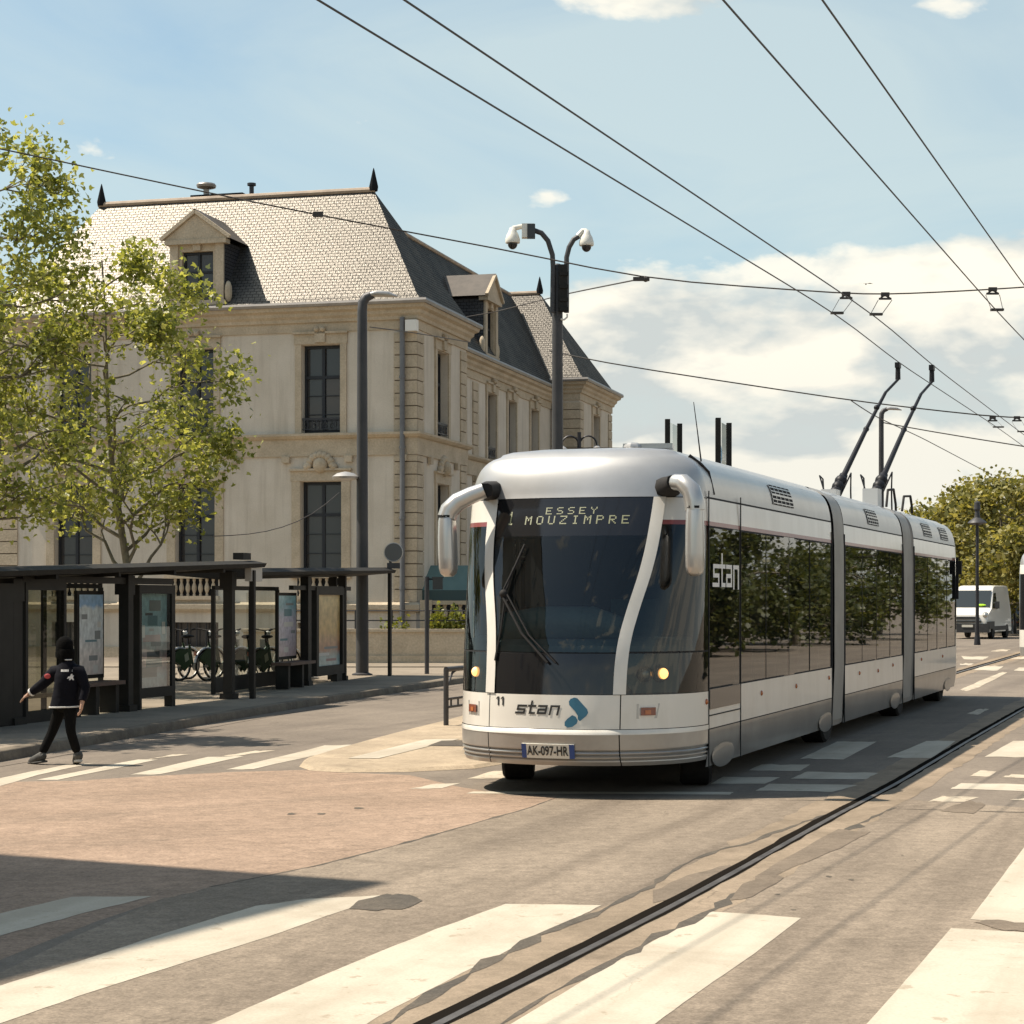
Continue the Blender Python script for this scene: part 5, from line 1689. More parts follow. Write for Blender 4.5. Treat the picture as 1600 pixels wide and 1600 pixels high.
m_post1 = poster_mat('poster_blue_paper', [(0, (.36, .31, .27)), (.25, (.42, .38, .34)), (.5, (.38, .40, .39)), (.82, (.40, .43, .42)), (.87, (.16, .26, .38)), (1, (.20, .30, .40))])
m_post2 = poster_mat('poster_teal_print', [(0, (.34, .38, .38)), (.12, (.30, .36, .37)), (.3, (.33, .21, .2)), (.42, (.26, .27, .25)), (.6, (.16, .27, .29)), (1, (.22, .33, .34))], 4)
m_post3 = poster_mat('poster_orange_print', [(0, (.24, .31, .29)), (.12, (.2, .26, .25)), (.22, (.26, .13, .08)), (.34, (.30, .17, .09)), (.5, (.36, .24, .09)), (.72, (.36, .26, .12)), (.9, (.44, .34, .17)), (1, (.42, .33, .17))], 3)
m_post4 = poster_mat('poster_violet_grey', [(0, (.32, .24, .23)), (.3, (.32, .29, .31)), (.6, (.33, .31, .35)), (.85, (.15, .28, .31)), (1, (.21, .34, .36))], 4)


def upanel(mb, a, b, z0, z1, y, mi=0):
    mb.face([(a, y, z0), (b, y, z0), (b, y, z1), (a, y, z1)], mi, [(0, 0), (1, 0), (1, 1), (0, 1)])


def printed(parent, a, b, z0, z1, y, seed, cols, n=7):
    rnd = random.Random(seed); w_, h_ = b-a, z1-z0
    for k in range(n):
        ww, hh = rnd.uniform(.14, .6)*w_, rnd.uniform(.03, .13)*h_
        xx = a + rnd.uniform(.06, .94-ww/w_)*w_ if ww < .86*w_ else a+.06*w_
        zz = z0 + (.05 + .9*(k+rnd.uniform(.1, .6))/n)*h_ - hh*.5
        q = MB(); q.face([(xx, y-.0006*(k+1), zz), (xx+ww, y-.0006*(k+1), zz), (xx+ww, y-.0006*(k+1), zz+hh), (xx, y-.0006*(k+1), zz+hh)])
        q.build('print_field', cols[k % len(cols)], parent)


m_pr = [M_('print_pale', (.58, .56, .5), rough=.5), M_('print_grey', (.22, .23, .22), rough=.5), M_('print_teal', (.12, .22, .24), rough=.5), M_('print_rose', (.36, .22, .2), rough=.5), M_('print_dark', (.07, .075, .08), rough=.5)]


class Axis:
    def __init__(s, p, q):
        s.O = Vector((p.x, p.y, 0)); s.e = (Vector((q.x, q.y, 0))-s.O).normalized(); s.rz = math.atan2(s.e.y, s.e.x)
    def x(s, px):
        k = (px-800)/F
        return (k*s.O.y - s.O.x)/(s.e.x - k*s.e.y)


def zr(x): return 2.235 - PZ0 + .029*x
# ---- first shelter (near)
AX = Axis(GP(15, 1133), GP(360, 1092))
sh = thing('bus_shelter', 'long dark bus shelter close to the walking person, with blue poster and sheltered bench', 'bus shelter', (AX.O.x, AX.O.y, PZ0), AX.rz, 'dark bus shelters along the pavement')
X = AX.x
rf_ = MB()
xe = X(380)
P = []
for x in (-2.6, xe-.25):
    P.append([(x, -.40, zr(x)), (x, 1.35, zr(x)+.05)])
rows = [[(x, -.42, zr(x)+.0) for x in (-2.6, xe)], [(x, -.44, zr(x)+.07) for x in (-2.6, xe+.05)], [(x, -.2, zr(x)+.12) for x in (-2.6, xe)], [(x, 1.4, zr(x)+.10) for x in (-2.6, xe)],
        [(x, 1.4, zr(x)+.02) for x in (-2.6, xe)], [(x, .3, zr(x)-.05) for x in (-2.6, xe-.35)], [(x, -.42, zr(x)+.0) for x in (-2.6, xe)]]
rf_.grid(rows)
for x, f in ((-2.6, 0), (xe, 1)): rf_.face([r[f] for r in rows[:-1]])
for f in (.12, .3, .48, .66, .84): 
    x = -2.6+(xe+2.6)*f; rf_.bar((x, -.40, zr(x)-.02), (x, 1.3, zr(x)-.06), .07, .09)
rf_.build('roof', m_shroof, sh)
for px, w in ((197, .17), (358, .14), (20, .24)):
    x = X(px); q = MB(); q.box((x, 0, (zr(x)-.05)/2), (w, .17, zr(x)-.05)); 
    q.box((x, 0, .05), (w+.1, .26, .1)); q.box((x, .02, zr(x)-.22), (w+.06, .24, .3))
    q.build('post', m_shel, sh)
x = X(367); q = MB(); q.box((x, -.34, (zr(x)-.05)/2), (.09, .09, zr(x)-.05)); q.build('post', m_shel, sh)
# roof-edge sign box
x = X(372); q = MB(); q.box((x, -.30, zr(x)-.13), (.5, .12, .24)); q.build('sign_box', m_alu, sh)
x = X(370); q = MB(); q.box((x, -.1, zr(x)+.20), (.34, .2, .12)); q.build('roof_unit', m_shel, sh)
# end advertising case: dark glass slab
a, b = -1.9, X(20)-.15
q = MB(); q.box(((a+b)/2, 0, 1.0), (b-a, .2, 1.98)); q.build('end_panel', m_shel, sh)
a, b = X(34), X(98)
q = MB(); 
for (x0, x1, z0, z1) in ((a, a+.07, .0, 2.02), (b-.07, b, .0, 2.02), (a+.07, b-.07, 1.9, 2.02), (a+.07, b-.07, .0, .16)): q.box(((x0+x1)/2, 0, (z0+z1)/2), (x1-x0, .13, z1-z0))
fo = q.build('display_case', m_shel, sh)
q = MB(); q.face([(a+.07, -.04, .16), (b-.07, -.04, .16), (b-.07, -.04, 1.9), (a+.07, -.04, 1.9)]); q.build('glass', m_shdark, fo)
# glazed back
yb = .95
a, b = X(60), X(240)
q = MB(); q.face([(a, yb, .3), (b, yb, .3), (b, yb, 1.95), (a, yb, 1.95)]); bo = q.build('back_glass', m_shglass, sh)
q = MB(); q.box(((a+b)/2, yb, 1.98), (b-a, .07, .07)); q.box(((a+b)/2, yb, .28), (b-a, .06, .06))
for x in (a, (a+b)/2, b): q.box((x, yb, .98), (.06, .07, 1.96))
q.build('frame', m_shel, bo)
q = MB(); q.box(((X(30)+X(265))/2, 0, 2.06), (X(265)-X(30), .12, .10)); q.box(((X(30)+X(265))/2, 0, 2.0), (.05, .05, .02)); q.build('crossbeam', m_shel, sh)
# poster in a frame
a, b = X(146), X(187)
q = MB(); q.box(((a+b)/2, .30, 1.22), (b-a, .06, 1.36)); po = q.build('poster_frame', m_shel, sh)
q = MB(); upanel(q, b-.05, a+.05, .6, 1.84, .262); q.build('poster', m_post1, po); printed(po, a+.05, b-.05, .6, 1.66, .262, 1, [m_pr[0], m_pr[1], m_pr[0], m_pr[2], m_pr[1]])
# timetable case
a, b = X(212), X(268)
q = MB(); 
for (x0, x1, z0, z1) in ((a, a+.08, .0, 2.0), (b-.13, b, -.0, 2.0), (a+.08, b-.13, 1.86, 2.0), (a+.08, b-.13, .18, .34)): q.box(((x0+x1)/2, 0, (z0+z1)/2), (x1-x0, .14, z1-z0))
po = q.build('display_case', m_shel, sh)
q = MB(); upanel(q, a+.08, b-.13, .34, 1.86, .02); q.build('poster', m_post2, po); printed(po, a+.08, b-.13, .5, 1.84, .02, 2, [m_pr[1], m_pr[2], m_pr[4], m_pr[1], m_pr[3]], 9)
q = MB(); q.face([(a+.08, -.05, .34), (b-.13, -.05, .34), (b-.13, -.05, 1.86), (a+.08, -.05, 1.86)]); q.build('glass', m_caseglass, po)
for (px, z0, w_, h_) in ((222, 1.15, .13, .2), (254, 1.2, .12, .2)):
    x = X(px); q = MB(); q.face([(x, .012, z0), (x+w_, .012, z0), (x+w_, .012, z0+h_), (x, .012, z0+h_)]); q.build('notice', m_white, po)
# bench
a, b = X(112), X(188)
q = MB(); q.box(((a+b)/2, .1, .47), (b-a, .38, .06)); be = q.build('bench_seat', m_bench, sh)
for px in (120, 149, 180):
    q = MB(); q.box((X(px), .1, .22), (.11, .28, .44)); q.build('leg', m_shel, be)

# ---- second shelter (farther)
AX2 = Axis(GP(372, 1086), GP(535, 1063)); X = AX2.x
sh2 = thing('bus_shelter', 'farther dark bus shelter with an orange poster, beside the tall grey lamp post', 'bus shelter', (AX2.O.x, AX2.O.y, PZ0), AX2.rz, 'dark bus shelters along the pavement')
zr2 = lambda x: 2.34 - PZ0 + .017*x
xe = X(590)
rf_ = MB()
rows = [[(x, -.42, zr2(x)+.0) for x in (-.2, xe)], [(x, -.44, zr2(x)+.06) for x in (-.2, xe+.03)], [(x, -.2, zr2(x)+.13) for x in (-.2, xe)], [(x, 1.4, zr2(x)+.10) for x in (-.2, xe)],
        [(x, 1.4, zr2(x)+.02) for x in (-.2, xe)], [(x, .3, zr2(x)-.08) for x in (-.2, xe-1.4)], [(x, -.42, zr2(x)+.0) for x in (-.2, xe)]]
rf_.grid(rows)
for f in (0, 1): rf_.face([r[f] for r in rows[:-1]])
rf_.build('roof', m_shroof, sh2)
for px, w, y in ((478, .22, 0), (535, .09, 0), (541, .06, .3)):
    x = X(px); q = MB(); q.box((x, y, (zr2(x)-.05)/2), (w, .17, zr2(x)-.05)); q.box((x, y, .05), (w+.06, .22, .1)); q.build('post', m_shel, sh2)
x = X(585); q = MB(); q.box((x, -.36, (zr2(x))/2), (.07, .07, zr2(x))); q.build('post', m_shel, sh2)
a, b = 0.05, X(470)
q = MB(); q.face([(a, .5, .3), (b, .5, .3), (b, .5, 1.95), (a, .5, 1.95)]); bo = q.build('back_glass', m_shglass, sh2)
q = MB(); q.box(((a+b)/2, .5, 1.98), (b-a, .07, .08)); q.box(((a+b)/2, .5, .17), (b-a, .08, .28))
for x in (a, X(430), b): q.box((x, .5, .98), (.07, .07, 1.96))
q.build('frame', m_shel, bo)
a, b = X(447), X(476)
q = MB(); q.box(((a+b)/2, .2, 1.23), (b-a, .06, 1.34)); po = q.build('poster_frame', m_shel, sh2)
q = MB(); upanel(q, b-.05, a+.05, .62, 1.84, .165); q.build('poster', m_post4, po); printed(po, a+.05, b-.05, .62, 1.84, .165, 3, [m_pr[0], m_pr[2], m_pr[1]], 6)
a, b = X(490), X(534)
q = MB()
for (x0, x1, z0, z1) in ((a, a+.16, .16, 2.02), (b-.16, b, .16, 2.02), (a+.16, b-.16, 1.86, 2.02), (a+.16, b-.16, .16, .36), (b-.6, b-.2, 0, .16)): q.box(((x0+x1)/2, 0, (z0+z1)/2), (x1-x0, .14, z1-z0))
po = q.build('display_case', m_shel, sh2)
q = MB(); upanel(q, a+.16, b-.16, .36, 1.86, .0); q.build('poster', m_post3, po); printed(po, a+.16, b-.16, .36, .9, .0, 5, [m_pr[3], m_pr[0], m_pr[1]], 3)
q = MB(); q.box(((X(455)+X(545))/2, 0, 2.0), (X(545)-X(455), .1, .09)); q.build('crossbeam', m_shel, sh2)
a, b = X(430), X(470)
q = MB(); q.box(((a+b)/2, -.12, .50), (b-a, .4, .06)); be = q.build('bench_seat', m_bench, sh2)
for px in (433, 455): q = MB(); q.box((X(px), -.12, .24), (.12, .26, .46)); q.build('leg', m_shel, be)

# ---- tall grey street lamps
def street_lamp(label, p, h, lean, r0, r1, arm=None, rz=0.0, grp='tall grey street lamps'):
    t = thing('street_lamp', label, 'street lamp', p, rz, grp)
    q = MB(); q.tube([(0, 0, 0), (0, 0, .5), (0, 0, h-.35)], [r0, r0, r1], 16)
    q.tube([(0, 0, h-.36), (.015, 0, h-.16), (.09, 0, h-.04), (.25, 0, h+.03)], [r1, r1, r1*.95, r1*.8], 14)
    q.lathe([(r0*1.6, 0), (r0*1.6, .03), (r0*1.05, .06)], n=16)
    q.build('pole', m_dgrey, t, smooth=50)
    q = MB(); q.tube([(.2, 0, h+.02), (.35, 0, h+.05), (.62, 0, h+.03), (.82, 0, h-.02)], [r1*.85, r1*1.05, r1*.9, .03], 14, sq=(1.1, .62, 2.4)); q.build('lamp_head', m_alu, t, smooth=50)
    return t
pl = GP(566, 1055)
lp = street_lamp('tall grey lamp post rising through the roof end of the farther bus shelter', pl, D(572, 462, pl.y).z-PZ0, 0, .15, .115)
q = MB(); ha = D(540, 745, pl.y); dx = ha.x-pl.x; hz_ = ha.z-PZ0
q.tube([(0, 0, hz_-.05), (dx*.35, -.02, hz_-.03)], .04, 8); o = q.build('side_arm', m_dgrey, lp)
q = MB(); q.lathe([(.02, .12), (.2, .08), (.32, .0), (.30, -.05), (.1, -.09)][::-1], (dx*1.0, -.02, hz_), 16); q.build('lamp_shade', m_alu, o, smooth=50)
pr = D(1377, 936, 80); pr.z = 0
street_lamp('slim grey lamp post standing behind the trolleybus poles', pr, D(1377, 640, 80).z, 0, .12, .10)

# ---- camera mast
pc = D(871, 936, 38); pc.z = 0
cm = thing('camera_mast', 'dark pole carrying two white dome cameras on curved arms behind the trolleybus', 'camera mast', pc)
zt_ = D(871, 418, 38).z
sc = 38/F
q = MB(); q.tube([(0, 0, 0), (0, 0, zt_-.2), (0, 0, zt_)], [.115, .10, .098], 16); q.lathe([(.098, 0), (.09, .04), (.05, .07)], (0, 0, zt_), 16); q.build('pole', m_dgrey, cm, smooth=50)
def loc(px, py): p = D(px, py, 38); return Vector((p.x-pc.x, -.12, p.z))
arms = [([(863, 490), (864, 420), (863, 400), (856, 378), (846, 366), (832, 361)], (801, 376)), ([(885, 490), (885, 420), (885, 404), (889, 388), (896, 376), (904, 371)], (916, 380))]
for path, cpx in arms:
    q = MB(); q.tube([loc(*p) for p in path], .05, 10); o = q.build('arm', m_dgrey, cm, smooth=60)
    c = loc(*cpx)
    q = MB(); q.lathe([(.02, .24), (.06, .22), (.08, .15), (.115, .09), (.14, .0), (.142, -.05), (.135, -.07)], c, 18)
    e = loc(*path[-1])
    q.tube([e + Vector((-.02, 0, 0)), (e+c)/2 + Vector((0, 0, .16)), c + Vector((0, 0, .21))], .05, 8)
    h = q.build('dome_camera', m_camwhite, o, smooth=50)
    q = MB(); q.ball(c - Vector((0, 0, .08)), (.095, .095, .11), 16, 10); q.build('lens', m_camdark, h, smooth=60)
q = MB(); e = loc(825, 363); q.box(e, (.24, .2, .26)); o = q.build('equipment_box', m_camwhite, cm)
q = MB(); q.box(e + Vector((.06, -.03, -.01)), (.15, .17, .26)); q.build('cover', m_camdark, o)
q = MB(); q.box(loc(879, 452) + Vector((0, 0, 0)), (.16, .12, .9)); 
for yy in (430, 450, 470, 485): q.box(loc(881, yy) + Vector((.0, -.06, 0)), (.17, .06, .07))
q.build('bracket', m_shel, cm)
q = MB(); q.tube([loc(886, 492), loc(886, 497), loc(881, 501), loc(876, 500)], .02, 6); q.build('cable', m_white, cm)

# ---- round sign seen from the back, signal post, handrail
ps = GP(610, 1055)
sg_ = thing('road_sign', 'round road sign seen from its grey back, on a slim post by the farther shelter', 'road sign', ps)
zz = D(615, 863, ps.y).z-PZ0; zb_ = D(615, 884, ps.y).z-PZ0
q = MB(); q.tube([(0, 0, 0), (0, 0, zz+.2)], .035, 8); q.build('post', m_dgrey, sg_)
q = MB(); q.lathe([(.215, -.012), (.215, .012)], (.075, -.05, zz), 24, axis='Y'); o = q.build('sign_plate', M_('sign_back', (.12, .12, .115), rough=.5, metal=.3), sg_, smooth=40)
q = MB(); q.tube([Vector((.075+.212*math.cos(a), -.05, zz+.212*math.sin(a))) for a in np.linspace(0, 2*pi, 25)], .016, 6, cap=False); q.build('rim', m_alu, o)
q = MB(); q.box((.075, -.05, zb_), (.30, .03, .13)); q.build('supplementary_plate', m_dgrey, sg_)
ps = GP(667, 1053)
sp_ = thing('signal_post', 'thin grey post carrying a small dark signal box near the front of the trolleybus', 'signal post', ps)
zz = D(667, 901, ps.y).z-PZ0
q = MB(); q.tube([(0, 0, 0), (0, 0, zz)], .055, 10); q.build('post', m_dgrey, sp_)
q = MB(); q.box((.26, -.03, zz-.17), (.24, .16, .27)); q.box((.26, -.03, zz-.02), (.28, .2, .03)); q.bar((0, 0, zz-.06), (.2, -.02, zz-.06), .04); q.build('signal_box', m_camdark, sp_)
ps = GP(604, 905); 
hr0 = G(697, 1137); hr1 = hr0 + Vector((.337, .9415, 0))*2.4
hd = thing('handrail', 'low dark metal guard rail on the traffic island beside the trolleybus', 'guard rail', hr0, math.atan2(hr1.y-hr0.y, hr1.x-hr0.x))
q = MB()
for x in (0, 2.4): 
    q = MB(); q.tube([(x, 0, 0), (x, 0, .86)], .04, 10); q.build('post', m_dgrey, hd)
q = MB(); q.tube([(0, 0, .86), (2.4, 0, .86)], .04, 10); q.tube([(0, 0, .56), (.25, 0, .80), (.5, 0, .86)], .018, 6); q.tube([(0, 0, .3), (2.4, 0, .3)], .02, 6); q.tube([(0, 0, .42), (2.4, 0, .42)], .02, 6)
for x in np.linspace(.2, 2.2, 8): q.tube([(x, 0, .3), (x, 0, .42)], .016, 5)
q.build('rail', m_dgrey, hd, smooth=60)
# twin hooped lamp behind the roof of the bus
tl = D(905, 936, 70); tl.z = 0
t = thing('twin_arm_lamp', 'old style twin-hooped lamp post peeping over the roof of the trolleybus', 'street lamp', tl)
zz = D(905, 682, 70).z; 
q = MB(); q.tube([(0, 0, 0), (0, 0, zz+.15)], [.10, .07], 10); q.build('pole', m_iron, t, smooth=60)
for sg in (-1, 1):
    q = MB(); q.tube([(0, 0, zz-.9)] + [(sg*(.32 - .30*math.cos(a)), 0, zz-.3+.32*math.sin(a)) for a in np.linspace(0, pi, 9)], .035, 6); o = q.build('arm', m_iron, t, smooth=60)
    q = MB(); q.lathe([(.05, .1), (.25, -.05), (.22, -.1), (.02, -.2)], (sg*.62, 0, zz-.42), 12); q.build('lantern', m_alu, o, smooth=50)
# stop totems: two dark posts with a printed glass between
for i, (xa, xb, ytp, yt2) in enumerate(((1043, 1062, 655, 662), (1122, 1139, 653, 661))):
    Yt = 38.5 if i == 0 else 37.5
    a = D(xa, 936, Yt); b = D(xb, 936, Yt+.9)
    st_ = thing('stop_totem', ['stop totem of two dark posts, the one over the middle of the cab roof', 'stop totem of two dark posts, the one beside the aerial on the roof'][i], 'totem', (a.x, a.y, 0), 0, 'stop totems behind the trolleybus')
    z1, z2 = D(xa, ytp, Yt).z, D(xb, yt2, Yt+.9).z
    q = MB(); q.box((0, 0, z1/2), (.095, .12, z1)); q.build('post', m_shel, st_)
    q = MB(); q.box((b.x-a.x, b.y-a.y, z2/2), (.095, .12, z2)); q.build('post', m_shel, st_)
    q = MB(); dx, dy = b.x-a.x, b.y-a.y
    q.face([(.05, .05, z1-2.4), (dx-.05, dy-.05, z1-2.4), (dx-.05, dy-.05, z2-.05), (.05, .05, z2-.05)]); o = q.build('glass_panel', m_shglass, st_)
    qs, L = stroke_word('stan', .13, .045, .02, 0, .012)
    q = MB()
    for k, c in enumerate(capsule((.3, .0), (.3, .25), .1)): pass
    cx = lambda u, z: (.05+(dx-.1)*u, .05+(dy-.1)*u-.012, z)
    q.face([cx(.08, z1-.5), cx(.26, z1-.62), cx(.26, z1-.72), cx(.08, z1-.90)]); q.build('emblem', M_('emblem_light_blue', (.1, .35, .55), rough=.4), o)
    q = MB()
    for p in qs: q.face([cx(.34+x/L*.56, z1-.78+y) for x, y in p])
    q.build('lettering', m_white_txt, o)
# old lanterns by the trees
for i, (px, top, yb_) in enumerate(((1527, 785, 82), (1585, 828, 108))):
    p = D(px, 936, yb_); p.z = 0
    t = thing('lantern_post', ['black lantern post rising above the white van', 'smaller black lantern post standing farther along, above the dark car'][i], 'street lamp', p, 0, 'old lantern posts before the trees')
    zz = D(px, top, yb_).z
    q = MB(); q.tube([(0, 0, 0), (0, 0, 1.0), (0, 0, zz-.9)], [.12, .075, .06], 10); q.lathe([(.14, 0), (.12, .3), (.08, .5)], n=12); q.build('pole', m_iron, t, smooth=50)
    q = MB(); q.lathe([(.05, -.1), (.40, 0), (.36, .06), (.12, .22), (.09, .5), (.14, .56), (.12, .85), (.03, .9)], (0, 0, zz-.85), 14); q.build('lantern', m_dgrey, t, smooth=40)

# ---- overhead wires
m_wire = M_('wire_dark', (0.045, 0.038, 0.032), rough=0.6)
def wire(name, pts, r, label, cat, grp):
    q = MB(); P = []
    for a, b in zip(pts[:-1], pts[1:]):
        n = max(2, int((b-a).length/1.5))
        for k in range(n): P.append(a.lerp(b, k/n))
    P.append(pts[-1])
    for _ in range(2): P = [P[0]] + [(P[i-1]+P[i]*2+P[i+1])/4 for i in range(1, len(P)-1)] + [P[-1]]
    q.tube(P, r, 6)
    return tag(q.build(name, m_wire, smooth=60), label, cat, grp)
def extend(W, k=12):
    return [W[0] + (W[0]-W[1]).normalized()*k] + W
def extend2(W, k=60):
    return W + [W[-1] + (W[-1]-W[-2]).normalized()*k]
for W, lb in ((WA, "left one of the two contact wires touched by the trolleybus poles"), (WB, "right one of the two contact wires touched by the trolleybus poles")):
    wire('contact_wire', extend2(extend(W)), .009, lb, 'overhead wire', 'trolley contact wires')
WC = [AT(x, y, WZ) for x, y in ((1130, 0), (1557, 486), (1600, 531), (1700, 632), (1800, 740))]; WD = [AT(x, y, WZ) for x, y in ((1285, 0), (1600, 446), (1700, 575), (1800, 700))]
for W, lb in ((WC, 'contact wire of the other lane with the hanger clamp at the upper right'), (WD, 'outermost contact wire, crossing the upper right corner of the sky')):
    wire('contact_wire', extend2(extend(W)), .009, lb, 'overhead wire', 'trolley contact wires')
YS = 31.6
SPAN = [(-220, 190, 30.5), (0, 232, 31), (60, 245, 31), (300, 296, 31.2), (490, 335, 31.3), (700, 374, 31.4), (850, 402, 31.5), (1000, 436, YS), (1160, 447, YS), (1320, 459, YS), (1382, 460, YS), (1460, 457, YS), (1552, 452, YS), (1610, 448, YS), (1900, 428, YS)]
wire('span_wire', [D(*p) for p in SPAN], .012, 'long cross-span cable carrying the wire hangers, from the tree crown to the right edge', 'overhead wire', 'span cables')
m_thin = .008
wire('span_wire', [D(1000, 436, YS), D(890, 458, 40), D(770, 488, 60), D(700, 500, 75)], .013, 'branch cable running from the span joint back to the mansion roof', 'overhead wire', 'span cables')
wire('span_wire', [D(860, 548, 62), D(930, 565, 61), D(1100, 591, 60), D(1330, 626, 59.5), D(1400, 634, 59.3), D(1555, 652, 59), D(1600, 653, 59), D(1750, 650, 59)], .022, 'farther span cable passing behind the trolleybus poles', 'overhead wire', 'span cables')
wire('span_wire', [D(1330, 626, 59.5), D(1362, 648, 63), D(1440, 684, 75), D(1550, 742, 95)], .016, 'slack cable forking down towards the trees', 'overhead wire', 'span cables')
wire('span_wire', [D(1378, 660, 80), D(1440, 672, 79), D(1600, 698, 77), D(1750, 720, 75)], .026, 'cable strung from the slim lamp post to the right edge', 'overhead wire', 'span cables')
wire('span_wire', [D(578, 511, 49.5), D(620, 516, 52), D(690, 527, 57), D(735, 535, 62)], .014, 'short cable from the tall lamp post to the mansion facade', 'overhead wire', 'span cables')
wire('span_wire', [D(330, 838, 44), D(390, 836, 45.5), D(440, 826, 47), D(490, 805, 48.4), D(530, 770, 49.2)], .011, 'drooping cable from the lamp shade towards the tree', 'overhead wire', 'span cables')

def hanger(px, py, wpx, wpy, Y, label, s=1.0):
    a = D(px, py, Y); b = AT(wpx, wpy, WZ)
    t = thing('wire_hanger', label, 'wire hanger', a, 0, 'hanger clamps on the span cables')
    d = b-a; q = MB()
    q.box((0, 0, .01), (.13*s, .06, .06*s)); q.bar((-.1*s, 0, -.06*s), (.1*s, 0, -.06*s), .03*s); q.bar((-.09*s, 0, -.06*s), (0, 0, .0), .025*s); q.bar((.09*s, 0, -.06*s), (0, 0, 0), .025*s)
    q.build('clamp', m_wire, t)
    q = MB()
    for sg in (-1, 1): q.tube([(sg*.11*s, 0, -.08*s), (d.x+sg*.09*s, d.y, d.z+.03)], .006, 4)
    q.build('strap', m_wire, t)
    q = MB(); q.box((d.x, d.y, d.z+.03), (.2*s, .08, .035)); q.build('ear', m_wire, t)
hanger(1322, 460, 1308, 492, YS, 'wire hanger over the left contact wire, nearer the middle of the span cable')
hanger(1383, 461, 1369, 494, YS, 'wire hanger second from the right on the span cable, over the right pole wire')
hanger(1551, 453, 1558, 487, YS, 'wire hanger over the other lane at the right end of the span cable')
hanger(1551, 653, 1560, 669, 59, 'small far hanger on the farther span cable, left of the pair', 1.4)
hanger(1589, 653, 1598, 676, 59, 'small far hanger on the farther span cable, right of the pair', 1.4)
q = MB(); q.box((0, 0, 0), (.26, .06, .06)); q.ball((.07, 0, 0), .05, 6, 5)
o = q.build('cable_joint', m_wire); o.location = D(1002, 436, YS-.03); tag(o, 'dark joint where the branch cable leaves the span cable', 'cable joint')
q = MB(); q.box((0, 0, 0), (.16, .06, .08)); o = q.build('cable_joint', m_wire); o.location = D(497, 335, 31.27); tag(o, 'dark insulator on the span cable in front of the slate roof', 'cable joint')
# gliding bird
bp_ = D(1353, 444, 70)
q = MB(); q.tube([(-.16, 0, 0), (-.05, 0, .01), (.08, 0, .01), (.16, 0, .02), (.2, 0, .02)], [.01, .05, .055, .035, .008], 8)
for sg in (-1, 1): q.face([(.06, sg*.03, .02), (.08, sg*.28, .10), (-.02, sg*.52, .0), (-.06, sg*.28, .07), (-.06, sg*.03, .02)])
o = q.build('bird', m_wire); o.location = bp_; o.rotation_euler = (0, 0, R(80)); o.scale = (.5, .5, .5); tag(o, 'small dark bird gliding above the span cable', 'bird')

# ================================================================== BICYCLES
m_bgreen = M_('bike_green', (0.028, 0.075, 0.028), (0.022, 0.055, 0.022), scale=5, rough=0.4)
m_bmetal = M_('bike_metal', (0.5, 0.48, 0.44), rough=0.35, metal=.6)
m_basket = M_('bike_skirt_emblem', (0.42, 0.45, 0.33), rough=0.5)


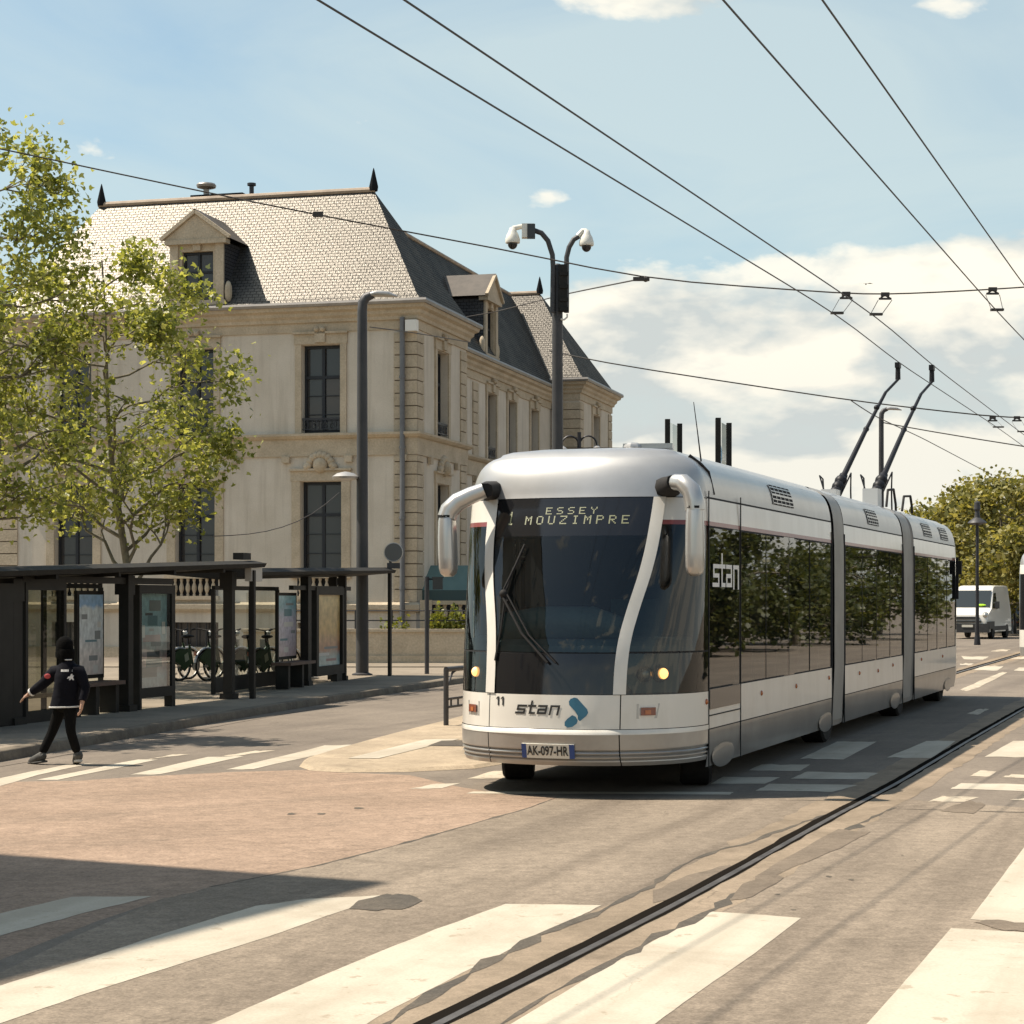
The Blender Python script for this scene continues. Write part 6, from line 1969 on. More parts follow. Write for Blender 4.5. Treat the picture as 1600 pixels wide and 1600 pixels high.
def make_bike(label):
    t = thing('hire_bicycle', label, 'bicycle', (0, 0, 0), 0, 'green hire bicycles in a row')
    for x in (0, 1.08):
        q = MB(); q.tube([(x+.33*math.cos(a), 0, .34+.33*math.sin(a)) for a in np.linspace(0, 2*pi, 29)], .022, 8, cap=False); o = q.build('wheel', m_rubber, t, smooth=60)
        q = MB(); q.tube([(x+.30*math.cos(a), 0, .34+.30*math.sin(a)) for a in np.linspace(0, 2*pi, 29)], .013, 6, cap=False)
        for k in range(12):
            a = 2*pi*k/12; q.bar((x, 0, .34), (x+.3*math.cos(a), 0, .34+.3*math.sin(a)), .004)
        q.tube([(x, -.05, .34), (x, .05, .34)], .03, 8); q.build('rim', m_bmetal, o)
        q = MB(); q.tube([(x+.37*math.cos(a), 0, .34+.37*math.sin(a)) for a in np.linspace(.15, pi*.95, 15)], .03, 6); q.build('mudguard', m_bmetal, t, smooth=60)
    q = MB()
    for a, b, r in (((.42, .30), (.30, .78), .026), ((.42, .30), (.92, .72), .034), ((0, .34), (.42, .30), .016), ((0, .34), (.31, .74), .014), ((.90, .82), (1.0, .55), .028)):
        q.tube([(a[0], 0, a[1]), (b[0], 0, b[1])], r, 8)
    for s in (-.05, .05): q.tube([(1.0, s*.6, .56), (1.08, s, .34)], .016, 6)
    q.build('frame', m_bgreen, t, smooth=60)
    for s in (-.055, .055):
        q = MB(); q.face([(-.30, s, .50), (-.05, s, .70), (.30, s, .68), (.36, s, .40), (.1, s, .20), (-.02, s, .34)]); 
        q.face([(-.30, s*.7, .50), (-.05, s*.7, .70), (.30, s*.7, .68), (.36, s*.7, .40), (.1, s*.7, .20), (-.02, s*.7, .34)])
        o = q.build('skirt_guard', m_bgreen, t)
        q = MB(); q.face([(.12, s*1.06, .40), (.24, s*1.06, .46), (.20, s*1.06, .62), (.09, s*1.06, .56)]); q.build('emblem', m_basket, o)
    q = MB(); q.tube([(.30, 0, .76), (.27, 0, .93)], .016, 6); q.ball((.24, 0, .96), (.15, .09, .045), 10, 6); q.ball((.36, 0, .96), (.10, .035, .03), 8, 6); q.build('saddle', m_rubber, t, smooth=60)
    q = MB(); q.tube([(.90, 0, .80), (.865, 0, 1.08)], .022, 8); q.tube([(.70, -.29, 1.10), (.80, -.24, 1.12), (.88, 0, 1.08), (.80, .24, 1.12), (.70, .29, 1.10)], .015, 6)
    for s in (-.29, .29): q.tube([(.66, s, 1.09), (.74, s*.97, 1.11)], .02, 6)
    o = q.build('handlebar', m_rubber, t, smooth=60)
    q = MB(); q.ball((.95, 0, 1.02), (.07, .07, .07), 8, 6); q.build('front_light', m_white_txt, o, smooth=60)
    q = MB(); q.lathe([(.09, -.012), (.09, .012)], (.42, -.07, .30), 16, axis='Y')
    q.bar((.42, -.09, .30), (.50, -.11, .15), .02); q.bar((.42, .05, .30), (.34, .07, .45), .02); q.box((.50, -.15, .14), (.09, .08, .025)); q.box((.34, .11, .46), (.09, .08, .025)); q.build('crankset', m_bmetal, t)
    q = MB(); q.box((-.36, 0, .60), (.03, .06, .09)); q.build('rear_light', m_dkred, t)
    return t


bike = None
for i, (px, py, ang, lb) in enumerate(((268, 1067, 55, 'green hire bicycle seen through the shelter gap, close to the timetable case'), (312, 1067, 55, 'green hire bicycle partly behind the slim shelter post'),
                                        (364, 1068, 58, 'green hire bicycle seen through glass, touching the shelter post'), (396, 1068, 58, 'green hire bicycle seen through glass, beside the bench of the farther shelter'), (226, 1067, 55, 'green hire bicycle mostly hidden by the timetable case'))):
    b = make_bike(lb) if bike is None else copy_tree(bike)
    bike = bike or b
    b['label'] = lb
    p = GP(px, py); b.location = (p.x, p.y+1.0, PZ0); b.rotation_euler = (0, 0, R(ang))
    q = MB(); q.tube([(0, 0, 0), (0, 0, .75)], .05, 8); q.box((0, 0, .78), (.12, .16, .2)); q.box((.0, 0, .02), (.3, .3, .04))
    dk = q.build('docking_post', m_alu); f = Vector((math.cos(R(ang)), math.sin(R(ang)), 0)); dk.location = b.location + f*1.62 + Vector((0.12, 0, 0))
    tag(dk, ['docking post in front of the bicycle by the timetable case', 'docking post in front of the bicycle behind the slim post', 'docking post in front of the first bicycle behind glass', 'docking post in front of the bicycle by the bench', 'docking post of the mostly hidden bicycle'][i], 'docking post', 'docking posts of the hire bicycles')

# ================================================================== PERSON
m_skin = M_('skin', (0.42, 0.25, 0.17), rough=0.55)
m_jack = M_('jacket_navy', (0.006, 0.006, 0.010), (0.004, 0.004, 0.0065), scale=9, rough=0.8, spec=.12, bump=.4, bscale=14)
m_trou = M_('trousers_black', (0.005, 0.0047, 0.0045), (0.007, 0.0065, 0.006), scale=9, rough=0.85, spec=.1, bump=.3, bscale=16)
m_hat = M_('knit_black', (0.004, 0.0038, 0.0035), rough=0.95, spec=.08, bump=.5, bscale=60)
m_shoe = M_('shoe_grey', (0.075, 0.07, 0.06), (0.04, 0.038, 0.034), scale=14, rough=0.7)
m_sole = M_('shoe_sole', (0.45, 0.42, 0.37), rough=0.6)
m_patchw = M_('print_white', (0.66, 0.64, 0.6), rough=0.7)
m_patchr = M_('patch_red', (0.45, 0.06, 0.06), rough=0.7)
PY = G(90, 1195).y
pbase = G(92, 1195)
person = thing('person', 'walking person in navy jacket and black knit hat with arms out, stepping off the kerb', 'person', pbase)


def J(px, py, dy=0.0):
    p = D(px, py, PY+dy); return p - pbase


def skinmesh(name, joints, bones, mat, parent, sub=2, root=0):
    me = bpy.data.meshes.new(name)
    keys = list(joints); idx = {k: i for i, k in enumerate(keys)}
    me.from_pydata([tuple(joints[k][0]) for k in keys], [(idx[a], idx[b]) for a, b in bones], [])
    me.materials.append(mat)
    o = bpy.data.objects.new(name, me); COL.objects.link(o)
    if parent: o.parent = parent
    md = o.modifiers.new('skin', 'SKIN'); md.use_smooth_shade = True
    if not me.skin_vertices: pass
    for k in keys:
        r = joints[k][1]; sv_ = me.skin_vertices[0].data[idx[k]]
        sv_.radius = r if hasattr(r, '__len__') else (r, r)
        sv_.use_root = (idx[k] == root)
    s_ = o.modifiers.new('sub', 'SUBSURF'); s_.levels = sub; s_.render_levels = sub
    return o


hip = J(101, 1104, 0)
JT = dict(
    pelvis=(J(101, 1098, .03), (.05, .04)), waist=(J(103, 1082, 0), (.10, .085)), chest=(J(104, 1060, 0), (.12, .095)), neck0=(J(105, 1042, -.01), .055), neck=(J(103, 1033, .01), .045),
    head=(J(101, 1020, .03), (.072, .085)), crown=(J(101, 1006, .03), (.055, .065)),
    shl=(J(85, 1050.5, .06), .042), ell=(J(67, 1069, .10), .042), wrl=(J(47, 1083, .16), .027),
    shr=(J(124, 1049.5, -.05), .042), elr=(J(133, 1074, -.08), .042), wrr=(J(128, 1097, -.16), .027),
    hl=(J(93.5, 1108, .05), .052), kl=(J(82.5, 1142, .06), .045), al=(J(65, 1178, .04), .031),
    hr=(J(110, 1108, -.05), .052), kr=(J(110, 1142, -.10), .045), ar=(J(121, 1177, -.02), .031))
BON = [('pelvis', 'waist'), ('waist', 'chest'), ('chest', 'neck0'), ('neck0', 'neck'), ('neck', 'head'), ('head', 'crown'), ('chest', 'shl'), ('shl', 'ell'), ('ell', 'wrl'), ('chest', 'shr'), ('shr', 'elr'), ('elr', 'wrr'),
       ('pelvis', 'hl'), ('hl', 'kl'), ('kl', 'al'), ('pelvis', 'hr'), ('hr', 'kr'), ('kr', 'ar')]
# hands and face belong to the one body skeleton
def hand(side, wrist, d, up):
    d = d.normalized(); w = d.cross(up).normalized()
    palm = wrist + d*.075
    JT['palm'+side] = (palm, (.026, .015)); BON.append(('wr'+side, 'palm'+side))
    for i, (o, L) in enumerate(((-.024, .062), (-.008, .072), (.008, .068), (.024, .052))):
        k = palm + d*.018 + w*o; m1 = k + d*L*.5 - up*.008; m2 = k + d*L*.9 - up*.03
        JT[f'k{side}{i}'] = (k, .0085); JT[f'm{side}{i}'] = (m1, .0078); JT[f'e{side}{i}'] = (m2, .0065)
        BON.extend([('palm'+side, f'k{side}{i}'), (f'k{side}{i}', f'm{side}{i}'), (f'm{side}{i}', f'e{side}{i}')])
    t1 = wrist + d*.04 - w*.03; t2 = t1 + d*.035 - w*.02; 
    JT['t1'+side] = (t1, .010); JT['t2'+side] = (t2, .008); BON.extend([('wr'+side, 't1'+side), ('t1'+side, 't2'+side)])
hand('l', JT['wrl'][0], JT['wrl'][0]-JT['ell'][0], Vector((0, -.3, .95)).normalized())
hand('r', JT['wrr'][0], Vector((-.1, -.1, -1)), Vector((1, 0, 0)))
# feet
for s_, a, tx, ty in (('l', 'al', -.13, .10), ('r', 'ar', -.05, .16)):
    p = JT[a][0]; JT['heel'+s_] = (p + Vector((.01, -.01, -.055)), .034); JT['toe'+s_] = (Vector((p.x+tx, p.y+ty, .035)), .026)
    BON.extend([(a, 'heel'+s_), ('heel'+s_, 'toe'+s_)])
body = skinmesh('body', JT, BON, m_skin, person, 1)
g_ = lambda r, k: tuple(x+k for x in r) if hasattr(r, '__len__') else r+k
RINGS = [(1107, 102, 24, .135), (1104, 102.5, 24.3, .14), (1095, 103, 22.5, .138), (1080, 104.5, 20.5, .135), (1066, 106, 20.5, .14), (1054, 106.5, 20.5, .135), (1047, 106.5, 18.5, .115), (1041, 106, 16.5, .10), (1036, 105.5, 11, .085), (1031, 105, 9.5, .08)]
q = MB(); rows = []
for y_, cx_, w_, d_ in RINGS:
    c_ = J(cx_, y_, 0); hw_ = w_/F*PY
    row = []
    for a in np.linspace(0, 2*pi, 29)[:-1]:
        k = 1 + .025*math.sin(5*a + y_*.3) + .02*math.sin(9*a - y_*.21)
        row.append(c_ + Vector((hw_*k*math.copysign(abs(math.cos(a))**.85, math.cos(a)), d_*k*math.copysign(abs(math.sin(a))**.9, math.sin(a)), .006*math.sin(3*a))))
    rows.append(row)
q.grid(rows, 0, True); q.face(rows[-1])
for sd_k, el, wr in (('shl', 'ell', 'wrl'), ('shr', 'elr', 'wrr')):
    a_, b_, c_ = JT[sd_k][0], JT[el][0], JT[wr][0]; inw = Vector((.06 if sd_k == 'shl' else -.06, 0, .0))
    pts_ = [a_ + inw, a_, a_.lerp(b_, .35), a_.lerp(b_, .7), b_, b_.lerp(c_, .3), b_.lerp(c_, .6), b_.lerp(c_, .92)]
    q.tube(pts_, [.088, .08, .072, .065, .06, .058, .052, .043], 14)
jacket = q.build('jacket', m_jack, person, smooth=70)
q = MB(); nb = J(104, 1032, .0); q.lathe([(.078, -.03), (.085, .0), (.092, .05), (.098, .10), (.09, .13)], nb, 16); q.build('scarf', m_hat, person, smooth=70)
Jt = {k: JT[k] for k in ('pelvis', 'hl', 'kl', 'al', 'hr', 'kr', 'ar')}
Jt = {k: (p, g_(r, .014 if k[0] != 'a' else .022)) for k, (p, r) in Jt.items()}
Jt['hl'] = (Jt['hl'][0], .084); Jt['hr'] = (Jt['hr'][0], .084)
Jt['pelvis'] = (J(102, 1098, 0.02), (.10, .085))
trou = skinmesh('trousers', Jt, [('pelvis', 'hl'), ('hl', 'kl'), ('kl', 'al'), ('pelvis', 'hr'), ('hr', 'kr'), ('kr', 'ar')], m_trou, person, 2)
hc = J(101, 1014, .03)
q = MB(); q.lathe([(.012, .145), (.05, .135), (.09, .09), (.10, .03), (.102, -.03), (.098, -.08), (.085, -.11)][::-1], hc, 18)
q.lathe([(.102, -.05), (.106, -.02), (.106, .01), (.10, .03)], hc - Vector((0, .0, .05)), 18)
q.build('knit_hat', m_hat, person, smooth=60)
# face on the far side of the head: nose, eyes, ears
fd = Vector((-.72, .69, 0)); sd = Vector((.69, .72, 0)); fc = hc - Vector((0, 0, .075))
q = MB(); q.ball(fc + fd*.088, (.016, .016, .02), 8, 6); 
for s_ in (-1, 1): q.ball(fc + sd*s_*.078 + Vector((0, 0, 0)), (.014, .014, .028), 8, 6)
q.build('face', m_skin, person, smooth=60)
q = MB()
for s_ in (-1, 1): q.ball(fc + fd*.079 + sd*s_*.03 + Vector((0, 0, .03)), .009, 8, 6)
q.box(fc + fd*.083 - Vector((0, 0, .035)), (.03, .03, .006)); q.build('eyes', m_hat, person)
# white hem line, collar line, prints on the back
hr_ = []
hp = J(102.4, 1104, 0)
q = MB(); q.tube([hp + Vector((.181*math.copysign(abs(math.cos(a))**.85, math.cos(a)), .143*math.copysign(abs(math.sin(a))**.9, math.sin(a)), .006*math.cos(a))) for a in np.linspace(0, 2*pi, 33)], .010, 6, cap=False); q.build('hem_piping', m_patchw, jacket, smooth=60)
nk = J(107, 1030.5, 0)
q = MB(); q.tube([nk + Vector((.05*t, -.088+.03*t*t, .0)) for t in np.linspace(-1, 1, 7)], .0065, 5); q.build('collar_piping', m_patchw, jacket)
def onback(px, py):
    ys_ = [r[0] for r in RINGS][::-1]; f_ = lambda k: float(np.interp(py, ys_, [r[k] for r in RINGS][::-1]))
    w_, d_ = f_(2), f_(3); u_ = min(.95, abs(px-f_(1))/w_)
    return J(px, py, 0) + Vector((0, -(d_*1.045)*(1-u_**2.2)**.45 - .006, 0))
q = MB()
for a, b in ((99, 111), (116, 128)):
    k = a
    while k < b:
        w_ = 1.4; q.face([onback(k, 1049), onback(k+w_, 1049), onback(k+w_, 1045.5), onback(k, 1045.5)]); k += 2.1
q.build('back_lettering', m_patchw, jacket)
q = MB(); em = [(x, y+6) for x, y in ((109, 1054), (111, 1050.5), (113.5, 1050), (115, 1046.5), (117.5, 1046), (119, 1049), (118, 1052), (119.5, 1056), (117.5, 1056), (116, 1053.5), (114, 1056), (112, 1056), (113, 1053))]
q.face([onback(*p) for p in em]); q.build('back_emblem', m_patchw, jacket)
q = MB(); sp0 = JT['shl'][0].lerp(JT['ell'][0], .45) + Vector((.0, -.085, .02)); q.ball(sp0, (.038, .012, .03), 10, 6); q.build('sleeve_patch', m_patchr, jacket)
q = MB(); wp_ = JT['wrl'][0]; dd = (JT['wrl'][0]-JT['ell'][0]).normalized(); Mx = dd.to_track_quat('Z', 'Y').to_matrix(); q.lathe([(.046, -.012), (.05, 0), (.046, .012)], wp_ - dd*.02, 14, M=Mx); q.build('cuff_band', m_patchw, jacket)
for s_ in ('l', 'r'):
    h, t_ = JT['heel'+s_][0], JT['toe'+s_][0]
    h = Vector((h.x, h.y, max(h.z, .05))); d = (t_-h); 
    q = MB(); q.tube([h - d.normalized()*.035 + Vector((0, 0, .02)), h + Vector((0, 0, .03)), h.lerp(t_, .5) + Vector((0, 0, .015)), t_, t_ + d.normalized()*.05], [.035, .056, .05, .044, .02], 12, sq=(1, .95, 2.5))
    q.tube([h + Vector((0, 0, .02)), JT['a'+s_][0]], [.052, .05], 10)
    o = q.build('shoe', m_shoe, person, smooth=60)
    q = MB(); q.tube([h - d.normalized()*.04 - Vector((0, 0, .035)), h.lerp(t_, .5) - Vector((0, 0, .03)), t_ + d.normalized()*.045 - Vector((0, 0, .018))], [.045, .045, .035], 12, sq=(1.05, .3, 3)); q.build('sole', m_sole if s_ == 'r' else m_shoe, o)

# ================================================================== VEHICLES IN THE DISTANCE
m_van = M_('van_white', (0.72, 0.69, 0.62), rough=0.3, coat=.5)
m_vblack = M_('van_black_plastic', (0.025, 0.025, 0.026), (0.04, 0.04, 0.04), scale=6, rough=0.6)
m_vglass = M_('van_glass', (0.02, 0.026, 0.03), rough=0.05, spec=.6)
m_carblue = M_('car_dark_blue', (0.018, 0.028, 0.05), rough=0.25, coat=.6)
m_hivis = M_('hi_vis_yellow', (0.35, 0.6, 0.02), rough=0.8)


def vehicle(name, label, cat, loc_, rz, prof, W, paint, glass, wheels, wr, sills, tum=.12, ztum=1.0):
    """side outline (x from the nose backwards, z) widened to W with tumblehome and rounded shoulders"""
    t = thing(name, label, cat, loc_, rz)
    def yy(x, z, f):
        k = W/2 - max(0, z-ztum)*tum
        k -= .10*max(0, 1 - x/.5)**2
        return k*f
    mb = MB(); lay = [(-1, 1.0), (-.985, 1.0)]
    ys = (-1, -.94, -.8, 0, .8, .94, 1); n = len(prof)
    cx = sum(p[0] for p in prof)/n; cz = sum(p[1] for p in prof)/n
    rows = []
    for f in ys:
        ins = 0.05 if abs(f) == 1 else (.015 if abs(f) > .9 else 0)
        row = []
        for x, z in prof:
            dx, dz = x-cx, z-cz; L = math.hypot(dx, dz); k = (L-ins)/L
            X_, Z_ = cx+dx*k, cz+dz*k
            row.append((X_, yy(X_, Z_, f), Z_))
        rows.append(row)
    mb.grid(rows, 0, True); mb.face(rows[0][::-1]); mb.face(rows[-1])
    mb.build('body', paint, t, smooth=30)
    for pts, nm, m, y_off in glass:
        q = MB()
        if nm.startswith('side'):
            for s in (-1, 1): q.face([(x, s*(W/2 - max(0, z-ztum)*tum + .006), z) for x, z in pts])
        else:
            (x0, z0), (x1, z1) = pts
            k0, k1 = W/2*y_off, W/2*y_off*.93
            q.face([(x0, -k0, z0), (x0, k0, z0), (x1, k1, z1), (x1, -k1, z1)])
        q.build(nm.replace('side_', ''), m, t)
    for x in wheels:
        for s in (-1, 1):
            q = MB(); q.lathe([(wr*.62, -.1), (wr*.95, -.11), (wr, -.08), (wr, .08), (wr*.95, .11), (wr*.62, .1)], (x, s*(W/2-.11), wr), 20, axis='Y'); o = q.build('wheel', m_rubber, t, smooth=40)
            q = MB(); q.lathe([(wr*.62, -.09), (wr*.62, .09), (.05, .1)], (x, s*(W/2-.11), wr), 14, axis='Y'); q.build('rim', m_wheelrim, o, smooth=40)
    return t


VP = G(1512, 998.5); VRZ = math.atan2(.9, .42)
vp = [(.05, .32), (.0, .45), (.0, .95), (.06, 1.15), (.55, 1.38), (.78, 1.46), (1.55, 2.34), (1.8, 2.50), (2.2, 2.56), (5.1, 2.56), (5.32, 2.46), (5.4, 1.2), (5.4, .42), (5.3, .32)]
van = vehicle('delivery_van', 'white delivery van with black bumper facing the camera, behind the end of the trolleybus', 'van', VP, VRZ, vp, 2.05, m_van,
              [([(.80, 1.515), (1.50, 2.315)], 'windscreen', m_vglass, .86), ([(1.02, 1.46), (1.62, 2.18), (2.15, 2.2), (2.15, 1.42)], 'side_window', m_vglass, 0)], (.95, 4.3), .34, None)
van.location = VP + Vector((0, 0, 0))
q = MB(); q.box((.02, 0, .52), (.16, 2.02, .42)); q.box((.55, .98, .66), (1.2, .12, .35)); q.box((.55, -.98, .66), (1.2, .12, .35)); q.box((2.6, 1.0, .5), (3.6, .06, .2)); q.box((2.6, -1.0, .5), (3.6, .06, .2)); q.build('bumper', m_vblack, van)
q = MB(); q.box((-.02, 0, 1.0), (.06, 1.1, .13)); q.box((-.03, 0, .83), (.06, 1.3, .09)); q.build('grille', m_vblack, van)
for s in (-1, 1):
    q = MB(); q.ball((.22, s*.80, 1.12), (.26, .16, .17), 12, 8); q.build('headlight', m_lampc, van, smooth=60)
    q = MB(); q.box((1.15, s*1.16, 1.62), (.14, .2, .34)); q.bar((1.2, s*.98, 1.55), (1.15, s*1.1, 1.55), .06); q.build('mirror', m_vblack, van)
q = MB(); q.box((-.07, 0, .62), (.02, .52, .11)); q.build('number_plate', m_plate, van)
q = MB(); q.ball((.96, -.45, 1.60), (.18, .28, .07), 10, 6); q.build('safety_vest', m_hivis, van, smooth=60)
q = MB(); q.box((2.3, 1.03, 1.3), (.012, .012, 1.8)); q.box((3.3, 1.03, 1.3), (.012, .012, 1.8)); q.build('door_seam', m_seam, van)
cp = G(1586, 986)
cprof = [(.05, .28), (0, .5), (.02, .75), (.9, .95), (1.6, 1.45), (2.2, 1.55), (3.4, 1.5), (4.05, 1.1), (4.2, .9), (4.2, .4), (4.1, .28)]
car = vehicle('dark_car', 'dark blue car waiting beyond the white van, cut by the second trolleybus', 'car', cp, VRZ, cprof, 1.78, m_carblue,
              [([(.95, 1.0), (1.56, 1.437)], 'windscreen', m_vglass, .84), ([(1.3, 1.0), (1.75, 1.42), (3.3, 1.4), (3.7, 1.02)], 'side_window', m_vglass, 0)], (.8, 3.3), .31, None)
for s in (-1, 1):
    q = MB(); q.ball((.15, s*.68, .72), (.16, .16, .09), 10, 6); q.build('headlight', m_lampc, car, smooth=60)
q = MB(); q.box((-.02, 0, .52), (.05, .5, .1)); q.build('number_plate', m_dkred, car)
q = MB(); q.box((0, 0, .4), (.08, 1.5, .16)); q.build('bumper', m_vblack, car)

# ================================================================== TREES
m_bark = M_('plane_bark', (0.12, 0.10, 0.07), (0.20, 0.175, 0.12), scale=6, rough=0.9, bump=.4, bscale=25)
m_leaf = leaf_mat('plane_leaf', (0.13, 0.16, 0.038), (0.28, 0.305, 0.085), (0.47, 0.47, 0.19), .5)
m_leaf2 = leaf_mat('far_tree_leaf', (0.10, 0.105, 0.03), (0.22, 0.205, 0.06), (0.38, 0.34, 0.13), .42)
m_leaf4 = leaf_mat('shade_tree_leaf', (0.045, 0.058, 0.018), (0.09, 0.105, 0.032), (0.16, 0.165, 0.06), .35)
m_leaf3 = leaf_mat('shrub_leaf', (0.10, 0.12, 0.02), (0.17, 0.19, 0.035), (0.26, 0.26, 0.06), .4)
LEAF = np.array([(0, 0), (.30, .02), (.52, .36), (.24, .46), (.16, .62), (0, 1.0), (-.16, .62), (-.24, .46), (-.52, .36), (-.30, .02)], float)


def leaves_mesh(name, pts, size, mat, parent, rng, up=.5, outline=LEAF, droop=.2):
    n = len(pts); k = len(outline)
    P = np.array(pts)
    nrm = rng.normal(size=(n, 3)); nrm[:, 2] += up*2.0; nrm /= np.linalg.norm(nrm, axis=1)[:, None]
    a = rng.normal(size=(n, 3)); a -= (a*nrm).sum(1)[:, None]*nrm; a /= np.linalg.norm(a, axis=1)[:, None]
    b = np.cross(nrm, a)
    s = size*rng.uniform(.55, 1.2, n)
    ox = outline[:, 0]; oy = outline[:, 1]-.3
    fold = np.abs(ox)*rng.uniform(-.5, .35, (n, 1))
    V = P[:, None, :] + s[:, None, None]*(ox[None, :, None]*a[:, None, :] + oy[None, :, None]*b[:, None, :] + fold[:, :, None]*nrm[:, None, :])
    V = V.reshape(-1, 3)
    me = bpy.data.meshes.new(name)
    me.vertices.add(n*k); me.vertices.foreach_set('co', V.astype(np.float32).ravel())
    me.loops.add(n*k); me.loops.foreach_set('vertex_index', np.arange(n*k, dtype=np.int32))
    me.polygons.add(n); me.polygons.foreach_set('loop_start', np.arange(0, n*k, k, dtype=np.int32))
    me.materials.append(mat); me.update(calc_edges=True); me.validate()
    o = bpy.data.objects.new(name, me); COL.objects.link(o)
    if parent is not None: o.parent = parent
    return o


def tree(name, label, base, H, trunk_r, crown, nlimb, seed, leaf=.2, per=9, spread=.20, mat=m_leaf, group=None, fork=.28, twigs=3, outline=LEAF, up=.5, limb_z=(.3, .92), cat='tree', lean=(0, 0)):
    """crown: (cx, cy, cz, rx, ry, rz) in metres relative to the base"""
    rnd = random.Random(seed); rng = np.random.default_rng(seed)
    t = thing(name, label, cat, base, 0, group)
    wood = MB(); anchors = []
    c = Vector(crown[:3]); rr = Vector(crown[3:])
    top = c.z + rr.z*.85
    tr = []
    for i in range(9):
        f = i/8; tr.append(Vector((c.x*f**1.3 + .10*math.sin(f*7+seed), c.y*f**1.3 + .1*math.cos(f*6+seed), top*f)))
    wood.tube(tr, [max(.018, trunk_r*(1-f/8*.92)) for f in range(9)], 8)
    def inside(p, k=1.0):
        d = p-c; return (d.x/rr.x)**2 + (d.y/rr.y)**2 + (d.z/rr.z)**2 < k
    def branch(p, tgt, r, depth):
        n = 5; L = (tgt-p).length; pts = [p]
        sag = Vector((rnd.gauss(0, .1), rnd.gauss(0, .1), rnd.uniform(.02, .14)))*L
        for i in range(1, n+1):
            f = i/n; pts.append(p.lerp(tgt, f) + sag*math.sin(pi*f)*.8 + Vector((rnd.gauss(0, .03), rnd.gauss(0, .03), rnd.gauss(0, .03)))*L)
        wood.tube(pts, [max(.005, r*(1-.75*i/n)) for i in range(n+1)], 6 if depth < 2 else 4, cap=False)
        if depth >= twigs:
            for i in range(1, n+1): anchors.append(pts[i])
            return
        k = rnd.randint(3, 5) if depth < twigs-1 else rnd.randint(3, 4)
        for j in range(k):
            i = rnd.randint(2, n); q = pts[i]
            d = (tgt-p).normalized() + Vector((rnd.gauss(0, .75), rnd.gauss(0, .75), rnd.gauss(.12, .55)))
            d.normalize(); l2 = L*rnd.uniform(.38, .62)
            e = q + d*l2
            for _ in range(4):
                if inside(e, 1.12): break
                e = q.lerp(e, .75)
            branch(q, e, r*.5, depth+1)
        if depth >= 1: anchors.append(pts[-1])
    for i in range(nlimb):
        f = (i+.5)/nlimb
        zf = limb_z[0] + (limb_z[1]-limb_z[0])*f
        fi = zf*8; a = tr[min(7, int(fi))].lerp(tr[min(8, int(fi)+1)], fi-int(fi))
        th = i*2.399 + rnd.uniform(-.5, .5)
        zz_ = c.z + rr.z*(-.72 + 1.5*f) + rnd.gauss(0, .2)
        k = math.sqrt(max(.08, 1-((zz_-c.z)/rr.z)**2))*rnd.uniform(.72, 1.0)
        e = Vector((c.x+rr.x*k*math.cos(th), c.y+rr.y*k*math.sin(th), zz_))
        branch(a, e, trunk_r*.42*(1-.5*f), 1)
    wood.build('trunk', m_bark, t, smooth=60)
    pts = []
    for p in anchors:
        m_ = max(1, int(rnd.gauss(per, per*.45)))
        q = rng.normal(scale=spread, size=(m_, 3)) + np.array(p)
        pts.append(q)
    pts = np.concatenate(pts)
    leaves_mesh('crown', pts, leaf, mat, t, rng, up, outline)
    return t, len(pts)


tp = D(207, 936, 41.5); tp.z = PZ0
r1_ = tree('plane_tree', 'young plane tree with yellow-green leaves growing behind the near bus shelter', tp, 10, .11, (-.8, .2, 5.85, 2.75, 2.2, 3.6), 24, 7, leaf=.135, per=6.5, spread=.21, group='young plane trees behind the shelters', limb_z=(.2, .95))
tp = D(-62, 936, 38); tp.z = PZ0
r2_ = tree('plane_tree', 'plane tree whose crown reaches into the photo at the upper left edge', tp, 12, .14, (-.1, .2, 6.8, 2.6, 2.2, 4.5), 24, 19, leaf=.135, per=7, spread=.21, group='young plane trees behind the shelters', limb_z=(.25, .95))
tp = Vector((-10.3, 27.6, PZ0))
tree('plane_tree', 'plane tree just outside the photo whose shade dapples the kerb near the walking person', tp, 10, .12, (0, 0, 6.0, 2.5, 2.4, 3.2), 16, 31, leaf=.19, per=6, spread=.2, group='young plane trees behind the shelters', limb_z=(.3, .95))
LEAF4 = np.array([(0, 0), (.4, .3), (.3, .75), (0, 1.0), (-.35, .7), (-.4, .3)], float)
far = [(1500, 118, 7.4, 4.0, 'low tree next to the rear of the trolleybus'), (1562, 112, 9.0, 3.8, 'tallest tree, rising behind the lantern post'), (1628, 104, 8.4, 4.2, 'tree at the right edge above the second trolleybus'), (1530, 132, 7.6, 4.6, 'dark green tree filling the gap behind the white van'),
       (1590, 128, 8.0, 4.8, 'tree between the lantern posts, behind the dark car')]
for i, (px, Y, H, rx, lb) in enumerate(far):
    p = D(px, 936, Y); p.z = 0
    r_ = tree('street_tree', lb, p, H, .2, (0, 0, H*.52, rx, rx, H*.47), 16, 40+i, leaf=.27, per=13, spread=.40, mat=m_leaf2, group='trees beyond the junction', outline=LEAF4, limb_z=(.15, .95))
    pass
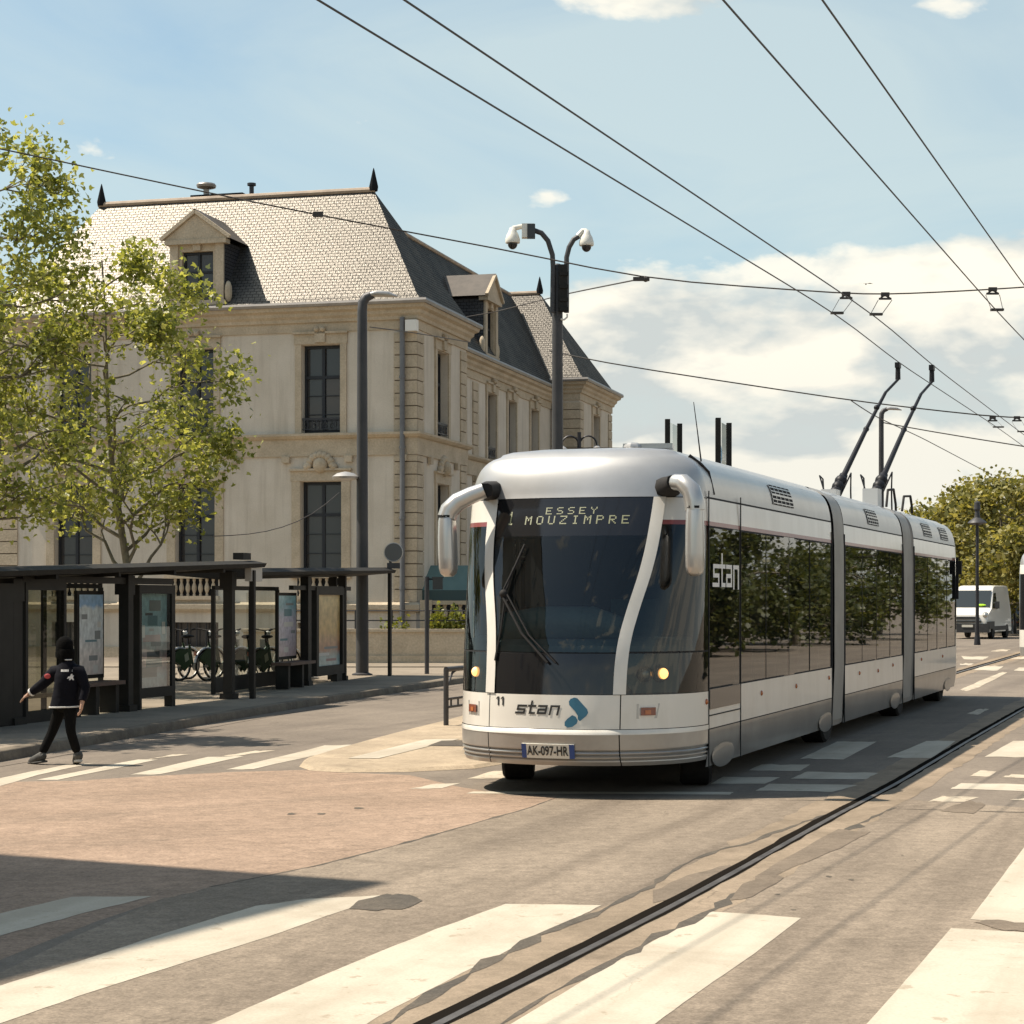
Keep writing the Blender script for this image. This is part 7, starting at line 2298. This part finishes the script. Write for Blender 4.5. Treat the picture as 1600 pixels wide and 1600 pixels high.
# trees and house fronts across the street, beyond the photo's right edge: they show as reflections in the trolleybus
for i, (x, y, H, rx) in enumerate(((22, 42, 3.0, 2.2), (25.5, 49, 4.2, 2.4), (29, 57, 3.4, 2.6), (31, 65, 4.4, 2.8), (34, 75, 3.8, 3.0), (37, 86, 4.8, 3.4), (43, 98, 5, 4.0))):
    tree('street_tree', 'street tree across the road, mirrored in the side windows of the trolleybus', (x, y, 0), H, .2, (0, 0, H*.5, rx, rx, H*.47), 14, 60+i, leaf=.22, per=6, spread=.40, mat=m_leaf4, group='trees mirrored in the trolleybus', outline=LEAF4, limb_z=(.12, .95))
m_brick = M_('house_brick', (0.26, 0.10, 0.07), (0.2, 0.08, 0.055), scale=2, rough=.9)
hs = thing('brick_house', 'red brick house beyond the trees, seen only mirrored in the trolleybus windows', 'house', (37, 62, 0), R(-20))
q = MB(); q.box((0, 0, 3.5), (7, 14, 7)); q.build('wall', m_brick, hs)
q = MB(); q.prism([(-3.9, 7.0), (3.9, 7.0), (0, 10.0)], lambda x, z: (x, -7.3, z), lambda x, z: (x, 7.3, z)); q.build('roof', m_slate2, hs)
for yy in (-4.6, -1.5, 1.6, 4.7):
    for zz in (1.6, 4.8):
        q = MB(); q.box((-3.5, yy, zz), (.12, 1.2, 1.7)); o = q.build('window', m_white, hs); q = MB(); q.box((-3.55, yy, zz), (.08, 1.0, 1.5)); q.build('pane', m_winglass, o)

# planting on the terrace
def bush(label, px0, px1, y0, y1, Y, n, seed, size=.12):
    rng = np.random.default_rng(seed)
    a, b = D(px0, y1, Y), D(px1, y0, Y)
    n_ = n; u = rng.uniform(0, 1, n_); v = rng.beta(1.2, 1.8, n_)
    hgt = (b.z-a.z)*(.55+.45*np.sin(u*9+seed)**2)
    P = np.stack([a.x+(b.x-a.x)*u, np.full(n_, Y)+rng.normal(scale=.18, size=n_), a.z+hgt*v], 1)
    base = Vector(((a.x+b.x)/2, Y, a.z))
    o = leaves_mesh('shrub', P-np.array(base), size, m_leaf3, None, rng, .4, LEAF4)
    o.location = base; tag(o, label, 'shrub', 'shrubs on the terrace')
    return o
bush('yellow-green shrub growing along the foot of the balustrade', 672, 742, 938, 988, YW+.55, 900, 3)
bush('small leafy weed on the terrace wall beside the round sign post', 594, 640, 958, 988, YW+.5, 160, 5)

# ================================================================== BUILDING OUT OF VIEW (casts the shadow on the near crossing)
m_ob = M_('neighbour_render', (0.46, 0.39, 0.30), (0.42, 0.355, 0.27), scale=.6, rough=.9)
sh_k = 1/math.tan(SUN_EL)
sd_ = Vector((-SUN_DIR.x, -SUN_DIR.y, 0)).normalized()
Hb = 15.0
tipS = G(610, 1379); loS = G(0, 1536)
c0 = tipS - sd_*Hb*sh_k; c1 = loS - sd_*Hb*sh_k
wd = (c0-c1).normalized(); nb_ = Vector((-wd.y, wd.x, 0))
nbh = thing('apartment_block', 'rendered apartment block outside the view whose corner shades the near crossing', 'building', c0, math.atan2(wd.y, wd.x))
w = MB(); Lb = 16.0; Wb = 9.0
ops = []
class PL:
    def __call__(s, a, o, z): return Vector((a, -o, z))
for k in range(5):
    for f in range(4):
        ops.append((-1.2-3.0*k-1.2, -1.2-3.0*k, 1.1+3.4*f, 2.8+3.4*f))
wall(w, PL(), -Lb, 0, 0, Hb-.3, ops, .25)
back = MB(); 
w.face([(0, 0, 0), (0, Wb, 0), (0, Wb, Hb-.3), (0, 0, Hb-.3)]); w.face([(-Lb, 0, 0), (-Lb, Wb, 0), (-Lb, Wb, Hb-.3), (-Lb, 0, Hb-.3)]); w.face([(-Lb, Wb, 0), (0, Wb, 0), (0, Wb, Hb-.3), (-Lb, Wb, Hb-.3)])
w.build('wall', m_ob, nbh, recalc=False)
q = MB(); q.box((-Lb/2, Wb/2, Hb-.15), (Lb, Wb, .3)); q.build('roof', m_slate2, nbh)
for (a, b, c_, d_) in ops:
    q = MB(); q.box(((a+b)/2, .22, (c_+d_)/2), (.08, .05, d_-c_)); q.box(((a+b)/2, .22, d_-.04), (b-a, .06, .08)); q.box(((a+b)/2, .22, c_+.04), (b-a, .06, .08)); o = q.build('window', m_white, nbh)
    q = MB(); q.face([(a, .24, c_), (b, .24, c_), (b, .24, d_), (a, .24, d_)]); q.build('pane', m_winglass, o)
